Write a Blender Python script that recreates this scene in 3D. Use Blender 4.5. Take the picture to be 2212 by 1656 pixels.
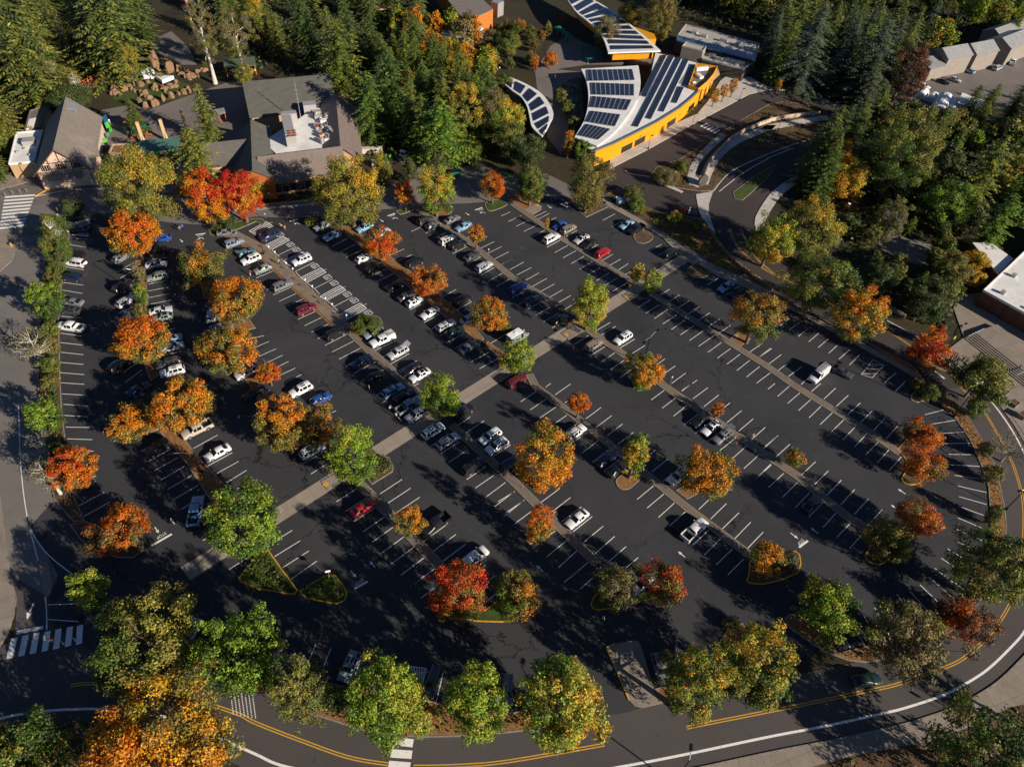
import bpy, bmesh, math, random
import numpy as np
from mathutils import Matrix, Vector
for o in list(bpy.data.objects): bpy.data.objects.remove(o)
S = bpy.context.scene
COL = S.collection
# ------------------------------------------------------------------ camera (solved from the stall grid)
CAM_H, CAM_F, CAM_PITCH, CAM_ROLL = 105.84, 1530.0, 0.814798, 0.073219   # metres, focal length for a 2212 wide picture, radians
IW, IH = 2212.0, 1656.0
cp, sp, cr_, sr_ = math.cos(CAM_PITCH), math.sin(CAM_PITCH), math.cos(CAM_ROLL), math.sin(CAM_ROLL)
RX, UP, FW = Vector((1, 0, 0)), Vector((0, sp, cp)), Vector((0, cp, -sp))
cam_x = RX * cr_ + UP * sr_
cam_y = UP * cr_ - RX * sr_
cam_d = bpy.data.cameras.new('camera')
cam = bpy.data.objects.new('camera', cam_d); COL.objects.link(cam)
M3 = Matrix((cam_x, cam_y, -FW)).transposed()
cam.matrix_world = Matrix.Translation((0, 0, CAM_H)) @ M3.to_4x4()
cam_d.sensor_width = 36.0; cam_d.lens = 36.0 * CAM_F / IW
cam_d.clip_start = 1.0; cam_d.clip_end = 6000.0
S.camera = cam
S.render.resolution_x, S.render.resolution_y = 1024, 766
# ------------------------------------------------------------------ light
SUN_EL, SUN_AZ = math.radians(22.5), math.radians(-32.5)      # elevation; direction to the sun measured from +X
w = bpy.data.worlds.new('World'); S.world = w; w.use_nodes = True
nt = w.node_tree
sky = nt.nodes.new('ShaderNodeTexSky'); sky.sky_type = 'NISHITA'; sky.sun_disc = False
sky.sun_elevation = SUN_EL; sky.sun_rotation = math.radians(90) - SUN_AZ
sky.air_density = 0.45; sky.dust_density = 0.0; sky.ozone_density = 3.0
bg = nt.nodes['Background']; bg.inputs['Strength'].default_value = 0.072
nt.links.new(sky.outputs[0], bg.inputs['Color'])
sl = bpy.data.lights.new('sun', 'SUN'); sl.energy = 5.0; sl.angle = math.radians(0.5); sl.color = (1.0, 0.90, 0.77)
sun = bpy.data.objects.new('sun', sl); COL.objects.link(sun)
sdir = Vector((math.cos(SUN_EL) * math.cos(SUN_AZ), math.cos(SUN_EL) * math.sin(SUN_AZ), math.sin(SUN_EL)))
sun.rotation_euler = sdir.to_track_quat('Z', 'Y').to_euler()
sun.location = sdir * 400
S.view_settings.view_transform = 'Standard'; S.view_settings.look = 'None'
S.view_settings.gamma = 1.0; S.view_settings.exposure = 0.56; S.view_settings.use_curve_mapping = False
S.render.engine = 'CYCLES'
S.cycles.max_bounces = 5; S.cycles.diffuse_bounces = 2; S.cycles.glossy_bounces = 2; S.cycles.transmission_bounces = 3; S.cycles.transparent_max_bounces = 4

# ------------------------------------------------------------------ survey: picture points to points on a level plane
def G(dx, dy, z=0.0):
    x, y = (dx - IW / 2) / CAM_F, -(dy - IH / 2) / CAM_F
    d = cam_x * x + cam_y * y + FW
    t = (z - CAM_H) / d.z
    return (d.x * t, d.y * t)
def tt(t, p): return (553 * int(t[0]) + p[0] / 4, 414 * int(t[1]) + p[1] / 4)
def T(t, pts, z=0.0):
    if isinstance(pts, tuple): return G(*tt(t, pts), z)
    return [G(*tt(t, p), z) for p in pts]
def TT(segs, z=0.0):
    r = []
    for t, pts in segs: r += T(t, pts, z)
    return r
def DD(pts, z=0.0): return [G(x, y, z) for x, y in pts]
def mpp(dx, dy, z=0.0):                               # metres per picture unit at a point
    x, y = (dx - IW / 2) / CAM_F, -(dy - IH / 2) / CAM_F
    d = cam_x * x + cam_y * y + FW
    return ((z - CAM_H) / d.z) / CAM_F
# ------------------------------------------------------------------ helpers
def tag(o, label=None, cat=None, group=None, kind=None):
    if label: o['label'] = label
    if cat: o['category'] = cat
    if group: o['group'] = group
    if kind: o['kind'] = kind
    return o
def empty(name, loc, rz=0.0, label=None, cat=None, group=None):
    o = bpy.data.objects.new(name, None); COL.objects.link(o)
    o.location = loc; o.rotation_euler = (0, 0, rz); o.empty_display_size = 0.5
    return tag(o, label, cat, group)
def link(name, me, parent=None):
    o = bpy.data.objects.new(name, me); COL.objects.link(o)
    if parent is not None: o.parent = parent
    return o
def pydata(name, v, f, m, smooth=False):
    me = bpy.data.meshes.new(name); me.from_pydata([tuple(p) for p in v], [], f)
    ms = m if isinstance(m, (list, tuple)) else [m]
    for k in ms: me.materials.append(k)
    if smooth: me.polygons.foreach_set('use_smooth', [True] * len(me.polygons))
    me.update(); return me
class MB:
    def __init__(s): s.v, s.f, s.mi = [], [], []
    def add(s, v, f, mi=0):
        n = len(s.v); s.v += [tuple(p) for p in v]
        s.f += [tuple(i + n for i in q) for q in f]; s.mi += [mi] * len(f)
    def box(s, c, d, rz=0.0, mi=0, mat=None):
        x, y, z = d[0] / 2, d[1] / 2, d[2] / 2
        pts = [(-x, -y, -z), (x, -y, -z), (x, y, -z), (-x, y, -z), (-x, -y, z), (x, -y, z), (x, y, z), (-x, y, z)]
        if mat is not None: pts = [tuple(mat @ Vector(p)) for p in pts]
        ca, sa = math.cos(rz), math.sin(rz)
        s.add([(c[0] + p[0] * ca - p[1] * sa, c[1] + p[0] * sa + p[1] * ca, c[2] + p[2]) for p in pts],
              [(0, 3, 2, 1), (4, 5, 6, 7), (0, 1, 5, 4), (1, 2, 6, 5), (2, 3, 7, 6), (3, 0, 4, 7)], mi)
    def tube(s, p, q, r0, r1=None, n=8, mi=0, cap=True):
        r1 = r0 if r1 is None else r1
        p, q = Vector(p), Vector(q); d = (q - p)
        if d.length < 1e-6: return
        d.normalize(); a = d.orthogonal().normalized(); b = d.cross(a)
        v = [tuple(p + (a * math.cos(k * 2 * math.pi / n) + b * math.sin(k * 2 * math.pi / n)) * r0) for k in range(n)]
        v += [tuple(q + (a * math.cos(k * 2 * math.pi / n) + b * math.sin(k * 2 * math.pi / n)) * r1) for k in range(n)]
        f = [(k, (k + 1) % n, n + (k + 1) % n, n + k) for k in range(n)]
        if cap: f += [tuple(range(n - 1, -1, -1)), tuple(range(n, 2 * n))]
        s.add(v, f, mi)
    def ring(s, c, r0, r1, z0, z1, n=12, mi=0):           # frustum, open below
        v = [(c[0] + r * math.cos(k * 2 * math.pi / n), c[1] + r * math.sin(k * 2 * math.pi / n), z) for r, z in ((r0, z0), (r1, z1)) for k in range(n)]
        s.add(v, [(k, (k + 1) % n, n + (k + 1) % n, n + k) for k in range(n)] + [tuple(range(n, 2 * n))], mi)
    def prism(s, poly, z0, z1, mi=0, mtop=None):
        a = sum(poly[i][0] * poly[(i + 1) % len(poly)][1] - poly[(i + 1) % len(poly)][0] * poly[i][1] for i in range(len(poly)))
        if a < 0: poly = poly[::-1]
        n = len(poly)
        s.add([(p[0], p[1], z0) for p in poly] + [(p[0], p[1], z1) for p in poly],
              [(k, (k + 1) % n, n + (k + 1) % n, n + k) for k in range(n)], mi)
        s.add([(p[0], p[1], z1) for p in poly], [tuple(range(n))], mi if mtop is None else mtop)
    def sheet(s, poly, z, mi=0):
        a = sum(poly[i][0] * poly[(i + 1) % len(poly)][1] - poly[(i + 1) % len(poly)][0] * poly[i][1] for i in range(len(poly)))
        if a < 0: poly = poly[::-1]
        s.add([(p[0], p[1], z) for p in poly], [tuple(range(len(poly)))], mi)
    def ribbon(s, path, wd, z, mi=0, h=0.0):
        L = offset(path, wd / 2); R = offset(path, -wd / 2); n = len(path)
        if h == 0:
            s.add([(p[0], p[1], z) for p in L] + [(p[0], p[1], z) for p in R], [(n + k, n + k + 1, k + 1, k) for k in range(n - 1)], mi)
        else:
            v = []
            for k in range(n): v += [(L[k][0], L[k][1], z), (L[k][0], L[k][1], z + h), (R[k][0], R[k][1], z + h), (R[k][0], R[k][1], z)]
            f = []
            for k in range(n - 1):
                a, b = 4 * k, 4 * k + 4
                f += [(a, a + 1, b + 1, b), (a + 1, a + 2, b + 2, b + 1), (a + 2, a + 3, b + 3, b + 2)]
            f += [(0, 3, 2, 1), (4 * n - 4, 4 * n - 3, 4 * n - 2, 4 * n - 1)]
            s.add(v, f, mi)
    def build(s, name, m, parent=None, smooth=False, tri=True):
        me = pydata(name, s.v, s.f, m, smooth)
        me.polygons.foreach_set('material_index', s.mi)
        if tri and any(len(q) > 4 for q in s.f):
            bm = bmesh.new(); bm.from_mesh(me)
            bmesh.ops.triangulate(bm, faces=[q for q in bm.faces if len(q.verts) > 4], ngon_method='EAR_CLIP')
            bm.to_mesh(me); bm.free()
        me.update()
        return link(name, me, parent)
def offset(path, d, closed=False):
    n = len(path); r = []
    for k in range(n):
        if closed: a, b = path[k - 1], path[(k + 1) % n]
        else: a, b = path[max(0, k - 1)], path[min(n - 1, k + 1)]
        p = path[k]
        def nrm(u, v):
            x, y = v[0] - u[0], v[1] - u[1]; l = math.hypot(x, y) or 1; return (-y / l, x / l)
        n1 = nrm(a, p) if a is not p else None
        n2 = nrm(p, b) if b is not p else None
        if n1 is None: nn = n2; sc = 1
        elif n2 is None: nn = n1; sc = 1
        else:
            x, y = n1[0] + n2[0], n1[1] + n2[1]; l = math.hypot(x, y) or 1
            nn = (x / l, y / l); sc = 1 / max(0.5, nn[0] * n1[0] + nn[1] * n1[1])
        r.append((p[0] + nn[0] * d * sc, p[1] + nn[1] * d * sc))
    return r
def ccw(poly):
    a = sum(poly[i][0] * poly[(i + 1) % len(poly)][1] - poly[(i + 1) % len(poly)][0] * poly[i][1] for i in range(len(poly)))
    return poly if a > 0 else poly[::-1]
def inset(poly, d): return offset(ccw(poly), d, True)
def spline(pts, n=5, closed=False):
    r = []; m = len(pts)
    rng = range(m) if closed else range(m - 1)
    for i in rng:
        p1, p2 = pts[i], pts[(i + 1) % m]
        p0 = pts[i - 1] if (closed or i > 0) else p1
        p3 = pts[(i + 2) % m] if (closed or i + 2 < m) else p2
        for k in range(n):
            t = k / n
            r.append(tuple(0.5 * (2 * p1[j] + (p2[j] - p0[j]) * t + (2 * p0[j] - 5 * p1[j] + 4 * p2[j] - p3[j]) * t * t + (3 * p1[j] - p0[j] - 3 * p2[j] + p3[j]) * t ** 3) for j in (0, 1)))
    if not closed: r.append(tuple(pts[-1]))
    return r
def inside(p, poly):
    c = False; n = len(poly)
    for i in range(n):
        a, b = poly[i], poly[i - 1]
        if (a[1] > p[1]) != (b[1] > p[1]) and p[0] < (b[0] - a[0]) * (p[1] - a[1]) / (b[1] - a[1]) + a[0]: c = not c
    return c
# ------------------------------------------------------------------ materials
def nodes(name):
    m = bpy.data.materials.new(name); m.use_nodes = True
    t = m.node_tree; return m, t, t.nodes['Principled BSDF']
def flat(name, col, rough=0.7, metal=0.0, spec=0.3, coat=0.0, emit=None):
    m, t, b = nodes(name)
    b.inputs['Base Color'].default_value = (*col, 1); b.inputs['Roughness'].default_value = rough
    b.inputs['Metallic'].default_value = metal; b.inputs['Specular IOR Level'].default_value = spec
    b.inputs['Coat Weight'].default_value = coat; b.inputs['Coat Roughness'].default_value = 0.08
    return m
def noise(t, scale, detail=4, rough=0.55, dist=0.0, vec=None):
    n = t.nodes.new('ShaderNodeTexNoise'); n.inputs['Scale'].default_value = scale; n.inputs['Detail'].default_value = detail
    n.inputs['Roughness'].default_value = rough; n.inputs['Distortion'].default_value = dist
    if vec is not None: t.links.new(vec, n.inputs['Vector'])
    return n
def ramp(t, fac, stops):
    r = t.nodes.new('ShaderNodeValToRGB'); e = r.color_ramp.elements
    while len(e) > 1: e.remove(e[-1])
    e[0].position, e[0].color = stops[0][0], (*stops[0][1], 1)
    for p, c in stops[1:]:
        q = e.new(p); q.color = (*c, 1)
    t.links.new(fac, r.inputs[0]); return r.outputs[0]
def mixc(t, a, b, fac, mode='MIX'):
    m = t.nodes.new('ShaderNodeMix'); m.data_type = 'RGBA'; m.blend_type = mode
    for s, k in ((a, 6), (b, 7)):
        if isinstance(s, tuple): m.inputs[k].default_value = (*s, 1)
        else: t.links.new(s, m.inputs[k])
    if isinstance(fac, float): m.inputs[0].default_value = fac
    else: t.links.new(fac, m.inputs[0])
    return m.outputs[2]
def math_(t, op, a, b=None, clamp=False):
    m = t.nodes.new('ShaderNodeMath'); m.operation = op; m.use_clamp = clamp
    for k, s in ((0, a), (1, b)):
        if s is None: continue
        if isinstance(s, (int, float)): m.inputs[k].default_value = s
        else: t.links.new(s, m.inputs[k])
    return m.outputs[0]
def coords(t, kind='Object'):
    return t.nodes.new('ShaderNodeTexCoord').outputs[kind]
def ground_mat(name, c0, c1, scale=0.15, fine=3.0, rough=0.9, c2=None, bump=0.0, fine_amt=0.35, spec=0.25):
    m, t, b = nodes(name); v = coords(t)
    n1 = noise(t, scale, 5, 0.6, 0.4, v)
    stops = [(0.3, c0), (0.7, c1)] if c2 is None else [(0.25, c0), (0.5, c1), (0.72, c2)]
    c = ramp(t, n1.outputs[0], stops)
    n2 = noise(t, fine, 3, 0.7, 0, v)
    g = ramp(t, n2.outputs[0], [(0.3, (1 - fine_amt,) * 3), (0.7, (1 + fine_amt,) * 3)])
    c = mixc(t, c, g, 1.0, 'MULTIPLY')
    t.links.new(c, b.inputs['Base Color']); b.inputs['Roughness'].default_value = rough; b.inputs['Specular IOR Level'].default_value = spec
    if bump:
        bp = t.nodes.new('ShaderNodeBump'); bp.inputs['Strength'].default_value = bump; bp.inputs['Distance'].default_value = 0.2
        t.links.new(n2.outputs[0], bp.inputs['Height']); t.links.new(bp.outputs[0], b.inputs['Normal'])
    return m
def asphalt_mat(name, c0, c1, crack=0.0, stain=(1.25, 1.2, 1.15), rough=0.85):
    m, t, b = nodes(name); v = coords(t)
    n1 = noise(t, 0.06, 6, 0.62, 0.6, v)
    c = ramp(t, n1.outputs[0], [(0.32, c0), (0.68, c1)])
    n2 = noise(t, 7.0, 2, 0.7, 0, v)
    c = mixc(t, c, ramp(t, n2.outputs[0], [(0.3, (0.86,) * 3), (0.7, (1.14,) * 3)]), 1.0, 'MULTIPLY')
    n3 = noise(t, 0.22, 8, 0.7, 1.5, v)                      # pale scuffs
    c = mixc(t, c, ramp(t, n3.outputs[0], [(0.0, (1, 1, 1)), (0.6, (1, 1, 1)), (0.78, stain)]), 1.0, 'MULTIPLY')
    n4 = noise(t, 0.9, 3, 0.6, 0.2, v)                       # oil spots
    c = mixc(t, c, ramp(t, n4.outputs[0], [(0.0, (0.5,) * 3), (0.27, (0.68,) * 3), (0.36, (1, 1, 1))]), 1.0, 'MULTIPLY')
    if crack:
        wv = noise(t, 0.25, 4, 0.7, 0, v)
        av = t.nodes.new('ShaderNodeVectorMath'); av.operation = 'MULTIPLY_ADD'
        t.links.new(wv.outputs[1], av.inputs[0]); av.inputs[1].default_value = (9, 9, 0); t.links.new(v, av.inputs[2])
        vo = t.nodes.new('ShaderNodeTexVoronoi'); vo.feature = 'DISTANCE_TO_EDGE'; vo.inputs['Scale'].default_value = 0.075
        t.links.new(av.outputs[0], vo.inputs['Vector'])
        k = ramp(t, vo.outputs[0], [(0.0, (1, 1, 1)), (0.0065, (1, 1, 1)), (0.011, (0, 0, 0))])
        gate = ramp(t, noise(t, 0.035, 3, 0.5, 0, v).outputs[0], [(0.48, (0, 0, 0)), (0.56, (1, 1, 1))])
        k = mixc(t, k, gate, 1.0, 'MULTIPLY')
        k2 = t.nodes.new('ShaderNodeRGBToBW'); t.links.new(k, k2.inputs[0])
        c = mixc(t, c, (c0[0] * 0.3, c0[1] * 0.3, c0[2] * 0.3), math_(t, 'MULTIPLY', k2.outputs[0], crack))
    t.links.new(c, b.inputs['Base Color']); b.inputs['Roughness'].default_value = rough; b.inputs['Specular IOR Level'].default_value = 0.25
    return m
def slab_mat(name, c0, c1, joint=2.4, rot=0.0, dark=0.5, fine=1.2):
    m, t, b = nodes(name); v = coords(t)
    mp = t.nodes.new('ShaderNodeMapping'); mp.inputs['Rotation'].default_value = (0, 0, -rot); t.links.new(v, mp.inputs[0])
    n1 = noise(t, 0.35, 5, 0.65, 0.3, v); c = ramp(t, n1.outputs[0], [(0.3, c0), (0.7, c1)])
    n2 = noise(t, fine * 4, 3, 0.7, 0, v)
    c = mixc(t, c, ramp(t, n2.outputs[0], [(0.3, (0.9,) * 3), (0.7, (1.1,) * 3)]), 1.0, 'MULTIPLY')
    if joint:
        br = t.nodes.new('ShaderNodeTexBrick'); br.offset = 0.0; br.inputs['Scale'].default_value = 1.0
        br.inputs['Brick Width'].default_value = joint; br.inputs['Row Height'].default_value = joint; br.inputs['Mortar Size'].default_value = 0.03
        br.inputs['Color1'].default_value = (1, 1, 1, 1); br.inputs['Color2'].default_value = (0.9, 0.9, 0.9, 1); br.inputs['Mortar'].default_value = (dark,) * 3 + (1,)
        t.links.new(mp.outputs[0], br.inputs['Vector'])
        c = mixc(t, c, br.outputs[0], 1.0, 'MULTIPLY')
    t.links.new(c, b.inputs['Base Color']); b.inputs['Roughness'].default_value = 0.85; b.inputs['Specular IOR Level'].default_value = 0.25
    return m
def paint_line_mat(name, col, wear=0.5):
    m, t, b = nodes(name); v = coords(t)
    n = noise(t, 2.2, 6, 0.7, 0, v)
    c = ramp(t, n.outputs[0], [(0.28, tuple(x * wear for x in col)), (0.48, col)])
    t.links.new(c, b.inputs['Base Color']); b.inputs['Roughness'].default_value = 0.7
    return m
def rib_mat(name, c0, c1, period, rot=0.0, var=0.12, rough=0.6, metal=0.0):
    m, t, b = nodes(name); v = coords(t)
    mp = t.nodes.new('ShaderNodeMapping'); mp.inputs['Rotation'].default_value = (0, 0, -rot); t.links.new(v, mp.inputs[0])
    br = t.nodes.new('ShaderNodeTexBrick'); br.offset = 0.5; br.inputs['Scale'].default_value = 1.0
    br.inputs['Brick Width'].default_value = period * 6; br.inputs['Row Height'].default_value = period; br.inputs['Mortar Size'].default_value = period * 0.06
    br.inputs['Color1'].default_value = (*c0, 1); br.inputs['Color2'].default_value = (*c1, 1); br.inputs['Mortar'].default_value = tuple(x * 0.5 for x in c0) + (1,)
    t.links.new(mp.outputs[0], br.inputs['Vector'])
    n = noise(t, 0.7, 5, 0.65, 0.2, v)
    c = mixc(t, br.outputs[0], ramp(t, n.outputs[0], [(0.3, (1 - var,) * 3), (0.7, (1 + var,) * 3)]), 1.0, 'MULTIPLY')
    t.links.new(c, b.inputs['Base Color']); b.inputs['Roughness'].default_value = rough; b.inputs['Metallic'].default_value = metal
    return m
M = {}
M['ground'] = ground_mat('forest_floor', (0.020, 0.019, 0.010), (0.045, 0.034, 0.018), 0.12, 1.6, c2=(0.035, 0.045, 0.014), fine_amt=0.5)
M['lot'] = asphalt_mat('lot_asphalt', (0.033, 0.034, 0.037), (0.049, 0.0485, 0.051), crack=0.95, stain=(2.0, 1.9, 1.8))
M['road'] = asphalt_mat('road_asphalt', (0.070, 0.060, 0.056), (0.088, 0.076, 0.070))
M['road_old'] = asphalt_mat('old_road_asphalt', (0.15, 0.135, 0.12), (0.19, 0.17, 0.15))
M['road_new'] = asphalt_mat('new_road_asphalt', (0.046, 0.038, 0.036), (0.062, 0.050, 0.046))
M['plaza'] = asphalt_mat('plaza_paving', (0.14, 0.12, 0.105), (0.20, 0.17, 0.15))
M['conc'] = slab_mat('pavement_concrete', (0.23, 0.19, 0.15), (0.30, 0.25, 0.20), 3.4, math.radians(22))
M['conc_new'] = slab_mat('new_concrete', (0.46, 0.42, 0.37), (0.56, 0.51, 0.45), 2.4, math.radians(30))
M['strip'] = slab_mat('strip_concrete', (0.15, 0.12, 0.09), (0.21, 0.165, 0.125), 0, 0, fine=0.6)
M['kerb'] = ground_mat('kerb_concrete', (0.20, 0.17, 0.14), (0.30, 0.25, 0.20), 0.8, 5.0)
M['kerb_yellow'] = paint_line_mat('yellow_kerb_paint', (0.62, 0.33, 0.02), 0.45)
M['soil'] = ground_mat('bark_mulch', (0.07, 0.045, 0.026), (0.15, 0.085, 0.045), 0.5, 6.0, fine_amt=0.5, bump=0.6)
M['litter'] = ground_mat('leaf_litter', (0.13, 0.065, 0.028), (0.28, 0.13, 0.045), 0.7, 5.0, c2=(0.12, 0.09, 0.05), fine_amt=0.5, bump=0.5)
M['lawn'] = ground_mat('lawn_grass', (0.035, 0.055, 0.012), (0.07, 0.10, 0.02), 0.4, 5.0, fine_amt=0.4, bump=0.5)
M['white'] = paint_line_mat('white_line_paint', (0.80, 0.77, 0.71), 0.6)
M['yellow'] = paint_line_mat('yellow_line_paint', (0.62, 0.34, 0.03), 0.6)
M['tactile'] = flat('tactile_paving', (0.62, 0.32, 0.02), 0.8)
M['board'] = rib_mat('boardwalk_planks', (0.20, 0.15, 0.105), (0.27, 0.205, 0.145), 0.16, math.radians(45))
M['metal_dark'] = flat('dark_metal', (0.012, 0.012, 0.013), 0.45, 0.4)
M['metal'] = flat('galvanised_metal', (0.42, 0.42, 0.42), 0.45, 0.6)
M['sign_white'] = flat('sign_face', (0.75, 0.73, 0.70), 0.5)
M['sign_orange'] = flat('sign_orange', (0.75, 0.22, 0.02), 0.5)
M['sign_lime'] = flat('sign_lime', (0.55, 0.75, 0.02), 0.5)
M['sign_red'] = flat('sign_red', (0.5, 0.02, 0.02), 0.5)
M['black'] = flat('matt_black', (0.01, 0.01, 0.01), 0.7)
# ------------------------------------------------------------------ ground, roads, lot
def structure(name, mb, m, parent=None):
    o = mb.build(name, m, parent)
    if parent is None: o['kind'] = 'structure'
    return o
b = MB()
gs = [-2500, -1200, -700, -420, -250, -120, 0, 120, 250, 420, 700, 1200, 2500]
for i in range(12):
    for j in range(12):
        b.add([(gs[i], gs[j], -0.08), (gs[i + 1], gs[j], -0.08), (gs[i + 1], gs[j + 1], -0.08), (gs[i], gs[j + 1], -0.08)], [(0, 1, 2, 3)])
structure('ground', b, M['ground'])
# old pale asphalt: zoo front drive and the road down the left side
b = MB(); b.sheet(DD([(-120, 415), (100, 405), (225, 393), (420, 430), (553, 444), (620, 436), (830, 405), (980, 362), (1060, 360), (1110, 385), (1200, 395), (1320, 420), (1320, 460), (1140, 455), (1010, 455), (830, 470), (640, 485), (553, 485), (400, 500), (225, 490), (155, 490), (110, 700), (110, 1000), (140, 1140), (230, 1290), (-160, 1330)]), -0.03)
structure('front_road', b, M['road_old'])
yel = spline(TT([('32', [(1560, -120), (1690, 55), (1850, 220), (1985, 440), (2100, 660), (2180, 900), (2210, 1100), (2205, 1380), (2170, 1620)]), ('33', [(2115, 190), (2000, 400), (1850, 580), (1650, 740), (1400, 840), (1100, 945), (800, 1010), (400, 1095), (0, 1175)]), ('23', [(1510, 1315), (1150, 1400), (800, 1460), (0, 1600)]), ('13', [(1800, 1640), (1360, 1650), (1145, 1630), (800, 1570), (400, 1430), (0, 1275)]), ('03', [(2040, 1190), (1600, 1050), (1220, 962), (800, 935), (610, 950), (0, 1040), (-300, 1120)])]), 6)
wh_right = spline(TT([('32', [(1620, -180), (1790, 5), (1950, 180), (2100, 390), (2212, 600), (2290, 830), (2330, 1080), (2330, 1350), (2300, 1600)]), ('33', [(2260, 360), (2212, 490), (2100, 620), (1900, 810), (1700, 940), (1500, 1040), (1200, 1140), (1000, 1190), (500, 1300), (0, 1395)]), ('23', [(1500, 1545), (920, 1656), (400, 1740)]), ('13', [(1700, 1800), (1000, 1770), (280, 1656), (0, 1545)]), ('03', [(1980, 1440), (1500, 1240), (930, 1160), (600, 1158), (300, 1180), (0, 1235), (-300, 1320)])]), 6)
inn = offset(yel, -4.3); out = offset(wh_right, 2.0)
b = MB(); b.sheet(inn + out[::-1], -0.01)
structure('ring_road', b, M['road'])
# access road with the new black asphalt
b = MB(); b.sheet(TT([('20', [(835, 1470), (1170, 1300), (1600, 1060), (1900, 900), (2050, 820), (2212, 782)]), ('30', [(150, 788), (340, 830), (560, 910), (700, 965), (560, 950), (400, 905), (130, 872), (0, 900)]), ('20', [(2000, 1020), (1780, 1160), (1450, 1370), (1240, 1440), (1195, 1500), (1230, 1560), (1330, 1620), (1460, 1670), (1740, 1656), (1900, 1480), (2212, 1320)]), ('30', [(260, 1232), (600, 1130), (620, 1240), (250, 1540), (60, 1656)]), ('21', [(2212, 130), (2110, 270), (2120, 345), (2212, 480)]), ('31', [(200, 640), (560, 870), (1000, 1080), (1350, 1260), (1700, 1480)]), ('32', [(1700, 20), (1500, 60), (1400, -80)]), ('31', [(1230, 1480), (900, 1310), (500, 1130), (0, 870)]), ('21', [(2212, 830), (1950, 620), (1790, 400), (1690, 190), (1500, 200), (1250, 170), (1000, 60), (880, -40), (700, -120)])]), 0.0)
structure('access_road', b, M['road_new'])
# zoo forecourt, service yard, depot yard
b = MB(); b.sheet(TT([('00', [(880, 950), (1150, 900), (1290, 950), (1560, 850), (2000, 700), (2212, 700), (2212, 1050), (2100, 1200), (1800, 1280), (1500, 1330), (1000, 1340), (900, 1200), (820, 1100)])]), -0.02)
b.sheet(TT([('00', [(1310, 420), (1320, 340), (1480, 270), (1620, 400), (1700, 560), (1560, 560), (1450, 520)])]), -0.02)
b.sheet(TT([('20', [(380, 600), (640, 560), (1200, 560), (1240, 420), (700, 400), (480, 300), (330, 400), (200, 620), (230, 900), (330, 1000), (300, 1180), (420, 1330), (620, 1000), (600, 620)])]), -0.02)
b.sheet(TT([('00', [(1000, 1500), (1500, 1400), (1900, 1450), (1700, 1656), (0, 1800), (120, 1500), (500, 1480)])]), -0.025)
structure('zoo_paving', b, M['plaza'])
b = MB(); b.sheet(TT([('10', [(1680, 1440), (1880, 1430), (2212, 1500)]), ('20', [(300, 1500), (500, 1600)]), ('21', [(0, 120)]), ('11', [(1300, 100), (1500, 0)]), ('10', [(1200, 1350), (1450, 1400)])]), -0.028)
structure('service_yard', b, M['plaza'])
b = MB(); b.sheet(TT([('30', [(1250, 690), (1500, 640), (2100, 480), (2400, 500), (2300, 900), (1900, 960), (1500, 1100), (1200, 960)])]), -0.02)
structure('depot_yard', b, M['plaza'])
# the parking lot
LOT = TT([('01', [(585, 250), (880, 180), (1500, 270), (1800, 290)]), ('11', [(0, 215), (350, 230), (1090, 155), (1700, 105), (1850, 100), (2212, 70)]), ('21', [(120, 30), (480, 45), (640, 225), (825, 135), (1110, 290), (1290, 400), (1450, 560), (1530, 620), (1800, 750), (1990, 830)]), ('31', [(130, 990), (600, 1240), (880, 1400), (1090, 1510), (1330, 1650)]), ('32', [(1490, 180), (1620, 310), (1740, 490), (1830, 690), (1900, 900), (1920, 1100), (1915, 1300), (1890, 1400)]), ('33', [(1720, 130), (1590, 270), (1200, 520), (880, 620), (600, 680), (450, 640), (300, 760), (150, 830)]), ('23', [(2200, 930), (2000, 1005), (1700, 1045), (1350, 1095), (1120, 1142), (1010, 1180), (820, 1210), (500, 1250), (200, 1340)]), ('13', [(1900, 1385), (1420, 1395), (1000, 1360), (820, 1305), (530, 1210)]), ('03', [(2212, 995), (1900, 845), (1570, 775), (1350, 740), (1250, 760), (760, 640), (450, 430), (420, 200)]), ('02', [(500, 1656), (420, 1500), (250, 1250), (430, 1050), (640, 1150), (640, 560), (580, 520), (555, 400), (535, 200)]), ('01', [(520, 1600), (515, 1350), (510, 1100), (530, 850), (555, 640), (600, 380)])])
b = MB(); b.sheet(LOT, 0.01)
lot = structure('parking_lot', b, M['lot'])
b = MB(); b.sheet(TT([('03', [(100, 0), (420, 190), (450, 430), (800, 650), (1250, 770), (1560, 790), (2212, 1010), (2212, 1300), (1400, 1000), (600, 1000), (-300, 1200), (-300, 760), (120, 560), (150, 200)]), ]), -0.005)
structure('side_road', b, M['road'])
# ------------------------------------------------------------------ pavements
b = MB(); path_out = offset(wh_right, 2.0)
far = offset(wh_right, 7.4)
k0 = next(i for i, p in enumerate(path_out) if p[1] < 60); 
seg = [i for i, p in enumerate(path_out) if p[1] < 150 and p[0] > 15]
b.ribbon([path_out[i] for i in seg], 0.3, -0.05, 1, 0.17)
b.add([(*path_out[i], 0.1) for i in seg] + [(*far[i], 0.1) for i in seg], [(k, k + 1, len(seg) + k + 1, len(seg) + k) for k in range(len(seg) - 1)])
structure('pavement', b, [M['conc'], M['kerb']])
b = MB()
b.prism(TT([('31', [(1480, 1400), (1560, 1360), (1690, 1260), (1600, 1000), (1640, 900), (1830, 870), (2212, 1110), (2900, 1500)]), ('32', [(2900, 700), (2320, 800), (2240, 560), (2130, 370), (1980, 160), (1820, -20), (1700, -130)])]), -0.05, 0.085)
structure('stone_plaza', b, [M['conc']])
b = MB()
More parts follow.
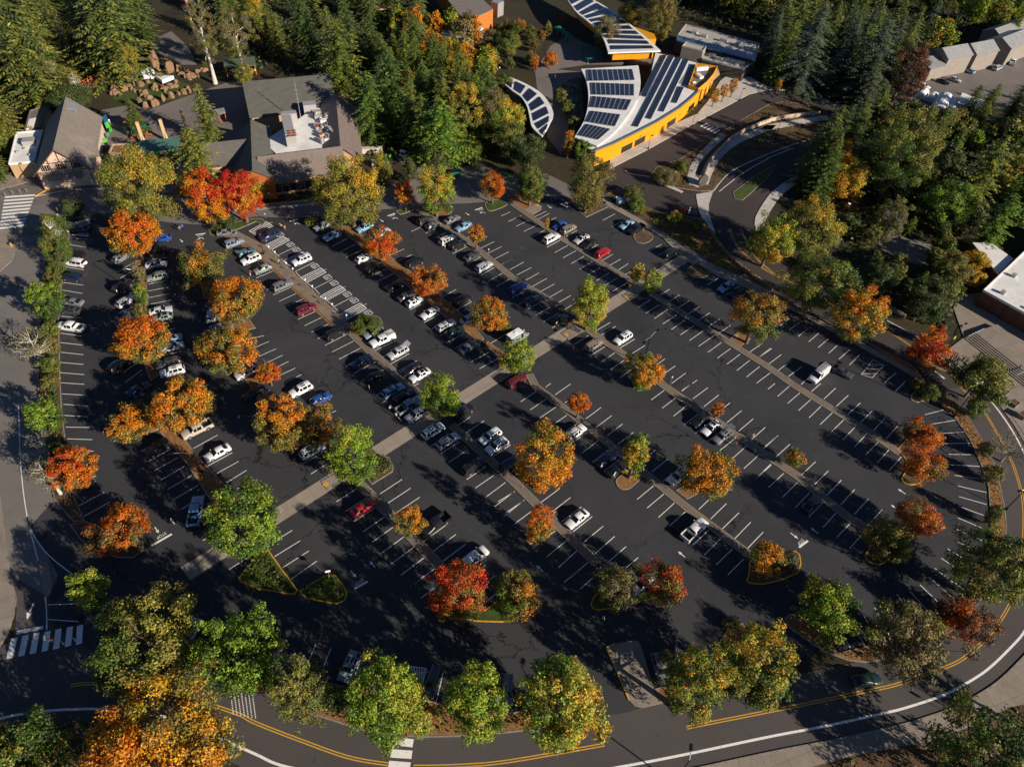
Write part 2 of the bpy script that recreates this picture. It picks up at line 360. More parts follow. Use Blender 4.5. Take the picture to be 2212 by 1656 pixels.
b.prism(TT([('21', [(742, 40), (830, 130), (1115, 285), (1295, 395), (1455, 555), (1535, 615), (1805, 745), (2000, 825)]), ('31', [(135, 985), (605, 1235), (885, 1395), (1095, 1505), (1335, 1645), (1330, 1590), (1100, 1470), (880, 1330), (600, 1180), (120, 930), (0, 850)]), ('21', [(2030, 760), (1700, 620), (1560, 520), (1400, 420), (1140, 255), (900, 120), (790, 40)])]), -0.05, 0.1)
structure('footpath', b, M['conc'])
b = MB()
b.prism(TT([('20', [(838, 1464), (1170, 1296), (1600, 1056), (1900, 896), (2050, 816), (2212, 778)]), ('30', [(150, 784), (340, 826), (560, 906), (680, 950), (660, 920), (560, 880), (350, 795), (150, 750), (0, 745)]), ('20', [(2180, 740), (2060, 670), (1880, 640), (1800, 700), (1690, 880), (1600, 985), (1430, 1060), (1200, 1200), (1050, 1275), (850, 1365)])]), -0.05, 0.11)
b.prism(TT([('21', [(1588, 25), (1610, 150), (1640, 230), (1700, 300), (1760, 370), (1700, 190), (1700, 110), (1740, -10), (1700, 5)])]), -0.05, 0.115)
for pts, wd in [([('30', [(520, 1020), (420, 1030), (200, 1068), (0, 1105)]), ('20', [(2212, 1108), (1930, 1222), (1772, 1350), (1688, 1485), (1650, 1590)])], 3.0), ([('20', [(1830, 1168), (1692, 1288), (1586, 1420), (1542, 1545)])], 2.2), ([('30', [(285, 1530), (170, 1600), (60, 1690)]), ('21', [(2165, 195), (2142, 275), (2150, 345)])], 2.8)]: b.ribbon(spline(TT(pts), 4), wd, -0.05, 0, .18)
b.prism(T('20', [(1522, 1535), (1600, 1530), (1640, 1580), (1610, 1622), (1530, 1600)]), -0.05, 0.125)
b.prism(TT([('20', [(1215, 1545), (1330, 1615), (1460, 1668), (1480, 1656), (1360, 1600), (1290, 1540)])]), -0.05, 0.115)
structure('curved_footpath', b, M['conc_new'])
b = MB()
b.prism(TT([('01', [(-300, 720), (0, 690), (100, 600), (150, 480), (190, 330), (0, 335), (-300, 340)])]), -0.05, 0.1)
b.prism(TT([('02', [(-400, 900), (0, 960), (10, 1050), (45, 1300), (90, 1656)]), ('03', [(110, 60), (132, 200), (125, 330), (80, 480), (0, 620), (-300, 800)])]), -0.05, 0.1)
b.prism(spline(TT([('02', [(335, 1560), (380, 1530), (425, 1560), (440, 1656)]), ('03', [(455, 80), (440, 150), (405, 172), (375, 120)])]), 3, True), -0.05, 0.13)
b.prism(TT([('00', [(0, 1640), (300, 1560), (180, 1500), (0, 1520)])]), -0.05, 0.09)
structure('left_pavement', b, M['conc'])
# pale concrete crossing running through the rows
xw = TT([('02', [(1640, 1700), (1800, 1595)]), ('12', [(620, 920), (1385, 447), (1850, 162)]), ('21', [(455, 1262), (1085, 910), (1430, 690), (1530, 600)])])
b = MB(); b.ribbon(offset([xw[0], xw[3], xw[-1]], 1.5), 3.1, 0.03)
structure('crossing_walk', b, slab_mat('crossing_concrete', (0.28, 0.23, 0.18), (0.35, 0.29, 0.23), 2.6, math.radians(45.5), 0.6))
# long narrow strips between the rows of stalls
def strip(name, path, wd, m, h=0.13, kerbs=True):
    b = MB()
    b.ribbon(path, wd, 0.0, 0, h)
    if kerbs:
        b.ribbon(offset(path, wd / 2), 0.16, 0.0, 1, h + 0.015); b.ribbon(offset(path, -wd / 2), 0.16, 0.0, 1, h + 0.015)
    return structure(name, b, [m, M['kerb']])
strip('walk_strip', TT([('21', [(1000, 1480)]), ('21', [(150, 1575)]), ][1:] + [('22', [(200, 25), (560, 300), (1050, 695), (1500, 1065), (2050, 1480)])]), 1.5, M['strip'])
strip('walk_strip', TT([('11', [(790, 1190), (1010, 1400), (1280, 1640)]), ('12', [(1500, 180)])]), 1.7, M['strip'])
strip('walk_strip', TT([('12', [(1690, 360), (2212, 835)]), ('22', [(370, 1200), (560, 1390), (740, 1560)])]), 1.6, M['strip'])
strip('walk_strip', TT([('11', [(1380, 140), (1830, 430)]), ('21', [(0, 740), (400, 985)])]), 1.6, M['strip'])
strip('walk_strip', TT([('21', [(650, 1190), (1010, 1440)]), ('22', [(1330, 35), (1900, 420)]), ('32', [(250, 800), (700, 1165), (860, 1265)])]), 1.7, M['strip'])
strip('walk_strip', TT([('21', [(0, 105), (450, 420), (1060, 790)])]), 1.5, M['strip'])
strip('walk_strip', TT([('21', [(1200, 880), (2212, 1515)]), ('32', [(240, 30), (850, 405), (1140, 605)])]), 1.6, M['strip'])
strip('walk_strip', TT([('12', [(800, 770), (1150, 1130), (1370, 1350), (1590, 1580)])]), 1.7, M['strip'])
strip('walk_strip', TT([('12', [(560, 380), (680, 530)])]), 0.8, M['kerb'], kerbs=False)
# boardwalk beside the accessible bays
bw = TT([('01', [(1960, 340)]), ('11', [(50, 500), (330, 770), (560, 985), (790, 1195)])])
b = MB(); b.ribbon(bw, 2.9, 0.0, 0, 0.2); b.ribbon(offset(bw, -1.75), 0.55, 0.0, 1, 0.12)
structure('boardwalk', b, [M['board'], M['litter']])
# ------------------------------------------------------------------ kerbed planting beds
def bed(poly, soil='soil', h=0.14, kw=0.18, kerb='kerb', sm=0, name='planting_bed'):
    if sm: poly = spline(poly, sm, True)
    poly = ccw(poly); b = MB(); n = len(poly); i2 = offset(poly, kw, True)
    v = []
    for p, q in zip(poly, i2): v += [(*p, -0.02), (*p, h), (*q, h), (*q, h - 0.03)]
    f = []
    for k in range(n):
        a, c = 4 * k, 4 * ((k + 1) % n)
        f += [(a, c, c + 1, a + 1), (a + 1, c + 1, c + 2, a + 2), (a + 2, c + 2, c + 3, a + 3)]
    b.add(v, f, 1); b.sheet(i2, h - 0.03, 0)
    return structure(name, b, [M[soil], M[kerb]])
BEDS = {}
BEDS['hedge'] = TT([('01', [(600, 385), (556, 640), (531, 850), (511, 1100), (516, 1350), (521, 1600)]), ('02', [(536, 200), (556, 400), (575, 520), (440, 560), (400, 300), (330, 100)]), ('01', [(325, 1600), (335, 1200), (375, 800), (395, 560), (360, 250), (520, 200)])])
bed(BEDS['hedge'], 'soil')
BEDS['t29'] = TT([('02', [(470, 470), (570, 510), (640, 580), (800, 800), (830, 840), (815, 870), (710, 925), (640, 970), (735, 1185), (640, 1200), (470, 1010), (400, 700)])]); bed(BEDS['t29'], 'soil')
BEDS['t30'] = TT([('02', [(600, 1220), (740, 1190), (1000, 1280), (1240, 1370), (1240, 1440), (1150, 1510), (1000, 1505), (700, 1360)])]); bed(BEDS['t30'], 'soil')
BEDS['mid'] = TT([('01', [(1165, 600), (1245, 590), (1265, 760), (1282, 980), (1310, 1200), (1420, 1560), (1300, 1640), (1250, 1500), (1165, 1060), (1175, 900), (1182, 765)])]); bed(BEDS['mid'], 'litter')
BEDS['s6'] = TT([('02', [(1090, 480), (1380, 400), (1395, 440), (1490, 545), (1610, 690), (1755, 915), (1850, 1060), (1900, 1100), (2100, 1030), (1830, 760), (1670, 580), (1590, 470), (1450, 400), (1300, 300)])]); bed(BEDS['s6'], 'litter')
BEDS['t4'] = TT([('01', [(1730, 780), (1760, 925), (1800, 930), (1900, 1140), (2060, 1215), (2212, 1180), (2140, 1080), (1960, 880), (1900, 760)])]); bed(BEDS['t4'], 'litter')
BEDS['t7'] = TT([('01', [(2100, 1600), (2300, 1530)]), ('11', [(60, 1440), (150, 1560), (60, 1656)]), ('12', [(100, 100), (330, 230), (620, 440), (560, 500), (300, 350), (0, 100)])]); bed(BEDS['t7'], 'litter', h=0.1)
BEDS['s1'] = TT([('11', [(640, 300), (760, 360), (905, 475), (1005, 560), (1205, 715), (1335, 845), (1485, 955), (1640, 1090), (1815, 1215), (1935, 1310), (1970, 1270), (1840, 1110), (1600, 905), (1340, 695), (1175, 570), (1000, 440), (830, 300)])]); bed(BEDS['s1'], 'litter')
bed(TT([('11', [(1980, 1330), (2212, 1520)]), ('21', [(0, 1500), (60, 1490)]), ('11', [(2212, 1440), (2000, 1290)])]), 'litter', h=0.12)
BEDS['bush'] = TT([('11', [(812, 1185), (875, 1245), (1070, 1155), (1085, 1115), (1055, 1080), (960, 1075)])]); bed(BEDS['bush'], 'soil', sm=3)
BEDS['smallbush'] = TT([('11', [(425, 270), (440, 298), (485, 302), (535, 270), (520, 228), (470, 222)])]); bed(BEDS['smallbush'], 'soil', sm=3)
BEDS['redmaple'] = TT([('01', [(1800, 330), (1815, 370), (1850, 382), (2050, 330), (2212, 262)]), ('11', [(60, 292), (84, 262), (60, 238), (0, 232)]), ('01', [(2100, 250)])]); bed(BEDS['redmaple'], 'lawn')
for t, pts, s in [('11', [(1218, 165), (1225, 188), (1260, 198), (1372, 155), (1340, 138)], 'lawn'), ('11', [(1980, 100), (1988, 145), (2030, 172), (2172, 115), (2110, 75), (2020, 80)], 'lawn'),
                  ('11', [(1420, 130), (1600, 215), (1680, 190), (1660, 150), (1540, 90)], 'litter'),
                  ('21', [(-40, 40), (105, 155), (205, 105), (100, 20)], 'litter'), ('21', [(1045, 385), (1060, 350), (1150, 338), (1215, 378), (1212, 415), (1150, 448), (1080, 440)], 'soil'),
                  ('21', [(1512, 680), (1540, 648), (1610, 618), (1705, 692), (1705, 718), (1640, 748), (1560, 735)], 'soil'),
                  ('22', [(900, 830), (905, 880), (940, 915), (1000, 915), (1050, 885), (1130, 805), (1100, 780), (980, 775)], 'litter')]:
    bed(T(t, pts), s, sm=3)
for t, pts, s in [('21', [(495, 55), (588, 182), (640, 224), (828, 136), (745, 70), (600, 20)], 'soil'), ('21', [(1870, 1280), (1970, 1340), (2062, 1272), (1965, 1200)], 'litter'),
                  ('22', [(1410, 925), (1512, 1002), (1650, 930), (1555, 845)], 'litter'), ('22', [(1040, -10), (1055, 42), (1085, 66), (1130, 60), (1212, 10), (1330, -80), (1200, -120)], 'soil'),
                  ('12', [(940, 800), (1000, 876), (1180, 765), (1190, 720), (1150, 640), (1050, 610), (900, 740)], 'soil'), ('21', [(1000, 700), (1070, 760), (1130, 780), (1180, 740), (1080, 640)], 'litter'),
                  ('22', [(110, 1350), (150, 1390), (250, 1360), (330, 1280), (240, 1250)], 'soil'), ('21', [(520, 1110), (600, 1170), (700, 1200), (640, 1060)], 'litter')]:
    bed(T(t, pts), s)
b = MB(); b.prism(T('21', [(102, 160), (178, 202), (252, 158), (258, 130), (215, 108)]), 0.0, 0.15); structure('concrete_pad', b, M['conc'])
# yellow kerbed island noses at the lower ends of the rows
bed(TT([('32', [(1115, 570), (1190, 660), (1185, 760), (1150, 820), (1160, 850), (1190, 872), (1240, 880), (1310, 868), (1345, 820), (1330, 700), (1280, 540), (1230, 440)])]), 'soil', kerb='kerb_yellow')
bed(TT([('32', [(870, 1280), (870, 1430), (835, 1480), (845, 1525), (900, 1560), (960, 1570), (1010, 1550), (1200, 1390), (1280, 1290), (1200, 1240)])]), 'soil', kerb='kerb_yellow')
bed(TT([('22', [(2050, 1540), (2130, 1470), (2212, 1500)]), ('32', [(110, 1530), (200, 1450), (240, 1447), (275, 1480), (287, 1560), (262, 1640), (220, 1656)]), ('33', [(120, 45), (0, 72)]), ('23', [(2150, 82), (2050, 72), (2022, 45), (2040, 0)])]), 'soil', kerb='kerb_yellow')
bed(TT([('23', [(675, 250), (700, 292), (740, 305), (850, 290), (1050, 243), (1250, 195), (1320, 150), (1335, 120), (1240, 90), (1060, 130), (900, 130), (780, 110), (700, 190)])]), 'lawn', kerb='kerb_yellow')
bed(TT([('13', [(1530, 200), (1580, 330), (1720, 372), (1900, 400), (2100, 407), (2212, 402)]), ('23', [(70, 350), (110, 250), (60, 130)]), ('13', [(2100, 210), (1980, 300), (1930, 220), (1700, 160)])]), 'lawn', kerb='kerb_yellow')
BEDS['triL'] = TT([('03', [(2058, 30), (2080, 62), (2212, 112)]), ('13', [(0, 118), (330, 172), (362, 130), (270, 0)]), ('12', [(260, 1650), (110, 1440)]), ('02', [(2212, 1480), (2120, 1600)])]); bed(BEDS['triL'], 'lawn', kerb='kerb_yellow')
BEDS['triR'] = TT([('13', [(370, 140), (430, 200), (640, 245), (700, 250), (770, 222), (790, 160), (760, 90), (690, 0), (600, 0), (480, 70)])]); bed(BEDS['triR'], 'lawn', kerb='kerb_yellow')
# long beds along the ring road
BEDS['south'] = TT([('03', [(1350, 745), (1400, 640), (1500, 610), (1745, 668)]), ('13', [(0, 770), (700, 945), (905, 978), (1480, 1085), (1650, 1112), (2212, 1190)]), ('23', [(120, 1150), (330, 700), (440, 680), (540, 700), (640, 800), (720, 1000), (700, 1120), (500, 1245), (200, 1335)]), ('13', [(1900, 1390), (1420, 1400), (1000, 1365), (820, 1310), (530, 1215)]), ('03', [(2212, 1000), (1900, 850), (1570, 780)])]); bed(BEDS['south'], 'litter')
b = MB(); b.prism(TT([('23', [(815, 625), (900, 590), (1050, 565), (1090, 575), (1112, 610), (1225, 975), (1265, 1092), (1330, 1098), (1120, 1145), (1060, 1130), (1010, 1080), (900, 820)])]), 0.0, 0.14); b.ribbon(TT([('23', [(890, 592), (815, 625), (900, 820), (1010, 1078)])]), 0.2, 0.0, 1, 0.155)
structure('concrete_island', b, [M['conc'], M['kerb_yellow']])
BEDS['south2'] = TT([('23', [(1235, 980), (1370, 950), (1760, 850), (1800, 560), (1890, 420), (1990, 415), (2060, 500), (2150, 800), (2200, 925), (2000, 1010), (1700, 1050), (1350, 1093), (1275, 1093)])]); bed(BEDS['south2'], 'litter')
BEDS['east'] = TT([('33', [(140, 370), (180, 340), (240, 330), (520, 510), (597, 672), (880, 605), (1200, 510), (1600, 262), (1700, 145)]), ('32', [(1900, 1390), (1921, 1300), (1916, 1100), (1901, 900), (1832, 690), (1742, 490), (1622, 310), (1492, 182), (1540, 80), (1640, 190), (1740, 310), (1840, 470), (1950, 680), (2010, 900), (2050, 1100), (2060, 1250), (2040, 1450)]), ('33', [(1830, 230), (1640, 450), (1400, 600), (1150, 700), (1000, 735), (850, 755), (700, 740), (560, 690), (400, 610), (190, 460)])]); bed(BEDS['east'], 'litter')
bed(TT([('32', [(1225, 115), (1240, 150), (1290, 168), (1430, 130), (1485, 175), (1545, 75), (1470, 0), (1400, -70), (1300, 20)])]), 'soil', h=0.16)
BEDS['road31'] = TT([('31', [(0, 880), (500, 1140), (900, 1320), (1230, 1490), (1330, 1590), (1100, 1465), (880, 1325), (600, 1175), (120, 925)])]); bed(BEDS['road31'], 'litter', h=0.13)
BEDS['meadow'] = TT([('21', [(800, 30), (900, 110), (1140, 250), (1400, 415), (1560, 515), (1700, 615), (2030, 755), (2212, 850), (2212, 840), (1940, 640), (1780, 420), (1660, 240), (1500, 210), (1250, 175), (1000, 65), (900, -20)])]); bed(BEDS['meadow'], 'soil', h=0.13)
BEDS['apron'] = TT([('20', [(2000, 1025), (1780, 1165), (1450, 1375), (1245, 1445), (1200, 1500), (1235, 1555), (1330, 1610), (1520, 1640), (1640, 1656), (1730, 1650), (1890, 1480), (2212, 1325)]), ('30', [(260, 1240), (600, 1130), (500, 960), (400, 910), (130, 878), (0, 905)]), ('20', [(2212, 905)])]); bed(BEDS['apron'], 'soil', h=0.1)
bed(TT([('21', [(1905, 10), (1925, 60), (1990, 78), (2060, 20), (2090, -10)]), ('20', [(2212, 1540), (2240, 1500)]), ('30', [(80, 1420), (30, 1440)]), ('20', [(2100, 1520)])]), 'lawn', h=0.13)
b = MB(); b.sheet(TT([('33', [(380, 1660), (700, 1570), (1100, 1490), (1400, 1440), (1700, 1330), (1900, 1240), (2100, 1140), (2300, 1100), (2500, 2000), (300, 1900)])]), 0.125)
b.sheet(TT([('03', [(-300, 1400), (0, 1330), (300, 1270), (600, 1250), (900, 1260), (1300, 1390), (1700, 1560), (2000, 1800), (-300, 1900)])]), 0.125)
structure('verge', b, M['soil'])
b = MB(); b.sheet(TT([('00', [(960, 800), (1080, 740), (1250, 640), (1500, 680), (1700, 760), (1560, 850), (1250, 900), (980, 870)])]), 0.02)
structure('exhibit_lawn', b, M['lawn'])
# ------------------------------------------------------------------ painted markings
ZL = 0.022
def lines(d, wd=0.13, z=ZL):
    b = MB()
    for t, L in d.items():
        for x0, y0, x1, y1 in L:
            p, q = T(t, [(x0, y0), (x1, y1)]); b.ribbon([p, q], wd, z)
    return b
STALL = {
'01': [(605, 400, 760, 412), (600, 458, 750, 483), (560, 650, 727, 675), (550, 785, 718, 808), (540, 850, 713, 880), (525, 1075, 710, 1093), (523, 1222, 707, 1247), (520, 1303, 712, 1325), (523, 1387, 720, 1408), (528, 1475, 722, 1492), (520, 1563, 728, 1580), (528, 1650, 730, 1664), (530, 1000, 712, 1022), (560, 580, 735, 604),
  (1015, 623, 1105, 572), (1010, 697, 1155, 612), (1040, 747, 1165, 672), (1020, 860, 1165, 760), (1025, 1145, 1165, 1050), (1020, 950, 1160, 860), (1070, 1560, 1200, 1465), (1080, 1650, 1230, 1535), (1040, 1480, 1170, 1390),
  (1265, 665, 1440, 650), (1280, 800, 1450, 765), (1280, 858, 1460, 825), (1280, 917, 1470, 880), (1305, 970, 1480, 937), (1330, 1150, 1500, 1118), (1350, 1215, 1515, 1180), (1390, 1420, 1560, 1380), (1270, 590, 1440, 570)],
'02': [(535, 90, 747, 102), (548, 180, 755, 195), (553, 276, 763, 288), (567, 377, 780, 380), (580, 478, 797, 485), (600, 580, 808, 584), (620, 800, 832, 803), (1215, 585, 1430, 480), (1280, 675, 1485, 560), (1335, 753, 1540, 638), (1392, 833, 1600, 712), (1447, 916, 1655, 795), (1505, 1000, 1713, 878), (1567, 1085, 1775, 960), (1620, 1175, 1830, 1045), (680, 1055, 900, 940), (730, 1145, 955, 1020), (1600, 485, 1825, 375), (1670, 562, 1880, 445), (1728, 640, 1945, 520), (1790, 715, 2008, 597), (1840, 795, 2063, 672), (1960, 855, 2130, 750), (1750, 1355, 1850, 1300), (1980, 1605, 2190, 1470), (2050, 910, 2200, 830), (1100, 120, 1290, 20)],
'12': [(0, 130, 120, 60), (0, 225, 190, 125), (635, 470, 815, 362), (580, 190, 632, 168), (640, 258, 693, 236), (405, 695, 605, 580), (475, 782, 670, 658), (690, 530, 715, 518), (695, 1020, 885, 900), (770, 1105, 960, 985), (845, 1192, 1040, 1066), (922, 1283, 1125, 1142), (1003, 1370, 1200, 1230), (1083, 1466, 1280, 1322), (1165, 1560, 1365, 1412), (1253, 1655, 1455, 1502), (1340, 1750, 1540, 1600), (160, 1495, 383, 1357), (230, 1590, 458, 1445), (350, 1656, 528, 1532), (188, 1345, 313, 1268), (1450, 1362, 1645, 1220), (1533, 1448, 1727, 1303), (1613, 1535, 1810, 1388), (1072, 953, 1262, 828), (1142, 1032, 1337, 903), (1217, 1113, 1415, 982), (1820, 830, 1990, 715), (1895, 903, 2060, 790), (1980, 985, 2155, 855), (2060, 1065, 2235, 930), (2145, 1145, 2320, 1005), (1665, 680, 1833, 570), (1592, 608, 1760, 503), (1520, 537, 1690, 430), (1740, 363, 1850, 290), (1810, 430, 1970, 322), (1885, 500, 2050, 390), (2040, 635, 2200, 530), (2120, 705, 2290, 590), (1365, 20, 1405, 0), (1040, 105, 1110, 60), (1085, 170, 1180, 115), (1940, 1610, 1980, 1568)],
'11': [(-60, 1275, 70, 1243), (-40, 1360, 113, 1293), (25, 1423, 173, 1357), (90, 1480, 230, 1412), (140, 1535, 283, 1466), (180, 1600, 340, 1523), (250, 1650, 392, 1580), (0, 747, 150, 685), (95, 848, 255, 780), (148, 893, 305, 825), (200, 948, 358, 875), (250, 997, 410, 925), (305, 1050, 465, 978), (363, 1103, 522, 1030), (420, 1158, 580, 1080), (480, 1213, 645, 1135), (535, 1270, 710, 1185), (597, 1328, 785, 1232), (657, 1385, 845, 1290), (718, 1447, 905, 1350), (780, 1507, 965, 1408), (845, 1570, 1035, 1468), (905, 1640, 1110, 1540), (1030, 1370, 1200, 1290), (1160, 1490, 1322, 1400), (1090, 1430, 1260, 1345), (1225, 1550, 1390, 1460), (970, 1310, 1130, 1235),
  (560, 385, 690, 330), (610, 425, 740, 365), (660, 472, 790, 405), (730, 520, 860, 455), (780, 570, 920, 500), (830, 605, 960, 540), (985, 735, 1130, 665), (1040, 780, 1190, 705), (1100, 830, 1240, 755), (1180, 865, 1300, 800), (1330, 1020, 1470, 950), (1390, 1075, 1530, 1000), (1455, 1130, 1600, 1050), (1520, 1185, 1660, 1105), (1590, 1242, 1730, 1165), (1655, 1300, 1790, 1230), (1720, 1355, 1860, 1275), (1790, 1415, 1940, 1325), (1860, 1470, 2015, 1385), (1930, 1530, 2090, 1440),
  (1210, 605, 1345, 545), (1160, 550, 1280, 495), (1280, 660, 1410, 595), (1600, 915, 1730, 845), (1530, 860, 1660, 795), (1730, 1025, 1865, 950), (1665, 970, 1800, 895), (1800, 1085, 1935, 1008), (2010, 1320, 2180, 1220),
  (1340, 345, 1440, 300), (1465, 360, 1560, 315), (1545, 400, 1650, 350), (1620, 470, 1740, 412), (1700, 535, 1825, 475), (1820, 630, 1945, 563), (1950, 718, 2060, 655), (2010, 770, 2130, 705), (2080, 818, 2200, 750), (1755, 355, 1860, 300), (1820, 402, 1930, 345), (1880, 445, 2000, 388), (1940, 490, 2060, 432), (2000, 535, 2122, 475), (2065, 580, 2185, 520), (2125, 628, 2250, 565), (2120, 210, 2200, 175), (2180, 258, 2280, 212)],
'21': [(-80, 625, 38, 565), (-20, 675, 103, 608), (42, 720, 167, 656), (110, 770, 233, 702), (175, 820, 300, 750), (243, 865, 368, 797), (315, 917, 438, 848), (388, 966, 508, 897), (460, 1015, 578, 942), (0, 915, 100, 865), (60, 970, 180, 910), (130, 1020, 250, 955), (205, 1070, 328, 998), (275, 1123, 398, 1050), (347, 1177, 470, 1103), (535, 1320, 660, 1243), (600, 1370, 730, 1290), (677, 1418, 805, 1337), (760, 1478, 888, 1392), (847, 1542, 973, 1453), (933, 1606, 1060, 1515), (717, 1207, 848, 1130), (770, 1240, 895, 1163), (855, 1300, 980, 1220), (935, 1350, 1060, 1273), (1018, 1410, 1150, 1328), (1200, 1530, 1322, 1443), (1285, 1592, 1412, 1504), (1380, 1655, 1502, 1566), (1470, 1715, 1600, 1628),
  (-20, 255, 78, 207), (37, 300, 140, 250), (102, 345, 215, 290), (170, 392, 285, 333), (240, 437, 350, 378), (303, 480, 415, 420), (370, 527, 485, 463), (440, 573, 553, 510), (512, 622, 623, 557), (582, 670, 693, 605), (655, 720, 765, 655), (730, 770, 840, 703), (800, 813, 913, 745), (872, 860, 990, 790), (195, 218, 298, 170), (222, 240, 325, 188), (280, 275, 383, 222), (340, 315, 440, 262), (400, 352, 500, 298), (465, 388, 563, 335), (530, 425, 630, 370), (600, 460, 695, 410), (650, 510, 745, 457), (770, 600, 873, 540), (840, 640, 938, 583), (910, 683, 1004, 622), (970, 722, 1070, 662),
  (1255, 910, 1363, 842), (1338, 962, 1447, 893), (1424, 1012, 1530, 942), (1512, 1063, 1618, 993), (1600, 1117, 1710, 1047), (1692, 1168, 1798, 1098), (1783, 1226, 1888, 1155), (1083, 1005, 1196, 933), (1157, 1050, 1270, 978), (1232, 1095, 1343, 1020), (1303, 1143, 1420, 1066), (1378, 1190, 1495, 1110), (1455, 1237, 1572, 1157), (1533, 1286, 1648, 1205), (1612, 1336, 1735, 1250), (1693, 1387, 1810, 1302), (1775, 1438, 1888, 1355), (1857, 1490, 1970, 1405), (1942, 1545, 2055, 1456), (2027, 1600, 2140, 1510), (2112, 1655, 2230, 1565), (2048, 1390, 2165, 1308), (2125, 1437, 2245, 1355),
  (783, 250, 890, 192), (865, 302, 970, 245), (950, 355, 1050, 298), (1193, 510, 1293, 455), (1260, 550, 1370, 490), (1330, 590, 1430, 530), (1400, 628, 1497, 568), (1690, 805, 1785, 745), (1765, 850, 1865, 790), (1840, 895, 1940, 835), (1920, 940, 2020, 880)],
'31': [(100, 1160, 187, 1090), (177, 1200, 267, 1133), (262, 1250, 350, 1180), (352, 1297, 438, 1222), (433, 1347, 522, 1270), (525, 1395, 610, 1317), (613, 1447, 700, 1368), (703, 1497, 793, 1408), (1010, 1650, 1105, 1565), (-90, 1440, 22, 1352), (5, 1490, 115, 1407), (90, 1543, 200, 1457), (175, 1597, 290, 1512), (1100, 1720, 1190, 1635)],
'32': [(375, 70, 455, 0), (285, 10, 360, -60), (482, 135, 585, 40), (587, 200, 693, 103), (690, 267, 797, 168), (802, 335, 902, 235), (907, 408, 1012, 300), (1022, 476, 1118, 370), (0, 50, 60, 0), (82, 112, 195, 15), (170, 172, 285, 73), (263, 234, 380, 130), (355, 296, 465, 190), (450, 355, 560, 250), (550, 415, 658, 310), (647, 485, 753, 375), (747, 550, 850, 437), (843, 617, 955, 502), (943, 685, 1050, 568), (1047, 752, 1153, 632), (-40, 565, 85, 450), (62, 640, 190, 524), (170, 715, 300, 600), (283, 795, 410, 676), (393, 880, 521, 755), (510, 963, 635, 833), (628, 1047, 748, 915), (745, 1130, 866, 998), (866, 1222, 987, 1090), (-100, 815, 26, 695), (5, 897, 137, 775), (125, 982, 252, 857), (237, 1070, 362, 940), (353, 1153, 477, 1025), (475, 1243, 594, 1110), (593, 1330, 720, 1197), (710, 1420, 830, 1280),
  (1355, 270, 1520, 228), (1422, 350, 1622, 317), (1480, 433, 1690, 420), (1523, 520, 1743, 515), (1558, 612, 1785, 615), (1588, 702, 1832, 716), (1612, 793, 1860, 828), (1640, 885, 1890, 942), (1650, 977, 1890, 1045), (1650, 1060, 1908, 1155), (1640, 1160, 1900, 1270), (1617, 1253, 1880, 1370), (1645, 1370, 1855, 1480), (1548, 1425, 1720, 1530), (1497, 1508, 1675, 1630), (1442, 1595, 1600, 1720), (1000, 0, 1060, -60), (1100, 72, 1172, 0)],
'33': [(1390, 15, 1618, 215), (1525, 0, 1700, 130), (1313, 82, 1490, 250), (1225, 137, 1400, 330), (1130, 190, 1300, 400), (1030, 240, 1180, 470), (922, 280, 1060, 540), (808, 310, 935, 540), (690, 340, 835, 608), (600, 410, 712, 632)],
'22': [(1082, 1000, 1225, 882), (1168, 1075, 1320, 947), (1265, 1157, 1413, 1023), (1360, 1230, 1503, 1103), (1455, 1312, 1600, 1182), (1560, 1397, 1703, 1262), (1663, 1478, 1802, 1340), (1765, 1565, 1902, 1430), (1865, 1650, 2003, 1515), (1613, 1088, 1750, 957), (1716, 1170, 1853, 1036), (1818, 1254, 1960, 1117), (1924, 1340, 2062, 1198), (2032, 1427, 2170, 1283), (75, 158, 218, 62), (157, 228, 303, 130), (240, 298, 390, 197), (330, 372, 480, 270), (420, 445, 565, 343), (510, 520, 655, 417), (605, 600, 750, 490), (695, 680, 840, 570), (790, 760, 930, 655), (290, 32, 335, 0), (372, 98, 507, 5), (458, 167, 570, 88), (637, 306, 770, 207), (727, 380, 862, 277), (820, 453, 954, 350), (912, 527, 1048, 423), (1120, 670, 1240, 575), (1207, 763, 1343, 655), (1303, 845, 1430, 745), (1203, 143, 1335, 45), (1298, 213, 1425, 117), (1395, 283, 1517, 185), (1490, 355, 1625, 250), (1587, 430, 1720, 325), (1690, 500, 1820, 400), (1795, 580, 1920, 480), (1897, 655, 2025, 540), (2003, 735, 2133, 617), (2113, 815, 2240, 705), (1467, 67, 1557, 0), (1563, 133, 1692, 37), (1658, 200, 1787, 100), (1755, 268, 1885, 167), (1857, 338, 1983, 235), (1957, 413, 2085, 305), (2065, 488, 2190, 378), (2167, 562, 2290, 455), (250, 1027, 415, 905), (340, 1112, 505, 985), (430, 1193, 600, 1065), (527, 1280, 693, 1148), (620, 1370, 788, 1232), (720, 1467, 887, 1320), (820, 1552, 985, 1408), (930, 1640, 1090, 1502), (-120, 1020, 20, 935), (-60, 1120, 105, 1010), (17, 1215, 187, 1090), (110, 1310, 280, 1180), (205, 1400, 375, 1270), (300, 1497, 468, 1358), (400, 1590, 562, 1443), (500, 1680, 655, 1545)],
'23': [(590, 118, 700, 20), (450, 60, 560, -30), (1418, 645, 1450, 760), (1548, 620, 1590, 740), (1668, 610, 1735, 800), (1860, 750, 1890, 840)],
'13': [(1337, 97, 1460, 0), (1425, 198, 1540, 110), (1940, 110, 2065, 0), (1965, 250, 2130, 110), (430, 805, 515, 597), (583, 790, 648, 628), (833, 940, 912, 690), (305, 32, 355, 0), (1557, 1095, 1618, 838), (2195, 870, 2196, 1150), (1000, 980, 1080, 720)]}
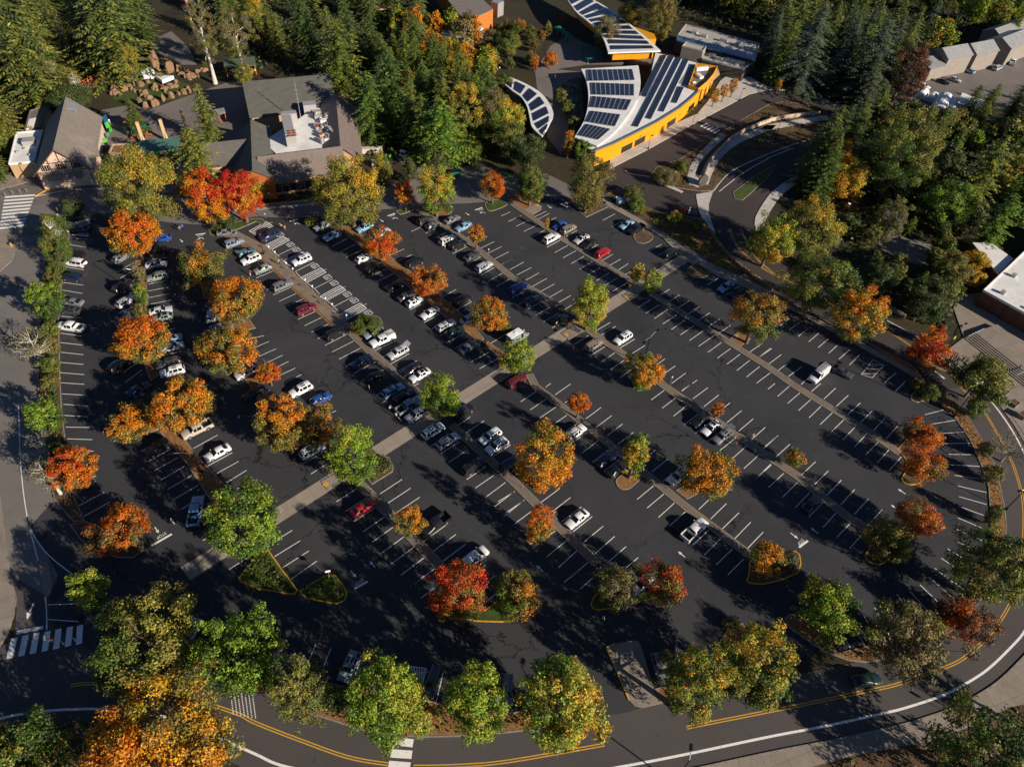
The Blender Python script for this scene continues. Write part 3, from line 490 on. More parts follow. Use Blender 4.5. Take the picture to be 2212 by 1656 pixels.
structure('stall_lines', lines(STALL, 0.125), M['white'], lot)
# accessible bays: hatched boxes, symbols
def hatch(b, q, n, z=ZL, wd=0.13):
    q = [Vector(p) for p in q]
    for i in range(4): b.ribbon([tuple(q[i]), tuple(q[(i + 1) % 4])], wd, z)
    for k in range(n):
        u0, u1 = (k + 0.2) / n, min(1.0, (k + 1.0) / n)
        b.ribbon([tuple(q[0].lerp(q[1], u0)), tuple(q[3].lerp(q[2], u1))], wd * 1.3, z + 0.002)
b = MB()
hatch(b, T('11', [(75, 465), (235, 385), (290, 422), (137, 502)]), 11); hatch(b, T('11', [(385, 742), (560, 657), (607, 698), (440, 787)]), 11)
hatch(b, T('11', [(552, 905), (727, 808), (778, 852), (612, 940)]), 11); hatch(b, T('11', [(720, 1058), (902, 960), (957, 1010), (785, 1107)]), 11)
hatch(b, T('11', [(-60, 340), (92, 258), (145, 298), (0, 375)]), 10); hatch(b, T('11', [(235, 600), (400, 518), (450, 555), (290, 640)]), 11)
hatch(b, T('01', [(570, 285), (770, 240), (775, 280), (590, 320)]), 9); hatch(b, T('01', [(620, 375), (760, 345), (760, 390), (640, 378)]), 9)
hatch(b, T('31', [(805, 1580), (908, 1450), (1003, 1502), (900, 1608)]), 3, wd=.09); hatch(b, T('13', [(1335, 785), (1475, 805), (1440, 935), (1370, 930)]), 6)
for x0, y0, x1, y1 in [(135, 500, 220, 580), (195, 548, 345, 473), (345, 688, 500, 610), (505, 837, 665, 755), (675, 992, 838, 907), (340, 690, 385, 738), (505, 837, 550, 885), (675, 995, 720, 1042), (200, 560, 230, 590), (613, 940, 675, 992), (440, 788, 505, 837)]:
    b.ribbon(T('11', [(x0, y0), (x1, y1)]), 0.13, ZL)
structure('hatched_bay_lines', b, M['white'], lot)
def text_mesh(txt, size):
    c = bpy.data.curves.new('txt', 'FONT'); c.body = txt; c.size = size; c.align_x = 'CENTER'; c.align_y = 'CENTER'
    o = bpy.data.objects.new('txt', c); COL.objects.link(o)
    dg = bpy.context.evaluated_depsgraph_get(); dg.update()
    me = bpy.data.meshes.new_from_object(o.evaluated_get(dg))
    v = [tuple(p.co) for p in me.vertices]; f = [tuple(p.vertices) for p in me.polygons]
    bpy.data.objects.remove(o); bpy.data.curves.remove(c); bpy.data.meshes.remove(me)
    return v, f
def ground_text(b, txt, size, pos, ang, z=ZL, sx=1.0, sy=1.0):
    v, f = text_mesh(txt, size); ca, sa = math.cos(ang), math.sin(ang)
    b.add([(pos[0] + x * sx * ca - y * sy * sa, pos[1] + x * sx * sa + y * sy * ca, z) for x, y, _ in v], f)
def ground_shape(b, pts, pos, ang, sc=1.0, z=ZL):
    ca, sa = math.cos(ang), math.sin(ang)
    b.sheet([(pos[0] + sc * (x * ca - y * sa), pos[1] + sc * (x * sa + y * ca)) for x, y in pts], z)
ROW = math.radians(-44.3)                     # direction of the rows, pointing to the lower right of the photograph
A45 = ROW + math.pi / 2
b = MB(); bb = MB()
for x, y in [(208, 372), (298, 458), (350, 503), (435, 545), (510, 642), (618, 738), (676, 790), (790, 887), (850, 940), (970, 1047)]:
    p = T('11', (x, y)); q = [(-0.75, -0.75), (0.75, -0.75), (0.75, 0.75), (-0.75, 0.75)]
    ground_shape(bb, q, p, A45, 1.0, ZL)
    for i in range(4):
        a_, c_ = q[i], q[(i + 1) % 4]; ca, sa = math.cos(A45), math.sin(A45)
        b.ribbon([(p[0] + a_[0] * ca - a_[1] * sa, p[1] + a_[0] * sa + a_[1] * ca), (p[0] + c_[0] * ca - c_[1] * sa, p[1] + c_[0] * sa + c_[1] * ca)], 0.13, ZL + 0.004)
    d = A45 - math.pi / 2                     # wheelchair: head, back, seat, leg, wheel
    ground_shape(b, [(0.12 * math.cos(k) - 0.1, 0.5 + 0.12 * math.sin(k)) for k in np.linspace(0, 5.8, 9)], p, d, 1.0, ZL + 0.004)
    def loc(x, y): return (p[0] + x * math.cos(d) - y * math.sin(d), p[1] + x * math.sin(d) + y * math.cos(d))
    b.ribbon([loc(-0.1, 0.38), loc(-0.06, 0.0), loc(0.25, -0.02), loc(0.38, -0.38), loc(0.5, -0.36)], 0.11, ZL + 0.004)
    b.ribbon([loc(-0.12 + 0.33 * math.cos(k), -0.14 + 0.33 * math.sin(k)) for k in np.linspace(2.2, 6.0, 10)], 0.1, ZL + 0.004)
structure('accessible_bay_plate', bb, flat('accessible_blue', (0.035, 0.06, 0.10), 0.8), lot)
structure('accessible_bay_symbol', b, M['white'], lot)
b = MB()
for t, x, y in [('11', 240, 422), ('11', 560, 690), ('11', 722, 842), ('11', 905, 992), ('11', 95, 283)]: ground_text(b, 'NO PARKING', 0.5, T(t, (x, y)), A45 + math.pi, ZL + 0.006)
ground_text(b, 'NO PARKING', 0.55, T('13', (1415, 845)), math.radians(12), ZL + 0.006)
# STOP words, stop bars, arrows
STR = [(-0.12, -1.2), (0.12, -1.2), (0.12, 0.2), (0.42, 0.2), (0, 1.2), (-0.42, 0.2), (-0.12, 0.2)]
TRN = [(0.5, -1.1), (0.72, -1.1), (0.72, 0.1), (0.3, 0.45), (-0.2, 0.42), (-0.2, 0.75), (-1.0, 0.25), (-0.2, -0.2), (-0.2, 0.15), (0.2, 0.15), (0.5, 0.0)]
upL, dnR = ROW + math.pi - math.pi / 2, ROW - math.pi / 2           # rotation of a mark whose top points along the row, up-left / down-right
def stop(t, tx, ty, x0, y0, x1, y1, ang, sz=0.66):
    ground_text(b, 'STOP', sz, T(t, (tx, ty)), ang, ZL, 1.0, 1.25)
    b.ribbon(T(t, [(x0, y0), (x1, y1)]), 0.36, ZL)
stop('02', 1395, 1312, 1310, 1400, 1485, 1300, dnR); stop('13', 890, 57, 850, 118, 965, 52, dnR); stop('32', 282, 1368, 268, 1415, 343, 1358, dnR)
stop('01', 1735, 381, 1690, 373, 1775, 360, upL); stop('11', 335, 256, 290, 258, 365, 236, upL); stop('11', 1180, 207, 1137, 210, 1202, 188, upL)
stop('11', 1945, 158, 1893, 160, 1955, 138, upL); stop('21', 465, 115, 418, 113, 477, 93, upL)
for t, x, y, a in [('02', 1355, 1265, dnR), ('02', 1490, 1188, upL), ('12', 1005, 1560, upL), ('12', 843, 1645, dnR), ('22', 238, 1595, upL), ('22', 1465, 1475, upL), ('32', 228, 1315, dnR), ('32', 1155, 932, upL), ('32', 400, 1270, upL), ('01', 1568, 425, dnR), ('11', 215, 287, dnR), ('11', 1087, 252, dnR), ('11', 1828, 195, dnR), ('21', 325, 133, dnR), ('32', 1095, 1070, upL)]:
    ground_shape(b, STR, T(t, (x, y)), a, .66)
for t, x, y in [('01', 1735, 405), ('11', 352, 277), ('11', 1200, 230), ('11', 1955, 182), ('21', 485, 133)]: ground_shape(b, TRN, T(t, (x, y)), upL, 0.68)
structure('stop_and_arrow_markings', b, M['white'], lot)
# road markings
b = MB()
def sub(path, a, c): return path[int(a * (len(path) - 1)):int(c * (len(path) - 1)) + 1]
def near(path, p): return min(range(len(path)), key=lambda i: (path[i][0] - p[0]) ** 2 + (path[i][1] - p[1]) ** 2)
i1 = near(yel, T('23', (1510, 1315))); i2 = near(yel, T('23', (800, 1460))); i3 = near(yel, T('13', (1360, 1650))); i4 = near(yel, T('13', (1145, 1630))); i5 = near(yel, T('03', (610, 950)))
for a_, c_ in ((0, i1), (i2, i3), (i4, i5)):
    for s in (-0.17, 0.17): b.ribbon(offset(yel, s)[a_:c_ + 1], 0.15, 0.004)
for s in (-0.17, 0.17): b.ribbon(offset(spline(TT([('21', [(1880, 320), (1910, 400), (1960, 490), (2080, 600), (2212, 690)]), ('31', [(180, 775), (530, 960), (830, 1110), (1050, 1215), (1230, 1330), (1330, 1420), (1420, 1500)]), ('32', [(1560, -100)])]), 4), s), 0.14, 0.02)
for s in (-0.17, 0.17): b.ribbon(offset(spline(TT([('21', [(1980, 325), (2010, 400), (2100, 560)]), ('31', [(0, 665), (100, 745)])]), 4), s), 0.14, 0.02)
ring = structure('yellow_centre_lines', b, M['yellow']); ring.name = 'yellow_centre_lines'
b = MB()
b.ribbon([p for p in wh_right], 0.34, 0.004)
for p0, p1 in [((125, 540), (82, 718)), ((222, 518), (185, 697)), ((318, 498), (282, 677)), ((412, 485), (387, 655)), ((508, 463), (485, 636)), ((605, 445), (587, 613)), ((692, 432), (682, 595))]: b.ribbon(T('03', [p0, p1]), 0.85, 0.03)
b.ribbon(T('03', [(142, 495), (373, 450)]), 0.55, 0.03)
for p0, p1 in [((1207, 1432), (1358, 1449)), ((1165, 1536), (1347, 1548)), ((1145, 1636), (1332, 1650))]: b.ribbon(T('13', [p0, p1]), 1.05, 0.008)
for k in range(5): b.ribbon(DD([(1514.4 + 6.72 * k, 273.8 + 3.54 * k), (1527.6 + 6.72 * k, 266.9 + 3.54 * k)]), 0.75, 0.012)
for k in range(10):
    u = k / 9; b.ribbon(T('01', [(40 - 45 * u, 48 + 270 * u), (303 - 100 * u, 10 + 262 * u + 20)]), 0.85, 0.0)
b.ribbon(T('01', [(310, 40), (560, -10)]), 0.3, 0.0)
for pts in [('02', [(160, 200), (170, 500), (185, 780), (235, 1150), (330, 1530)]), ('02', [(235, 1150), (270, 1270), (380, 1440), (510, 1560), (640, 1656)]), ('03', [(390, 190), (402, 300), (405, 470)])]: b.ribbon(spline(T(*pts), 3), 0.15, 0.03)
for p0, p1 in [((415, 255), (650, 245)), ((405, 380), (680, 400))]: b.ribbon(T('03', [p0, p1]), 0.12, 0.03)
ground_shape(b, STR, T('03', (262, 310)), math.radians(187), 1.1, 0.03)
b.ribbon(spline(TT([('20', [(1740, 1656), (1900, 1480), (2212, 1335)]), ('30', [(0, 1335), (260, 1237)])]), 3), 0.2, 0.125)
b.ribbon(spline(TT([('20', [(1790, 1656), (1990, 1500), (2212, 1370)]), ('30', [(0, 1365), (220, 1280)])]), 3), 0.2, 0.014)
b.ribbon(spline(TT([('20', [(975, 1470), (1020, 1500), (1200, 1530)])]), 3), 0.25, 0.014)
b.ribbon(T('21', [(1545, 130), (1525, 190)]), 0.4, 0.014)
b.ribbon(spline(TT([('31', [(1030, 1112), (1200, 1205), (1300, 1262), (1560, 1480)])]), 3), 0.2, 0.014)
for t, q, wd in [('31', [(1560, 1400), (1675, 1505)], .5), ('31', [(1550, 1470), (1640, 1570)], .4), ('31', [(1440, 1545), (1525, 1615)], .4), ('11', [(0, 160), (250, 132), (500, 112)], .15), ('11', [(0, 148), (250, 122), (500, 103)], .15), ('00', [(640, 1640), (900, 1630)], .15)]: b.ribbon(T(t, q), wd, .012)
structure('white_road_lines', b, M['white'])
b = MB()
for t, q in [('00', [(385, 1652), (600, 1592), (890, 1577)]), ('11', [(0, 120), (230, 95), (480, 75)]), ('00', [(300, 1700), (385, 1652)])]: b.ribbon(T(t, q), .25, -.02, 0, .17)
structure('yellow_kerb', b, M['kerb_yellow'])
b = MB(); b.sheet(T('31', [(940, 420), (1060, 350), (1180, 380), (1400, 440), (1420, 560), (1330, 640), (1180, 600), (1000, 520)]), -.02); structure('garden_terrace', b, M['plaza'])
b = MB(); b.sheet(T('31', [(480, 20), (800, 60), (900, 180), (700, 220), (560, 160)]), -.03); b.sheet(T('31', [(1270, 220), (1480, 290), (1440, 320), (1280, 250)]), -.03); structure('bare_slope', b, M['litter'])
b = MB()
rr = random.Random(4)
for i in range(7):
    for j in range(14):
        p = T('03', (1990 + i * 32 + j * 2, 1000 + j * 15 + i * 6)); b.box((p[0], p[1], 0.0), (0.14, 0.14, 0.02))
structure('rumble_dots', b, M['white'])
b = MB()
for t, q in [('12', [(575, 880), (605, 895), (635, 870), (600, 848)]), ('12', [(985, 600), (1015, 645), (1042, 620), (1010, 595)]), ('21', [(448, 1232), (472, 1256), (490, 1244), (468, 1224)]), ('21', [(975, 908), (1000, 936), (1016, 925), (990, 902)]), ('21', [(165, 1410), (190, 1440), (212, 1425), (182, 1402)]), ('21', [(200, 115), (225, 135), (240, 125), (212, 108)])]: b.prism(T(t, q), 0.0, 0.16)
structure('tactile_paving', b, M['tactile'])
# concrete ramps where the crossing meets the strips
b = MB()
for t, q in [('12', [(560, 850), (620, 925), (830, 800), (770, 735)]), ('12', [(930, 600), (1030, 660), (1080, 620), (1000, 560)]), ('21', [(425, 1225), (490, 1280), (640, 1195), (570, 1140)]), ('21', [(950, 905), (1010, 945), (1100, 890), (1040, 850)]), ('11', [(2030, 1600), (2110, 1650), (2260, 1560), (2180, 1500)]), ('02', [(1680, 1590), (1740, 1620), (1920, 1500), (1860, 1430)])]: b.prism(T(t, q), 0.0, 0.14)
structure('ramp_pad', b, M['conc'])
# ------------------------------------------------------------------ buildings
def wall_mat(name, c, var=0.85, scale=0.6): return ground_mat(name, tuple(x * var for x in c), c, scale, 4.0, fine_amt=0.12)
M['roof_tan'] = rib_mat('tan_shingles', (0.185, 0.155, 0.13), (0.215, 0.18, 0.15), 0.3, math.radians(21), 0.1, 0.85)
M['roof_grey'] = rib_mat('grey_green_shingles', (0.095, 0.09, 0.075), (0.115, 0.11, 0.09), 0.3, math.radians(21), 0.12, 0.85)
M['roof_brown'] = rib_mat('brown_shingles', (0.16, 0.125, 0.105), (0.185, 0.145, 0.12), 0.3, math.radians(-69), 0.12, 0.85)
M['roof_white'] = ground_mat('white_membrane', (0.60, 0.58, 0.55), (0.78, 0.76, 0.72), 0.25, 1.5, fine_amt=0.06)
M['roof_gravel'] = ground_mat('gravel_roof', (0.30, 0.28, 0.25), (0.45, 0.42, 0.38), 0.4, 5.0, fine_amt=0.2)
M['roof_metal'] = rib_mat('ribbed_metal', (0.36, 0.35, 0.33), (0.42, 0.41, 0.39), 0.4, math.radians(-69), 0.12, 0.45, 0.3)
M['stucco'] = wall_mat('pink_stucco', (0.62, 0.46, 0.35)); M['timber'] = flat('brown_timber', (0.12, 0.055, 0.025), 0.7)
M['cedar'] = wall_mat('orange_cedar', (0.36, 0.11, 0.03)); M['tanwall'] = wall_mat('tan_wall', (0.48, 0.30, 0.16)); M['gold'] = wall_mat('golden_cladding', (0.66, 0.28, 0.004), 0.9)
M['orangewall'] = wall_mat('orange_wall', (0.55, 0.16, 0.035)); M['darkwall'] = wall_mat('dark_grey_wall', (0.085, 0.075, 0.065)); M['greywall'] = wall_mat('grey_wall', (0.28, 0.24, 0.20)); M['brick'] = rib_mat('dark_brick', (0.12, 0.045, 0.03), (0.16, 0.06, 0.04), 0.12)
M['glass'] = flat('dark_glass', (0.012, 0.015, 0.018), 0.06, 0.0, 0.6); M['panel'] = flat('solar_cell', (0.014, 0.017, 0.026), 0.12, 0.0, 0.5, 0.5); M['frame'] = flat('panel_frame', (0.40, 0.42, 0.45), 0.4, 0.5)
M['skyblue'] = flat('blue_glazing', (0.05, 0.12, 0.20), 0.12, 0.0, 0.6); M['teal'] = wall_mat('teal_canopy', (0.08, 0.20, 0.16)); M['green_fabric'] = flat('green_fabric', (0.005, 0.12, 0.07), 0.8); M['bright_green'] = flat('bright_green', (0.07, 0.34, 0.03), 0.6)
M['orange_paint'] = flat('orange_paint', (0.55, 0.13, 0.02), 0.6); M['rock'] = ground_mat('tan_rock', (0.17, 0.10, 0.058), (0.29, 0.18, 0.105), 0.9, 3.0, fine_amt=0.3, bump=0.5); M['sheet'] = flat('white_sheet', (0.75, 0.74, 0.72), 0.8)
M['log'] = wall_mat('pale_log', (0.62, 0.42, 0.22)); M['stonewall'] = rib_mat('tan_stone', (0.34, 0.24, 0.16), (0.44, 0.32, 0.22), 0.3); M['rust'] = flat('rust', (0.28, 0.09, 0.03), 0.8); M['hvac'] = flat('hvac_grey', (0.42, 0.40, 0.38), 0.5, 0.3); M['white_paint'] = flat('white_paint', (0.78, 0.77, 0.74), 0.5); M['blue_paint'] = flat('blue_paint', (0.03, 0.16, 0.32), 0.5)
M['board_wall'] = rib_mat('timber_wall', (0.40, 0.32, 0.23), (0.54, 0.44, 0.32), 0.35, math.radians(25), 0.3)
def v2(a, b): return Vector((b[0] - a[0], b[1] - a[1]))
def slab(b, quad, th, mi=0):                       # sloping slab from 4 points in space
    q = [Vector(p) for p in quad]; n = (q[1] - q[0]).cross(q[3] - q[0]).normalized()
    if n.z < 0: q = q[::-1]; n = -n
    lo = [p - n * th for p in q]
    b.add([tuple(p) for p in q] + [tuple(p) for p in lo], [(0, 1, 2, 3), (7, 6, 5, 4)] + [(k, 4 + k, 4 + (k + 1) % 4, (k + 1) % 4) for k in range(4)], mi)
def gable(root, A, B, wl, wr, zr, zl, zr2, mroof, mwall, over=0.6, th=0.25, z0=0.0, ends=True):
    """pitched wing: ridge A-B, reach and eave height on the left and on the right of it"""
    d = v2(A, B).normalized(); n = Vector((-d.y, d.x)); A2, B2 = Vector(A) - d * over, Vector(B) + d * over
    def P(v, o, z): return (v.x + n.x * o, v.y + n.y * o, z)
    b = MB()
    slab(b, [P(A2, 0, zr), P(A2, wl, zl), P(B2, wl, zl), P(B2, 0, zr)], th); slab(b, [P(A2, 0, zr), P(B2, 0, zr), P(B2, -wr, zr2), P(A2, -wr, zr2)], th)
    rf = b.build('roof', mroof, root)
    a, c = Vector(A), Vector(B); il, ir = wl - over, wr - over
    hl, hr = zl + (zr - zl) * over / wl - th - .05, zr2 + (zr - zr2) * over / wr - th - .05; ht = zr - th - .05
    b = MB()
    for e in (a, c): b.add([P(e, il, z0), P(e, -ir, z0), P(e, -ir, hr), P(e, 0, ht), P(e, il, hl)], [(0, 1, 2, 3, 4)])
    b.add([P(a, il, z0), P(c, il, z0), P(c, il, hl), P(a, il, hl), P(a, -ir, z0), P(c, -ir, z0), P(c, -ir, hr), P(a, -ir, hr)], [(0, 1, 2, 3), (4, 7, 6, 5)])
    b.build('wall', mwall, root); return rf
def foot(p, label, cat, name, group=None): return empty(name, (p[0], p[1], 0), 0, label, cat, group)
def block(root, poly, z, mwall, mroof, z0=0.0, parapet=0.3):
    """flat roofed block"""
    b = MB(); b.prism(inset(poly, 0.05), z0, z - 0.02); b.build('wall', mwall, root)
    b = MB(); pl = ccw(poly); b.prism(pl, z - 0.25, z); 
    if parapet:
        i2 = inset(pl, 0.25); n = len(pl); v = []
        for p, q in zip(pl, i2): v += [(*p, z + .002), (*p, z + parapet), (*q, z + parapet), (*q, z + .002)]
        f = []
        for k in range(n):
            a, c = 4 * k, 4 * ((k + 1) % n); f += [(a, c, c + 1, a + 1), (a + 1, c + 1, c + 2, a + 2), (a + 2, c + 2, c + 3, a + 3)]
        b.add(v, f)
    return b.build('roof', mroof, root)
def local(root):                                   # children are given in world coordinates: undo the root's own offset
    for c in list(root.children): c.location = c.location - root.location
E1, E2 = math.radians(21), math.radians(-69)
u1, u2 = Vector((math.cos(E1), math.sin(E1))), Vector((math.cos(E2), math.sin(E2)))
# -- chalet
t = foot((-124, 172), 'chalet building with a tan shingle gable roof and pink timber framed front', 'building', 'chalet')
A, B = (-129.2, 185.4), (-119.3, 158.8)
gable(t, A, B, 7.2, 7.0, 11, 4.3, 4.5, M['roof_tan'], M['stucco'], 0.7)
b = MB()                                            # cross dormer on the right slope
p0 = Vector(B) - u2 * 9 ; q = [(p0 + u1 * 1.0 - u2 * 0, 10.2), (p0 + u1 * 7.6 - u2 * 3.6, 6.6), (p0 + u1 * 8.4 + u2 * 3.8, 5.0), (p0 + u1 * 6.3 + u2 * 4.6, 5.5)]
slab(b, [(x.x, x.y, z) for x, z in q], 0.25); b.build('dormer', M['roof_tan'], t)
b = MB()
for off, z0, z1 in [(-6.0, .2, 4.9), (-2.6, 3, 8.4), (2.4, 3, 8.4), (5.9, .2, 4.9), (0, 7.2, 10.3)]:
    c = Vector(B) + u1 * off + u2 * 0.06; b.box((c.x, c.y, (z0 + z1) / 2), (.22, .14, z1 - z0), E1)
for z, wd in [(4.7, 11.6), (7.1, 6.2)]:
    c = Vector(B) + u2 * 0.07; b.box((c.x, c.y, z), (wd, .14, .2), E1)
for s in (-1, 1):                                   # bargeboards
    a_ = Vector(B) + u2 * .72; e_ = a_ + u1 * s * 7.0
    b.tube((a_.x, a_.y, 10.8), (e_.x, e_.y, 4.3), .16, n=4)
b.build('timber_frame', M['timber'], t)
for off in (-3.6, 0, 3.6):
    b = MB(); c = Vector(B) + u1 * off + u2 * .08; b.box((c.x, c.y, 5.9), (2.2, .1, 1.5), E1)
    for k in range(4):
        c2 = c + u1 * (k - 1.5) * .55 + u2 * .05; b.box((c2.x, c2.y, 5.9), (.08, .06, 1.5), E1, 1)
    b.build('window', [M['glass'], M['stucco']], t)
b = MB(); c = Vector(B) + u2 * 1.3; c0 = Vector(B)
slab(b, [(c0.x - u1.x * 4.6, c0.y - u1.y * 4.6, 4.3), (c0.x + u1.x * 4.2, c0.y + u1.y * 4.2, 4.3), (c0.x + u1.x * 4.2 + u2.x * 2.2, c0.y + u1.y * 4.2 + u2.y * 2.2, 3.4), (c0.x - u1.x * 4.6 + u2.x * 2.2, c0.y - u1.y * 4.6 + u2.y * 2.2, 3.4)], .15); b.build('awning', M['roof_tan'], t)
b = MB(); c = Vector(A) + u2 * 1.6 + u1 * 1.2; slab(b, [(c.x - u1.x * 1.2, c.y - u1.y * 1.2, 10.6), (c.x + u1.x * 1.6, c.y + u1.y * 1.6, 9.6), (c.x + u1.x * 1.6 + u2.x * 3.6, c.y + u1.y * 1.6 + u2.y * 3.6, 9.6), (c.x - u1.x * 1.2 + u2.x * 3.6, c.y - u1.y * 1.2 + u2.y * 3.6, 10.6)], .2); b.build('skylight', M['frame'], t)
local(t)
# -- white roofed annex beside it
an = T('00', [(75, 1420), (300, 1400), (375, 1130), (140, 1150)], 4.2)
t = foot(an[0], 'low annex with a bright white flat roof left of the chalet', 'building', 'annex'); block(t, an, 4.2, M['tanwall'], M['roof_white'])
p = T('00', (245, 1220), 5); b = MB(); b.box((p[0], p[1], 4.9), (2.8, 2.6, 1.3), E1); b.build('roof_plant', M['hvac'], t)
for px_ in [(150, 1315), (260, 1340), (215, 1285)]: b = MB(); p = T('00', px_, 4.4); b.box((p[0], p[1], 4.5), (.5, .5, .5), E1); b.build('roof_vent', M['hvac'], t)
local(t)
ar = T('00', [(215, 1120), (350, 1110), (430, 930), (400, 915), (260, 960)], 3.6)
t = foot(ar[0], 'brown flat roofed rear wing with a white skylight beside the chalet', 'building', 'annex'); block(t, ar, 3.6, M['tanwall'], M['roof_brown'])
b = MB(); b.prism(T('00', [(228, 1120), (285, 1105), (308, 1020), (252, 1035)], 3.7), 3.6, 3.85); b.build('skylight', M['white_paint'], t); local(t)
# -- main building round a roof well
t = foot((-66, 185), 'large hip roofed building of grey and brown shingles round an open roof plant well', 'building', 'zoo_building')
gable(t, (-85.8, 204.8), (-63.2, 214.0), 8, 13.6, 10.2, 5, 5.6, M['roof_grey'], M['tanwall'])
gable(t, (-58.4, 203.5), (-50.6, 174.2), 5.6, 4.7, 9.0, 4.3, 6.6, M['roof_brown'], M['tanwall'])
gable(t, (-69.8, 165.5), (-50.6, 173.6), 3.8, 5.2, 9.0, 6.6, 4.2, M['roof_brown'], M['tanwall'])
gable(t, (-77.8, 184.1), (-69.7, 159.2), 5.2, 5.2, 9.05, 6.0, 4.2, M['roof_grey'], M['cedar'])
gable(t, (-87.0, 171.4), (-75.0, 175.8), 4.5, 5.5, 8.2, 4.2, 4.0, M['roof_grey'], M['tanwall'])
b = MB(); b.prism([(-73, 178), (-64, 199), (-58, 201), (-53, 176), (-66, 170)], 0, 6.4); b.build('roof_well', M['roof_white'], t)
b = MB(); well = Vector((-60.8, 197.6))
rr = random.Random(3)
cc = Vector((-67.0, 178.0)); b.box((-66.5, 181.5, 8.3), (2.6, 11.5, 3.4), E1); 
for i in range(3):
    for j in range(2): b.ring((-65.2 + j * 1.3 * u1.x + i * 1.3 * u2.x, 177.8 + j * 1.3 * u1.y + i * 1.3 * u2.y), .5, .5, 10.0, 10.12, 10, 1)
b.box((-64.8, 197.2, 7.6), (3.6, 2.6, 2.4), E1); b.box((-68.6, 189.5, 8.0), (4.2, 2.0, 2.8), E1)
for k in range(70):
    p = well + u1 * rr.uniform(-3.2, 3.0) + u2 * rr.uniform(1, 19)
    if rr.random() < .3: b.ring((p.x, p.y), .5, .5, 6.4, 7.4 + rr.random(), 10, 0)
    else: b.box((p.x, p.y, 6.4 + .5), (rr.uniform(.5, 2.6), rr.uniform(.5, 1.6), rr.uniform(.5, 1.6)), E1, rr.choice([0, 0, 0, 1, 2]))
for k in range(5): p = well + u1 * rr.uniform(-2, 2.5) + u2 * (3 + 3.4 * k); b.tube((p.x, p.y, 7.2), (p.x + u1.x * 3.2, p.y + u1.y * 3.2, 7.2), .4, n=8)
b.build('roof_plant', [M['hvac'], M['rust'], M['white_paint']], t)
b = MB(); b.tube((-66.4, 192.5, 6), (-66.4, 192.5, 17), .12, .06, 6)
for k in range(5): b.box((-66.4, 192.5, 11 + k * 1.2), (1.1, .06, .06), E1)
b.build('antenna_mast', M['metal'], t)
for k in range(7): b = MB(); c = Vector((-64.9, 161.6)) + u1 * (k * 1.9); b.box((c.x, c.y, 2.4), (1.5, .12, 2.2), E1); b.build('window', M['glass'], t)
local(t)
# -- solar roofed buildings
def panels(root, quad, nu, nv, z, gu=.16, gv=.06, name='solar_array'):
    q = [Vector((*p, z)) for p in quad]; b = MB()
    def P(u, v): return q[0].lerp(q[1], u).lerp(q[3].lerp(q[2], u), v)
    slab(b, [tuple(P(0, 0)), tuple(P(1, 0)), tuple(P(1, 1)), tuple(P(0, 1))], .06, 1)
    for i in range(nu):
        for j in range(nv):
            a, c, e, f = (i + gu / 2) / nu, (i + 1 - gu / 2) / nu, (j + gv / 2) / nv, (j + 1 - gv / 2) / nv
            slab(b, [tuple(P(u, v) + Vector((0, 0, .05))) for u, v in ((a, e), (c, e), (c, f), (a, f))], .04, 0)
    return b.build(name, [M['panel'], M['frame']], root)
def canopy(root, poly, z, th, m): b = MB(); b.prism(poly, z - th, z); return b.build('roof', m, root)
r1 = spline(T('20', [(597, 597), (640, 690), (660, 800), (655, 920), (620, 1050), (540, 1185)], 5.4), 3) + spline(T('20', [(735, 1262), (880, 1150), (1010, 990), (1080, 860), (1112, 720), (1092, 566)], 5.4), 3)
t = foot((25, 215), 'curved white roof with five solar arrays, left half of the golden walled building', 'building', 'solar_building'); canopy(t, r1, 5.4, .5, M['roof_white'])
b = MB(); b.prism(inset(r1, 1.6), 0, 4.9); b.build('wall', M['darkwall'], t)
for q, nu in [([(645, 602), (1040, 598), (1062, 692), (655, 700)], 9), ([(680, 713), (1055, 727), (1055, 827), (690, 817)], 9), ([(690, 830), (1035, 862), (990, 952), (670, 925)], 8), ([(680, 957), (938, 990), (890, 1092), (635, 1050)], 7), ([(640, 1070), (852, 1115), (745, 1207), (570, 1167)], 6)]:
    panels(t, T('20', q, 5.65), nu, 4, 5.65, .22)
local(t)
r2 = T('20', [(1240, 455), (1600, 545), (1525, 740), (1618, 778), (1530, 860), (1440, 932), (1250, 1050), (1050, 1152), (870, 1240), (712, 1302), (640, 1270), (740, 1265), (885, 1152), (1015, 992), (1100, 830), (1200, 640)], 4.8)
t = foot((45, 225), 'white roof with long solar strips over a golden yellow curved wall', 'building', 'solar_building'); canopy(t, r2, 4.8, .45, M['roof_white'])
yw = T('20', [(1618, 778), (1530, 860), (1440, 932), (1250, 1050), (1050, 1152), (870, 1240), (712, 1302)], 4.8)
b = MB(); b.ribbon(offset(yw, 0.35), .3, 0.0, 0, 4.7); b.build('golden_wall', M['gold'], t)
b = MB(); b.ribbon(offset(yw, 0.12), .5, 4.82, 0, .3); b.build('roof_edge_trim', flat('blue_grey_trim', (.10, .14, .19), .5), t)
b = MB(); b.prism(T('20', [(1235, 460), (1595, 550), (1520, 745), (1250, 900), (1120, 850)], 4.6), 0, 4.3); b.build('wall', M['darkwall'], t)
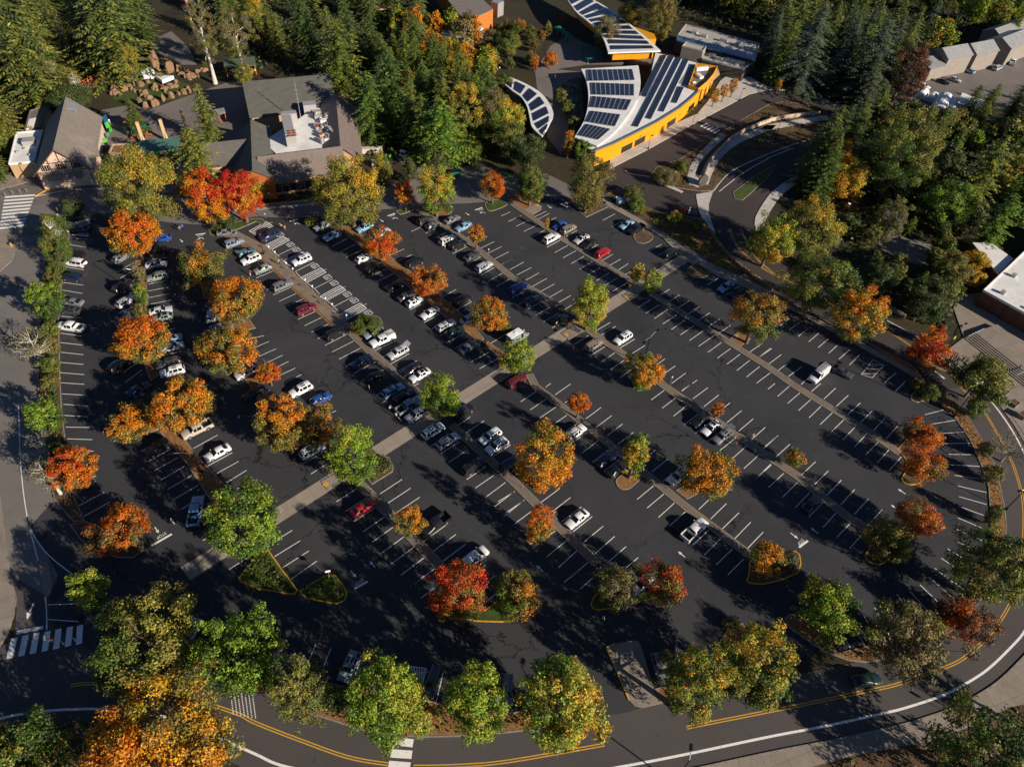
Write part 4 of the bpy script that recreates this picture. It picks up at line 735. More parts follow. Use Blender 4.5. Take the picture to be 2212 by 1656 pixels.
for k in range(len(yw) - 1):
    for u in (.3, .7):
        if (k, u) in ((0, .7), (2, .3), (3, .7), (4, .3)):
            p = (yw[k][0] + (yw[k + 1][0] - yw[k][0]) * u, yw[k][1] + (yw[k + 1][1] - yw[k][1]) * u); d_ = v2(yw[k], yw[k + 1]); n_ = Vector((-d_.y, d_.x)).normalized() * (.35 + .17) 
            b = MB(); b.box((p[0] + n_.x, p[1] + n_.y, 1.3), (5.2, .08, 2.0), math.atan2(d_.y, d_.x)); b.build('window', M['glass'], t)
for q, nv in [([(1295, 475), (1337, 478), (1155, 838), (1110, 825)], 24), ([(1360, 481), (1403, 486), (1087, 1097), (1042, 1088)], 42), ([(1425, 492), (1468, 497), (1200, 1030), (1160, 1018)], 36), ([(1490, 506), (1530, 512), (1310, 967), (1270, 957)], 30), ([(1440, 745), (1485, 756), (1422, 892), (1385, 884)], 10)]: panels(t, T('20', q, 5.05), 2, nv, 5.05, .04, .1)
b = MB(); b.prism(T('20', [(1552, 555), (1600, 560), (1530, 742), (1440, 720)], 4.88), 4.8, 4.86); b.build('roof_pavers', flat('grey_pavers', (.22, .21, .20), .8), t)  # one even grey sheet of pavers on the white roof
tr = T('20', [(1592, 545), (1778, 575), (1745, 640), (1690, 705), (1612, 770), (1522, 738)], 5.8); b = MB(); b.ribbon([*offset(ccw(tr), .15, True), offset(ccw(tr), .15, True)[0]], .22, 4.7, 0, 1.2); b.build('terrace_parapet', M['gold'], t)
b = MB(); b.prism(inset(tr, .3), 0, 4.9, 0, 1)
for p_, d_ in [((1620, 660), (1.4, 3.0, .9)), ((1640, 600), (4.5, 1.0, 1.4)), ((1575, 715), (1.2, .6, .4))]: p = T('20', p_, 5.2); b.box((p[0], p[1], 5.3), d_, .4, 2)
b.build('terrace', [M['gold'], M['strip'], M['white_paint']], t)
b = MB(); br = T('20', [(1780, 590), (1795, 640), (1640, 785), (1615, 772), (1700, 705), (1750, 640)], 4.2); b.prism(br, 4.0, 4.2); b.build('sunshade', M['log'], t); local(t)
L_ = spline(T('20', [(430, -80), (545, 92), (640, 172), (720, 245), (790, 335), (832, 455)], 7.2), 4); R_ = spline(T('20', [(1285, 438), (1190, 350), (1060, 240), (900, 115), (700, -5), (560, -80)], 7.2), 4)
t = foot((30, 275), 'long curved white roof covered with rows of solar panels at the zoo plaza', 'building', 'solar_building'); canopy(t, L_ + R_, 7.2, .5, M['roof_white'])
b = MB(); b.prism(inset(L_ + R_, 2.2), 3.6, 6.7); b.prism(T('20', [(1050, 515), (1215, 498), (1200, 455), (1000, 380), (880, 455), (885, 480)], 0), 0, 6.7); b.build('wall', M['gold'], t)
pp = T('20', [(1060, 512), (1210, 497)], 0); d_ = v2(pp[0], pp[1])
for u in (.25, .45, .65): b = MB(); b.box((pp[0][0] + d_.x * u + .1, pp[0][1] + d_.y * u - .2, 2.0), (1.0, .3, 2.6), math.atan2(d_.y, d_.x)); b.build('window', M['glass'], t)
Rr = R_[::-1]
for k in range(12):
    i = int(k / 12 * (len(L_) - 2)); f0, f1 = k / 12, (k + .82) / 12
    def at(P, f): x = f * (len(P) - 1) * .97; a = int(x); w_ = x - a; c = P[min(a + 1, len(P) - 1)]; return (P[a][0] * (1 - w_) + c[0] * w_, P[a][1] * (1 - w_) + c[1] * w_)
    a, c, e, f = at(L_, f0 + .01), at(Rr, f0 + .01), at(Rr, f1), at(L_, f1)
    mid = lambda p, q, u: (p[0] + (q[0] - p[0]) * u, p[1] + (q[1] - p[1]) * u)
    panels(t, [mid(a, c, .08), mid(a, c, .9), mid(f, e, .9), mid(f, e, .08)], 14, 3, 7.45, .06, .08)
local(t)
L_ = spline(T('20', [(-60, 730), (10, 790), (80, 840), (130, 920), (150, 1000), (170, 1090), (225, 1150), (260, 1180)], 4.5), 3); R_ = spline(T('20', [(300, 1120), (330, 1060), (358, 990), (330, 905), (262, 815), (160, 745), (20, 680), (-40, 670)], 4.5), 3)
t = foot((2, 225), 'small crescent white roof with solar panels left of the plaza', 'building', 'solar_building'); canopy(t, L_ + R_, 4.5, .4, M['roof_white'])
b = MB(); b.prism(inset(L_ + R_, 1.3), 0, 4.1); b.build('wall', M['greywall'], t); Rr = R_[::-1]
for k in range(7):
    f0, f1 = k / 7 + .02, (k + .85) / 7
    a, c, e, f = at(L_, f0), at(Rr, f0), at(Rr, f1), at(L_, f1); panels(t, [mid(a, c, .15), mid(a, c, .8), mid(f, e, .8), mid(f, e, .15)], 6, 4, 4.7, .06, .06)
local(t)
# -- grey flat roofed building at the right of the plaza
pl = T('20', [(1500, 215), (2140, 382), (2105, 515), (1420, 322)], 5.5)
t = foot(pl[0], 'grey flat roofed building with a blue glazed band and roof plant', 'building', 'service_building'); block(t, pl, 5.5, M['darkwall'], M['roof_gravel'])
b = MB(); q = T('20', [(1432, 312), (2110, 478), (2100, 520), (1425, 350)], 5.9); b.prism(q, 5.5, 6.0)
for k in range(34): u = k / 33; a_ = (q[0][0] + (q[1][0] - q[0][0]) * u, q[0][1] + (q[1][1] - q[0][1]) * u); c_ = (q[3][0] + (q[2][0] - q[3][0]) * u, q[3][1] + (q[2][1] - q[3][1]) * u); b.ribbon([a_, c_], .12, 6.0, 1, .08)
b.build('glazed_band', [M['skyblue'], M['frame']], t)
block(t, T('20', [(1660, 440), (2105, 525), (2000, 602), (1640, 512)], 4), 4.0, M['darkwall'], M['roof_gravel']); block(t, T('20', [(1505, 365), (1680, 410), (1650, 447), (1468, 403)], 6.5), 6.5, M['greywall'], M['roof_gravel'])
for x, y, sx, sy, sz in [(1580, 280, 2, 2, 1), (1660, 310, 2.4, 1.6, 1), (1830, 350, 3, 1.5, 1.2), (1950, 380, 1.5, 1.5, 1)]: b = MB(); p = T('20', (x, y), 6); b.box((p[0], p[1], 6), (sx, sy, sz), -.5); b.build('roof_plant', M['hvac'], t)
for x, y in [(1790, 510), (1860, 515), (1920, 530), (1980, 540), (1730, 480)]: b = MB(); p = T('20', (x, y), 4.5); b.box((p[0], p[1], 4.5), (2.4, 1.2, 1.0), -.5); b.build('roof_plant', M['hvac'], t)
b = MB(); p = T('20', (1600, 470), 2); b.box((p[0], p[1], 2), (3, .3, 3), -.5); b.build('door', M['glass'], t); local(t)
# -- orange building, white flat roof behind the firs
pl = T('10', [(1560, -120), (1900, -60), (2050, 80), (1840, 176), (1765, 135)], 7)
t = foot(pl[3], 'orange walled building with a tan sloping roof at the top edge', 'building', 'orange_building'); block(t, pl, 7, M['orangewall'], M['roof_tan'], parapet=0)
b = MB(); p = T('10', (2085, 75), 2.5); b.box((p[0], p[1], 2.6), (4, 3.4, 5.2), 1.0); b.build('side_wing', M['roof_metal'], t); local(t)
pl = T('10', [(1650, 200), (1962, 248), (1830, 345), (1600, 290)], 5)
t = foot(pl[0], 'small white flat roof with plant boxes below the orange building', 'building', 'annex'); block(t, pl, 5, M['greywall'], M['roof_white'])
for x, y in [(1800, 235), (1845, 245), (1880, 255), (1760, 240), (1700, 275), (1790, 285)]: b = MB(); p = T('10', (x, y), 5.5); b.box((p[0], p[1], 5.5), (3.2, 1.4, 1.0), .5); b.build('roof_plant', M['hvac'], t)
local(t)
pl = T('10', [(970, 20), (1090, 5), (1185, 75), (1060, 85), (960, 80)], 4); t = foot(pl[0], 'tan fabric canopy with an orange edge at the top of the photograph', 'canopy', 'canopy'); b = MB(); b.prism(pl, 3.8, 4); b.build('fabric', M['log'], t); 
for p in pl: b = MB(); b.tube((p[0] * .99, p[1] * .995, 0), (p[0] * .99, p[1] * .995, 3.8), .12); b.build('post', M['timber'], t)
b = MB(); b.ribbon(pl[3:] + [pl[0]], .3, 3.55, 1, .3); b.build('frame', [M['timber'], M['orange_paint']], t); local(t)
# -- white roofed building at the right edge
c0, du, dv = Vector(T('31', (1855, 855), 4.2)), Vector((math.cos(math.radians(45)), math.sin(math.radians(45)))), Vector((math.cos(math.radians(-49)), math.sin(math.radians(-49))))
pl = [tuple(c0), tuple(c0 + du * 46), tuple(c0 + du * 46 + dv * 34), tuple(c0 + dv * 34)]
t = foot(c0, 'brick building with a large white flat roof at the right edge', 'building', 'brick_building'); block(t, pl, 4.2, M['brick'], M['roof_white'], parapet=.35)
for k in range(12): b = MB(); p = c0 + dv * (1.2 + k * 2.6) - du * .12; b.box((p.x, p.y, 2.0), (.35, .3, 4.0), math.radians(45)); b.build('pilaster', M['brick'], t)
for o, e, s in [(3, 3.5, 1), (12, 2.5, 1), (9, 10, 1.3), (2.5, 10.5, .8), (22, 6, 1.2), (16, 14, 1)]: p = c0 + du * o + dv * e; b = MB(); b.box((p.x, p.y, 4.6), (s, s, .8), .78); b.build('roof_vent', M['hvac'], t)
local(t)
pl = T('31', [(1768, 440), (1928, 440), (2122, 578), (1990, 712)], 3.6); t = foot(pl[0], 'pale sloping annex roof behind the white flat roof', 'building', 'annex'); block(t, pl, 3.6, M['brick'], M['roof_white'], parapet=0); local(t)
# -- depot sheds
def shed(D0, D1, E, zr, ze, label, mr='roof_metal', mw='greywall'):
    A, B = G(*D0, zr), G(*D1, zr); e = G(*E, ze); d = v2(A, B).normalized(); wd = abs((Vector(e) - Vector(A)).dot(Vector((-d.y, d.x))))
    t = foot(A, label, 'shed', 'shed', 'depot sheds'); gable(t, A, B, wd, wd, zr, ze, ze, M[mr], M[mw], .3); local(t)
shed((2037, 103), (2089, 94), (2055, 128), 9, 6.5, 'blue shaded metal shed of the depot, second from the left'); shed((2098, 94), (2145, 85), (2119, 118), 9, 6.5, 'pale metal shed of the depot, third from the left'); shed((2166, 81), (2215, 62), (2195, 103), 9, 6.5, 'pale metal shed of the depot nearest the right edge'); shed((1988, 127), (2026, 118), (2004, 152), 6, 4.5, 'low metal shed of the depot, leftmost one')
shed((2150, 62), (2240, 30), (2170, 80), 8, 6, 'blue grey ribbed shed at the top right corner')
def hoop(t_, a, c, r, label):
    p, q = T(t_, a), T(t_, c); d = v2(p, q); L = d.length; b = MB(); n = 10; v = []
    for s in (0, L):
        for k in range(n + 1): w_ = math.pi * k / n; v.append((s, r * math.cos(w_), r * math.sin(w_)))
    b.add(v, [(k, k + 1, n + 2 + k, n + 1 + k) for k in range(n)] + [tuple(range(n + 1)), tuple(range(2 * n + 1, n, -1))])
    o = b.build('hoop_house', M['white_paint'], None); o.location = (*p, 0); o.rotation_euler = (0, 0, math.atan2(d.y, d.x)); tag(o, label, 'greenhouse', 'white hoop houses of the depot yard')
hoop('30', (1300, 850), (1345, 800), 1.8, 'small white hoop house, leftmost in the depot yard'); hoop('30', (1390, 880), (1430, 835), 1.8, 'small white hoop house, second from the left in the depot yard'); hoop('30', (1450, 1000), (1520, 870), 3.0, 'large white hoop house, middle of the depot yard'); hoop('30', (1560, 990), (1610, 900), 2.4, 'white hoop house beside the dark conifers of the depot yard')
pl = T('30', [(1680, 800), (1900, 880), (1860, 960), (1640, 885)], 3.5); t = foot(pl[0], 'white flat roofed shelter among conifers below the depot yard', 'shelter', 'shelter'); block(t, pl, 3.5, M['greywall'], M['roof_white'], parapet=0); local(t)
# -- zoo forecourt pieces
pl = T('00', [(1200, 1215), (1545, 1188), (1540, 1280), (1195, 1310)], 4); t = foot(pl[0], 'teal gate canopy with green letters over the zoo entrance', 'canopy', 'gate_canopy'); b = MB(); b.prism(pl, 3.7, 4); b.build('roof', M['teal'], t)
for p in inset(pl, .6): b = MB(); b.tube((*p, 0), (*p, 3.7), .18); b.build('post', M['timber'], t)
v, f = text_mesh('ZOO', 1.5); p = T('00', (1485, 1300), 3.6); b = MB(); ca, sa = math.cos(E1), math.sin(E1)
b.add([(p[0] + x * ca, p[1] + x * sa - .3, 3.9 + y) for x, y, _ in v], f); b.build('letters', M['bright_green'], t)
b = MB(); p = T('00', (1360, 1325), 3.4); b.box((p[0], p[1] - .3, 3.5), (1.6, .12, 1.3), E1); b.build('sign_disc', M['bright_green'], t); local(t)
pl = T('00', [(1930, 520), (2200, 488), (2212, 562), (1935, 587)], 3.4); t = foot(pl[0], 'green flat pavilion roof behind the birch trees', 'pavilion', 'pavilion'); b = MB(); b.prism(pl, 3.2, 3.4); b.build('roof', flat('moss_roof', (.10, .13, .085), .8), t)
for p in inset(pl, .5): b = MB(); b.tube((*p, 0), (*p, 3.2), .15); b.build('post', M['orange_paint'], t)
local(t)
pl = T('00', [(1855, 945), (1935, 930), (1948, 970), (1885, 992)], 3); t = foot(pl[0], 'small white slatted shelter beside the forecourt spruce', 'shelter', 'shelter'); b = MB(); b.prism(pl, 2.85, 3); b.build('roof', M['roof_metal'], t)
for p in inset(pl, .3): b = MB(); b.tube((*p, 0), (*p, 2.9), .1); b.build('post', M['orange_paint'], t)
local(t)
pl = T('00', [(945, 1330), (1120, 1330), (1100, 1250), (975, 1255)], 4); t = foot(pl[0], 'square stone turret beside the zoo gate', 'turret', 'turret'); b = MB(); b.prism(pl, 0, 4); b.build('wall', M['stonewall'], t); b = MB(); b.ribbon(ccw(pl) + [ccw(pl)[0]], .3, 4, 0, .4); b.prism(inset(pl, .5), 4.0, 4.1, 1); b.build('parapet', [M['stonewall'], M['litter']], t); local(t)
pl = T('00', [(885, 1010), (915, 985), (935, 1045), (900, 1062)], 2.4); t = foot(pl[0], 'small blue and green booth beside the chalet', 'booth', 'booth'); block(t, pl, 2.4, M['bright_green'], M['blue_paint'], parapet=0); local(t)
b = MB()
for k in range(5): p = T('00', (850 + k * 25, 1290 - k * 45), 1.2); b.box((p[0], p[1], .7 + .2 * (k % 2)), (1.3, .3, 1.0), .4 + k * .3, k % 2)
tag(b.build('play_frame', [M['bright_green'], M['teal']], None), 'green striped play frame between the chalet and the turret', 'play frame')
for (top, base), lab in zip([((1165, 1050), (1245, 1240)), ((1375, 1025), (1440, 1215)), ((1575, 1000), (1615, 1130))], ['left', 'middle', 'right']):
    p = T('00', base); b = MB(); b.box((0, 0, 3.2), (.75, .75, 6.4), .3); b.tube((.5, -.3, 0), (.4, -.2, 2.2), .35, .25, 8)
    o = b.build('timber_pole', M['log'], None); o.location = (*p, 0); tag(o, f'{lab} one of three tall pale timber poles in the zoo forecourt', 'pole', 'pale timber poles of the forecourt')
def parasol(p, label, grp):
    t = empty('parasol', (*p, 0), 0, label, 'parasol', grp)
    if not PARA:
        b = MB(); n = 8; v = [(0, 0, 2.9)] + [(1.7 * math.cos(k * .785), 1.7 * math.sin(k * .785), 2.25) for k in range(n)]; b.add(v, [(0, k + 1, (k + 1) % n + 1) for k in range(n)]); PARA.append(b.build('canopy', M['green_fabric'], t))
        b = MB(); b.tube((0, 0, 0), (0, 0, 2.85), .05, n=6); b.ring((0, 0), .3, .25, 0, .1); PARA.append(b.build('pole', M['metal'], t))
    else:
        for o in PARA[:2]: c = o.copy(); COL.objects.link(c); c.parent = t
PARA = []
for tl, x, y, lab in [('00', 1145, 1165, 'green parasol left of the first timber pole'), ('00', 1268, 1140, 'green parasol right of the first timber pole')]: parasol(T(tl, (x, y)), lab, 'green parasols')
for x, y in [(395, 290), (430, 315), (460, 340), (490, 365), (600, 470), (640, 465), (720, 490), (770, 500), (700, 540), (655, 550)]: parasol(T('20', (x, y)), 'green parasol on the zoo plaza between the solar roofs', 'green parasols of the plaza')
def picnic(p, rz, label):
    t = empty('picnic_table', (*p, 0), rz, label, 'table', 'orange picnic tables'); b = MB(); b.box((0, 0, .74), (1.8, .8, .06)); b.build('tabletop', M['orange_paint'], t)
    for s in (-1, 1): b = MB(); b.box((0, s * .75, .45), (1.8, .28, .05)); b.build('bench', M['orange_paint'], t)
    b = MB()
    for s in (-1, 1): b.box((s * .65, 0, .36), (.1, 1.5, .08)); b.box((s * .65, .3, .36), (.08, .1, .72)); b.box((s * .65, -.3, .36), (.08, .1, .72))
    b.build('frame', M['timber'], t)
picnic(T('00', (1165, 1205)), .3, 'orange picnic table under the left forecourt parasol'); picnic(T('00', (1288, 1182)), .4, 'orange picnic table under the right forecourt parasol')
# rocks and footbridge
def rock(x, y, s, hgt, label, grp, seed):
    rg = random.Random(seed); bm = bmesh.new(); bmesh.ops.create_icosphere(bm, subdivisions=2, radius=1)
    for v_ in bm.verts:
        k = 1 + .22 * math.sin(v_.co.x * 3 + seed) * math.cos(v_.co.y * 4 + seed * 2) + rg.uniform(-.1, .1); v_.co *= k
        if v_.co.z < -.3: v_.co.z = -.3
        v_.co.x *= s; v_.co.y *= s * .75; v_.co.z *= hgt
    me = bpy.data.meshes.new('boulder'); bm.to_mesh(me); bm.free(); me.materials.append(M['rock'])
    o = link('boulder', me); o.location = (x, y, hgt * .25); o.rotation_euler = (0, 0, seed * 1.3); tag(o, label, 'boulder', grp)
rg = random.Random(8)
for k in range(84):
    tl = [(1000, 790), (1080, 700), (1170, 650), (1100, 770), (1200, 800), (1240, 840), (1380, 770), (1430, 750), (1470, 730), (1330, 640), (1560, 630), (1620, 650), (1680, 660), (1590, 790), (1640, 800), (1760, 600), (1300, 690)][k % 17]
    p = T('00', (tl[0] + rg.uniform(-60, 60), tl[1] + rg.uniform(-32, 32))); rock(p[0], p[1], rg.uniform(.5, 1.25), rg.uniform(.5, 1.2), 'tan boulder in the rock mound behind the zoo forecourt', 'boulders of the rock mound', k)
for x, y, s, h_, l in [(1350, 590, 2.2, 5.0, 'tall tan rock tower at the top of the rock mound'), (1470, 620, 1.7, 2.8, 'squat tan rock right of the tall rock tower'), (1030, 710, 2.0, 1.2, 'flat tan boulder beside the orange footbridge'), (1215, 740, 1.6, 1.2, 'lone tan boulder on the exhibit lawn')]: p = T('00', (x, y)); rock(p[0], p[1], s, h_, l, None, int(x))
for k, (x, y) in enumerate([(1215, 900), (1265, 930), (1325, 920), (1355, 910), (1415, 870), (1485, 850)]): p = T('00', (x, y)); rock(p[0], p[1], .9, 1.7, 'standing tan rock in the edging row of the forecourt', 'standing rocks at the forecourt edge', 70 + k)
b = MB(); g_ = T('00', [(1200, 640), (1285, 590), (1330, 610), (1300, 660), (1370, 650), (1500, 660), (1400, 700), (1330, 650), (1240, 660)], 1.5); b.sheet(g_, 1.75); b.prism(g_, .6, 1.7); tag(b.build('white_sheet', M['sheet'], None), 'white sheet draped over the rock mound', 'sheet')
a_, c_ = T('00', (745, 775)), T('00', (960, 655)); t = foot(a_, 'orange railed footbridge beside the rock mound', 'footbridge', 'footbridge'); b = MB(); b.ribbon([a_, c_], 3.2, .6, 0, .2); b.build('deck', M['board'], t)
for s in (-1, 1):
    b = MB(); P_ = offset([a_, c_], s * 1.6); d_ = v2(*P_)
    for k in range(8): u = k / 7; b.box((P_[0][0] + d_.x * u, P_[0][1] + d_.y * u, 1.3), (.18, .18, 1.2), .5)
    for z in (1.2, 1.85): b.ribbon(P_, .14, z, 0, .14)
    b.build('railing', M['orange_paint'], t)
local(t)
p = T('00', (1680, 280)); b = MB()
for k in range(12): b.tube((0, 0, k * 1.1), (0, 0, k * 1.1 + 1.1), .42, n=8, mi=k % 3)
b.box((0, 0, 11.2), (3.4, .25, .7), .2, 2); o = b.build('totem_pole', [M['white_paint'], M['log'], M['sign_red']], None); o.location = (*p, 0); tag(o, 'tall pale carved pole left of the birch trees', 'pole')
# clipped hedge wall
def hedge(poly, h_, label):
    rng = np.random.default_rng(77); q = ccw(poly); xs, ys = [p[0] for p in q], [p[1] for p in q]; P, N = [], []
    n = len(q)
    for k in range(n):
        a, c = Vector(q[k]), Vector(q[(k + 1) % n]); L = (c - a).length; nn = Vector((c.y - a.y, a.x - c.x)).normalized()
        for i in range(int(L * h_ * 14)): u = rng.random(); p = a.lerp(c, u); P.append((p.x + rng.normal() * .12, p.y + rng.normal() * .12, rng.random() * h_)); N.append((nn.x, nn.y, .2))
    m_ = int((max(xs) - min(xs)) * (max(ys) - min(ys)) * 14)
    for p in rng.uniform((min(xs), min(ys)), (max(xs), max(ys)), (m_, 2)):
        if inside(p, q): P.append((p[0], p[1], h_ + rng.normal() * .1)); N.append((0, 0, 1))
    return P, N, label
HEDGES = [hedge(T('10', [(1630, 1380), (1880, 1420), (2025, 1290), (1960, 1130), (1660, 1150)], 0), 5.0, 'tall clipped dark green hedge wall below the bright fir'), hedge(inset(BEDS['triL'], .7), 1.0, 'clipped hedge on the left half of the yellow kerbed triangle'), hedge(inset(BEDS['triR'], .6), 1.1, 'clipped hedge on the right half of the yellow kerbed triangle'), hedge(inset(T('12', [(990, 810), (1010, 862), (1170, 755), (1178, 715), (1140, 650), (1060, 640)]), .3), 1.2, 'clipped green hedge block beside the lime tree at the crossing walk')]
b = MB(); b.prism(T('10', [(900, 1300), (1090, 1285), (1090, 1268), (900, 1275)], 1.2), 0, 1.4); b.prism(T('10', [(1000, 1385), (1150, 1400), (1140, 1440), (1000, 1420)], 1.0), 0, 1.2); tag(b.build('retaining_wall', M['conc_new'], None), 'pale concrete walls of the service ramp beside the main roof', 'wall')
# curved walls by the access road
w_ = spline(TT([('30', [(430, 985), (200, 1010), (0, 1045)]), ('20', [(2212, 1050), (2050, 1110), (1900, 1190), (1800, 1280), (1700, 1400), (1645, 1530)])]), 3)
b = MB(); b.ribbon(offset(w_, .6), .45, 0, 0, 1.3); tag(b.build('retaining_wall', M['board_wall'], None), 'curved board marked retaining wall between the footpaths', 'wall')
p = T('20', (1640, 1600)); b = MB(); b.tube((-.25, 0, 1.6), (.25, 0, 1.6), 1.7, n=28); b.box((0, 0, .4), (.8, 2.2, .8)); o = b.build('round_sculpture', M['darkwall'], None); o.location = (*p, 0); o.rotation_euler = (0, 0, -1.0); tag(o, 'round upright disc at the end of the curved wall', 'sculpture')
w_ = spline(TT([('21', [(1720, 370), (1790, 470), (1900, 590), (2060, 720), (2212, 830)]), ('31', [(20, 850)])]), 4); b = MB(); rg = random.Random(2)
for k in range(len(w_) * 3 - 3): i = k // 3; u = (k % 3) / 3; q = (w_[i][0] + (w_[i + 1][0] - w_[i][0]) * u, w_[i][1] + (w_[i + 1][1] - w_[i][1]) * u) if i + 1 < len(w_) else w_[i]; b.box((q[0], q[1], .4), (rg.uniform(.8, 1.2), .6, rg.uniform(.6, .9)), rg.uniform(0, 3))
tag(b.build('stone_wall', M['rock'], None), 'low wall of pale stone blocks along the access road', 'wall')
b = MB(); b.prism(T('31', [(1050, 985), (1195, 1065), (1180, 1085), (1045, 1005)], .5), 0, .8); tag(b.build('retaining_wall', M['conc'], None), 'low concrete wall at the roadside behind the orange crowned tree', 'wall')
# steps
a_, c_ = Vector(T('31', (1700, 1265))), Vector(T('31', (2120, 1600))); d_ = (c_ - a_).normalized(); n_ = Vector((-d_.y, d_.x)); b = MB(); L = (c_ - a_).length + 8
for k in range(6): q = a_ + d_ * L / 2 + n_ * (k * .55); b.box((q.x, q.y, .09 + .15 * (k + 1) / 2), (L, .55, .15 * (k + 1)), math.atan2(d_.y, d_.x))
q = a_ + d_ * L / 2 + n_ * (6 * .55 + 3.2); b.box((q.x, q.y, .09 + .465), (L, 7.0, .92), math.atan2(d_.y, d_.x))
t = foot(a_, 'wide flight of concrete steps at the right edge', 'steps', 'steps'); b.build('treads', M['conc'], t); b = MB()
for s in (0, .62): q = a_ + d_ * (L * s + .4); b.tube((q.x, q.y, 1.0), (q.x + n_.x * 4.5, q.y + n_.y * 4.5, 1.9), .05); b.tube((q.x, q.y, .1), (q.x, q.y, 1.0), .05); b.tube((q.x + n_.x * 4.5, q.y + n_.y * 4.5, 1), (q.x + n_.x * 4.5, q.y + n_.y * 4.5, 1.9), .05)
b.build('handrail', M['metal'], t); local(t)
# ------------------------------------------------------------------ trees
def proj(p):
    d = Vector(p) - Vector((0, 0, CAM_H)); zf = d.dot(FW)
    return (IW / 2 + CAM_F * d.dot(cam_x) / zf, IH / 2 - CAM_F * d.dot(cam_y) / zf)
def leaf_material():
    m, t, b = nodes('leaves')
    at = t.nodes.new('ShaderNodeAttribute'); at.attribute_name = 'leaf'
    oi = t.nodes.new('ShaderNodeObjectInfo')
    c = mixc(t, at.outputs['Color'], oi.outputs['Color'], 1.0, 'MULTIPLY')
    t.links.new(c, b.inputs['Base Color']); b.inputs['Roughness'].default_value = 0.55; b.inputs['Specular IOR Level'].default_value = 0.25
    tr = t.nodes.new('ShaderNodeBsdfTranslucent'); t.links.new(c, tr.inputs['Color'])
    mx = t.nodes.new('ShaderNodeMixShader'); mx.inputs[0].default_value = 0.22
    t.links.new(b.outputs[0], mx.inputs[1]); t.links.new(tr.outputs[0], mx.inputs[2])
    t.links.new(mx.outputs[0], t.nodes['Material Output'].inputs['Surface']); return m
M['leaf'] = leaf_material()
M['bark'] = ground_mat('bark', (0.09, 0.065, 0.045), (0.17, 0.13, 0.10), 1.5, 8.0)
M['bark_pale'] = ground_mat('pale_bark', (0.38, 0.34, 0.28), (0.60, 0.56, 0.48), 1.5, 8.0)
M['bark_grey'] = ground_mat('grey_bark', (0.20, 0.17, 0.13), (0.32, 0.28, 0.22), 1.5, 8.0)
CL = dict(r=(.50, .035, .012), ro=(.55, .115, .012), o=(.62, .195, .012), oy=(.62, .30, .02), y=(.52, .36, .035), ol=(.20, .155, .04), og=(.215, .20, .035), g=(.085, .145, .02), lg=(.22, .31, .025), ly=(.38, .36, .04),
          dg=(.06, .085, .024), mg=(.11, .13, .036), br=(.20, .075, .025), gr=(.19, .165, .09), bk=(.05, .035, .022), bl=(.085, .10, .075), sc=(.55, .02, .02))
PAL = {
 'orange': [('og', .14), ('ol', .22), ('oy', .12), ('o', .36), ('ro', .16)], 'redorange': [('ol', .2), ('o', .42), ('ro', .33), ('r', .05)], 'fire': [('oy', .15), ('o', .3), ('ro', .35), ('r', .2)], 'red': [('oy', .15), ('ro', .3), ('r', .4), ('sc', .15)],
 'orangeolive': [('og', .25), ('ol', .3), ('oy', .15), ('o', .3)], 'oliveorange': [('g', .15), ('og', .3), ('ol', .35), ('oy', .1), ('o', .1)], 'amber': [('og', .26), ('oy', .5), ('o', .24)], 'ambergreen': [('g', .2), ('og', .35), ('oy', .3), ('o', .15)],
 'olive': [('dg', .15), ('og', .45), ('ol', .4)], 'olivegold': [('mg', .25), ('og', .53), ('ly', .16), ('oy', .06)], 'olivefleck': [('g', .25), ('og', .55), ('ol', .14), ('ly', .06)], 'meadow': [('og', .3), ('ly', .3), ('oy', .15), ('gr', .25)], 'olivegreen': [('dg', .12), ('g', .25), ('og', .4), ('lg', .18), ('oy', .05)], 'lime': [('g', .25), ('lg', .6), ('ly', .15)], 'green': [('dg', .12), ('g', .5), ('lg', .38)], 'greenolive': [('dg', .2), ('g', .4), ('og', .4)], 'yellow': [('lg', .25), ('ly', .45), ('y', .3)],
 'yellowgreen': [('g', .22), ('lg', .25), ('ly', .33), ('y', .12), ('oy', .08)], 'brown': [('bk', .2), ('br', .6), ('ro', .2)], 'rust': [('ol', .25), ('br', .15), ('ro', .35), ('o', .25)], 'rustolive': [('og', .3), ('ol', .25), ('br', .2), ('o', .25)], 'tan': [('og', .3), ('gr', .5), ('ol', .2)], 'silver': [('gr', .7), ('og', .3)],
 'dark': [('dg', .7), ('mg', .3)], 'hedge': [('mg', .3), ('g', .45), ('og', .25)], 'purple': [('bk', .8), ('br', .2)], 'gold': [('oy', .4), ('y', .6)], 'redolive': [('og', .3), ('ol', .2), ('ro', .3), ('r', .2)], 'mid': [('dg', .3), ('mg', .4), ('og', .3)], 'conif': [('dg', .35), ('mg', .35), ('og', .3)], 'blue': [('bl', .7), ('mg', .3)]}
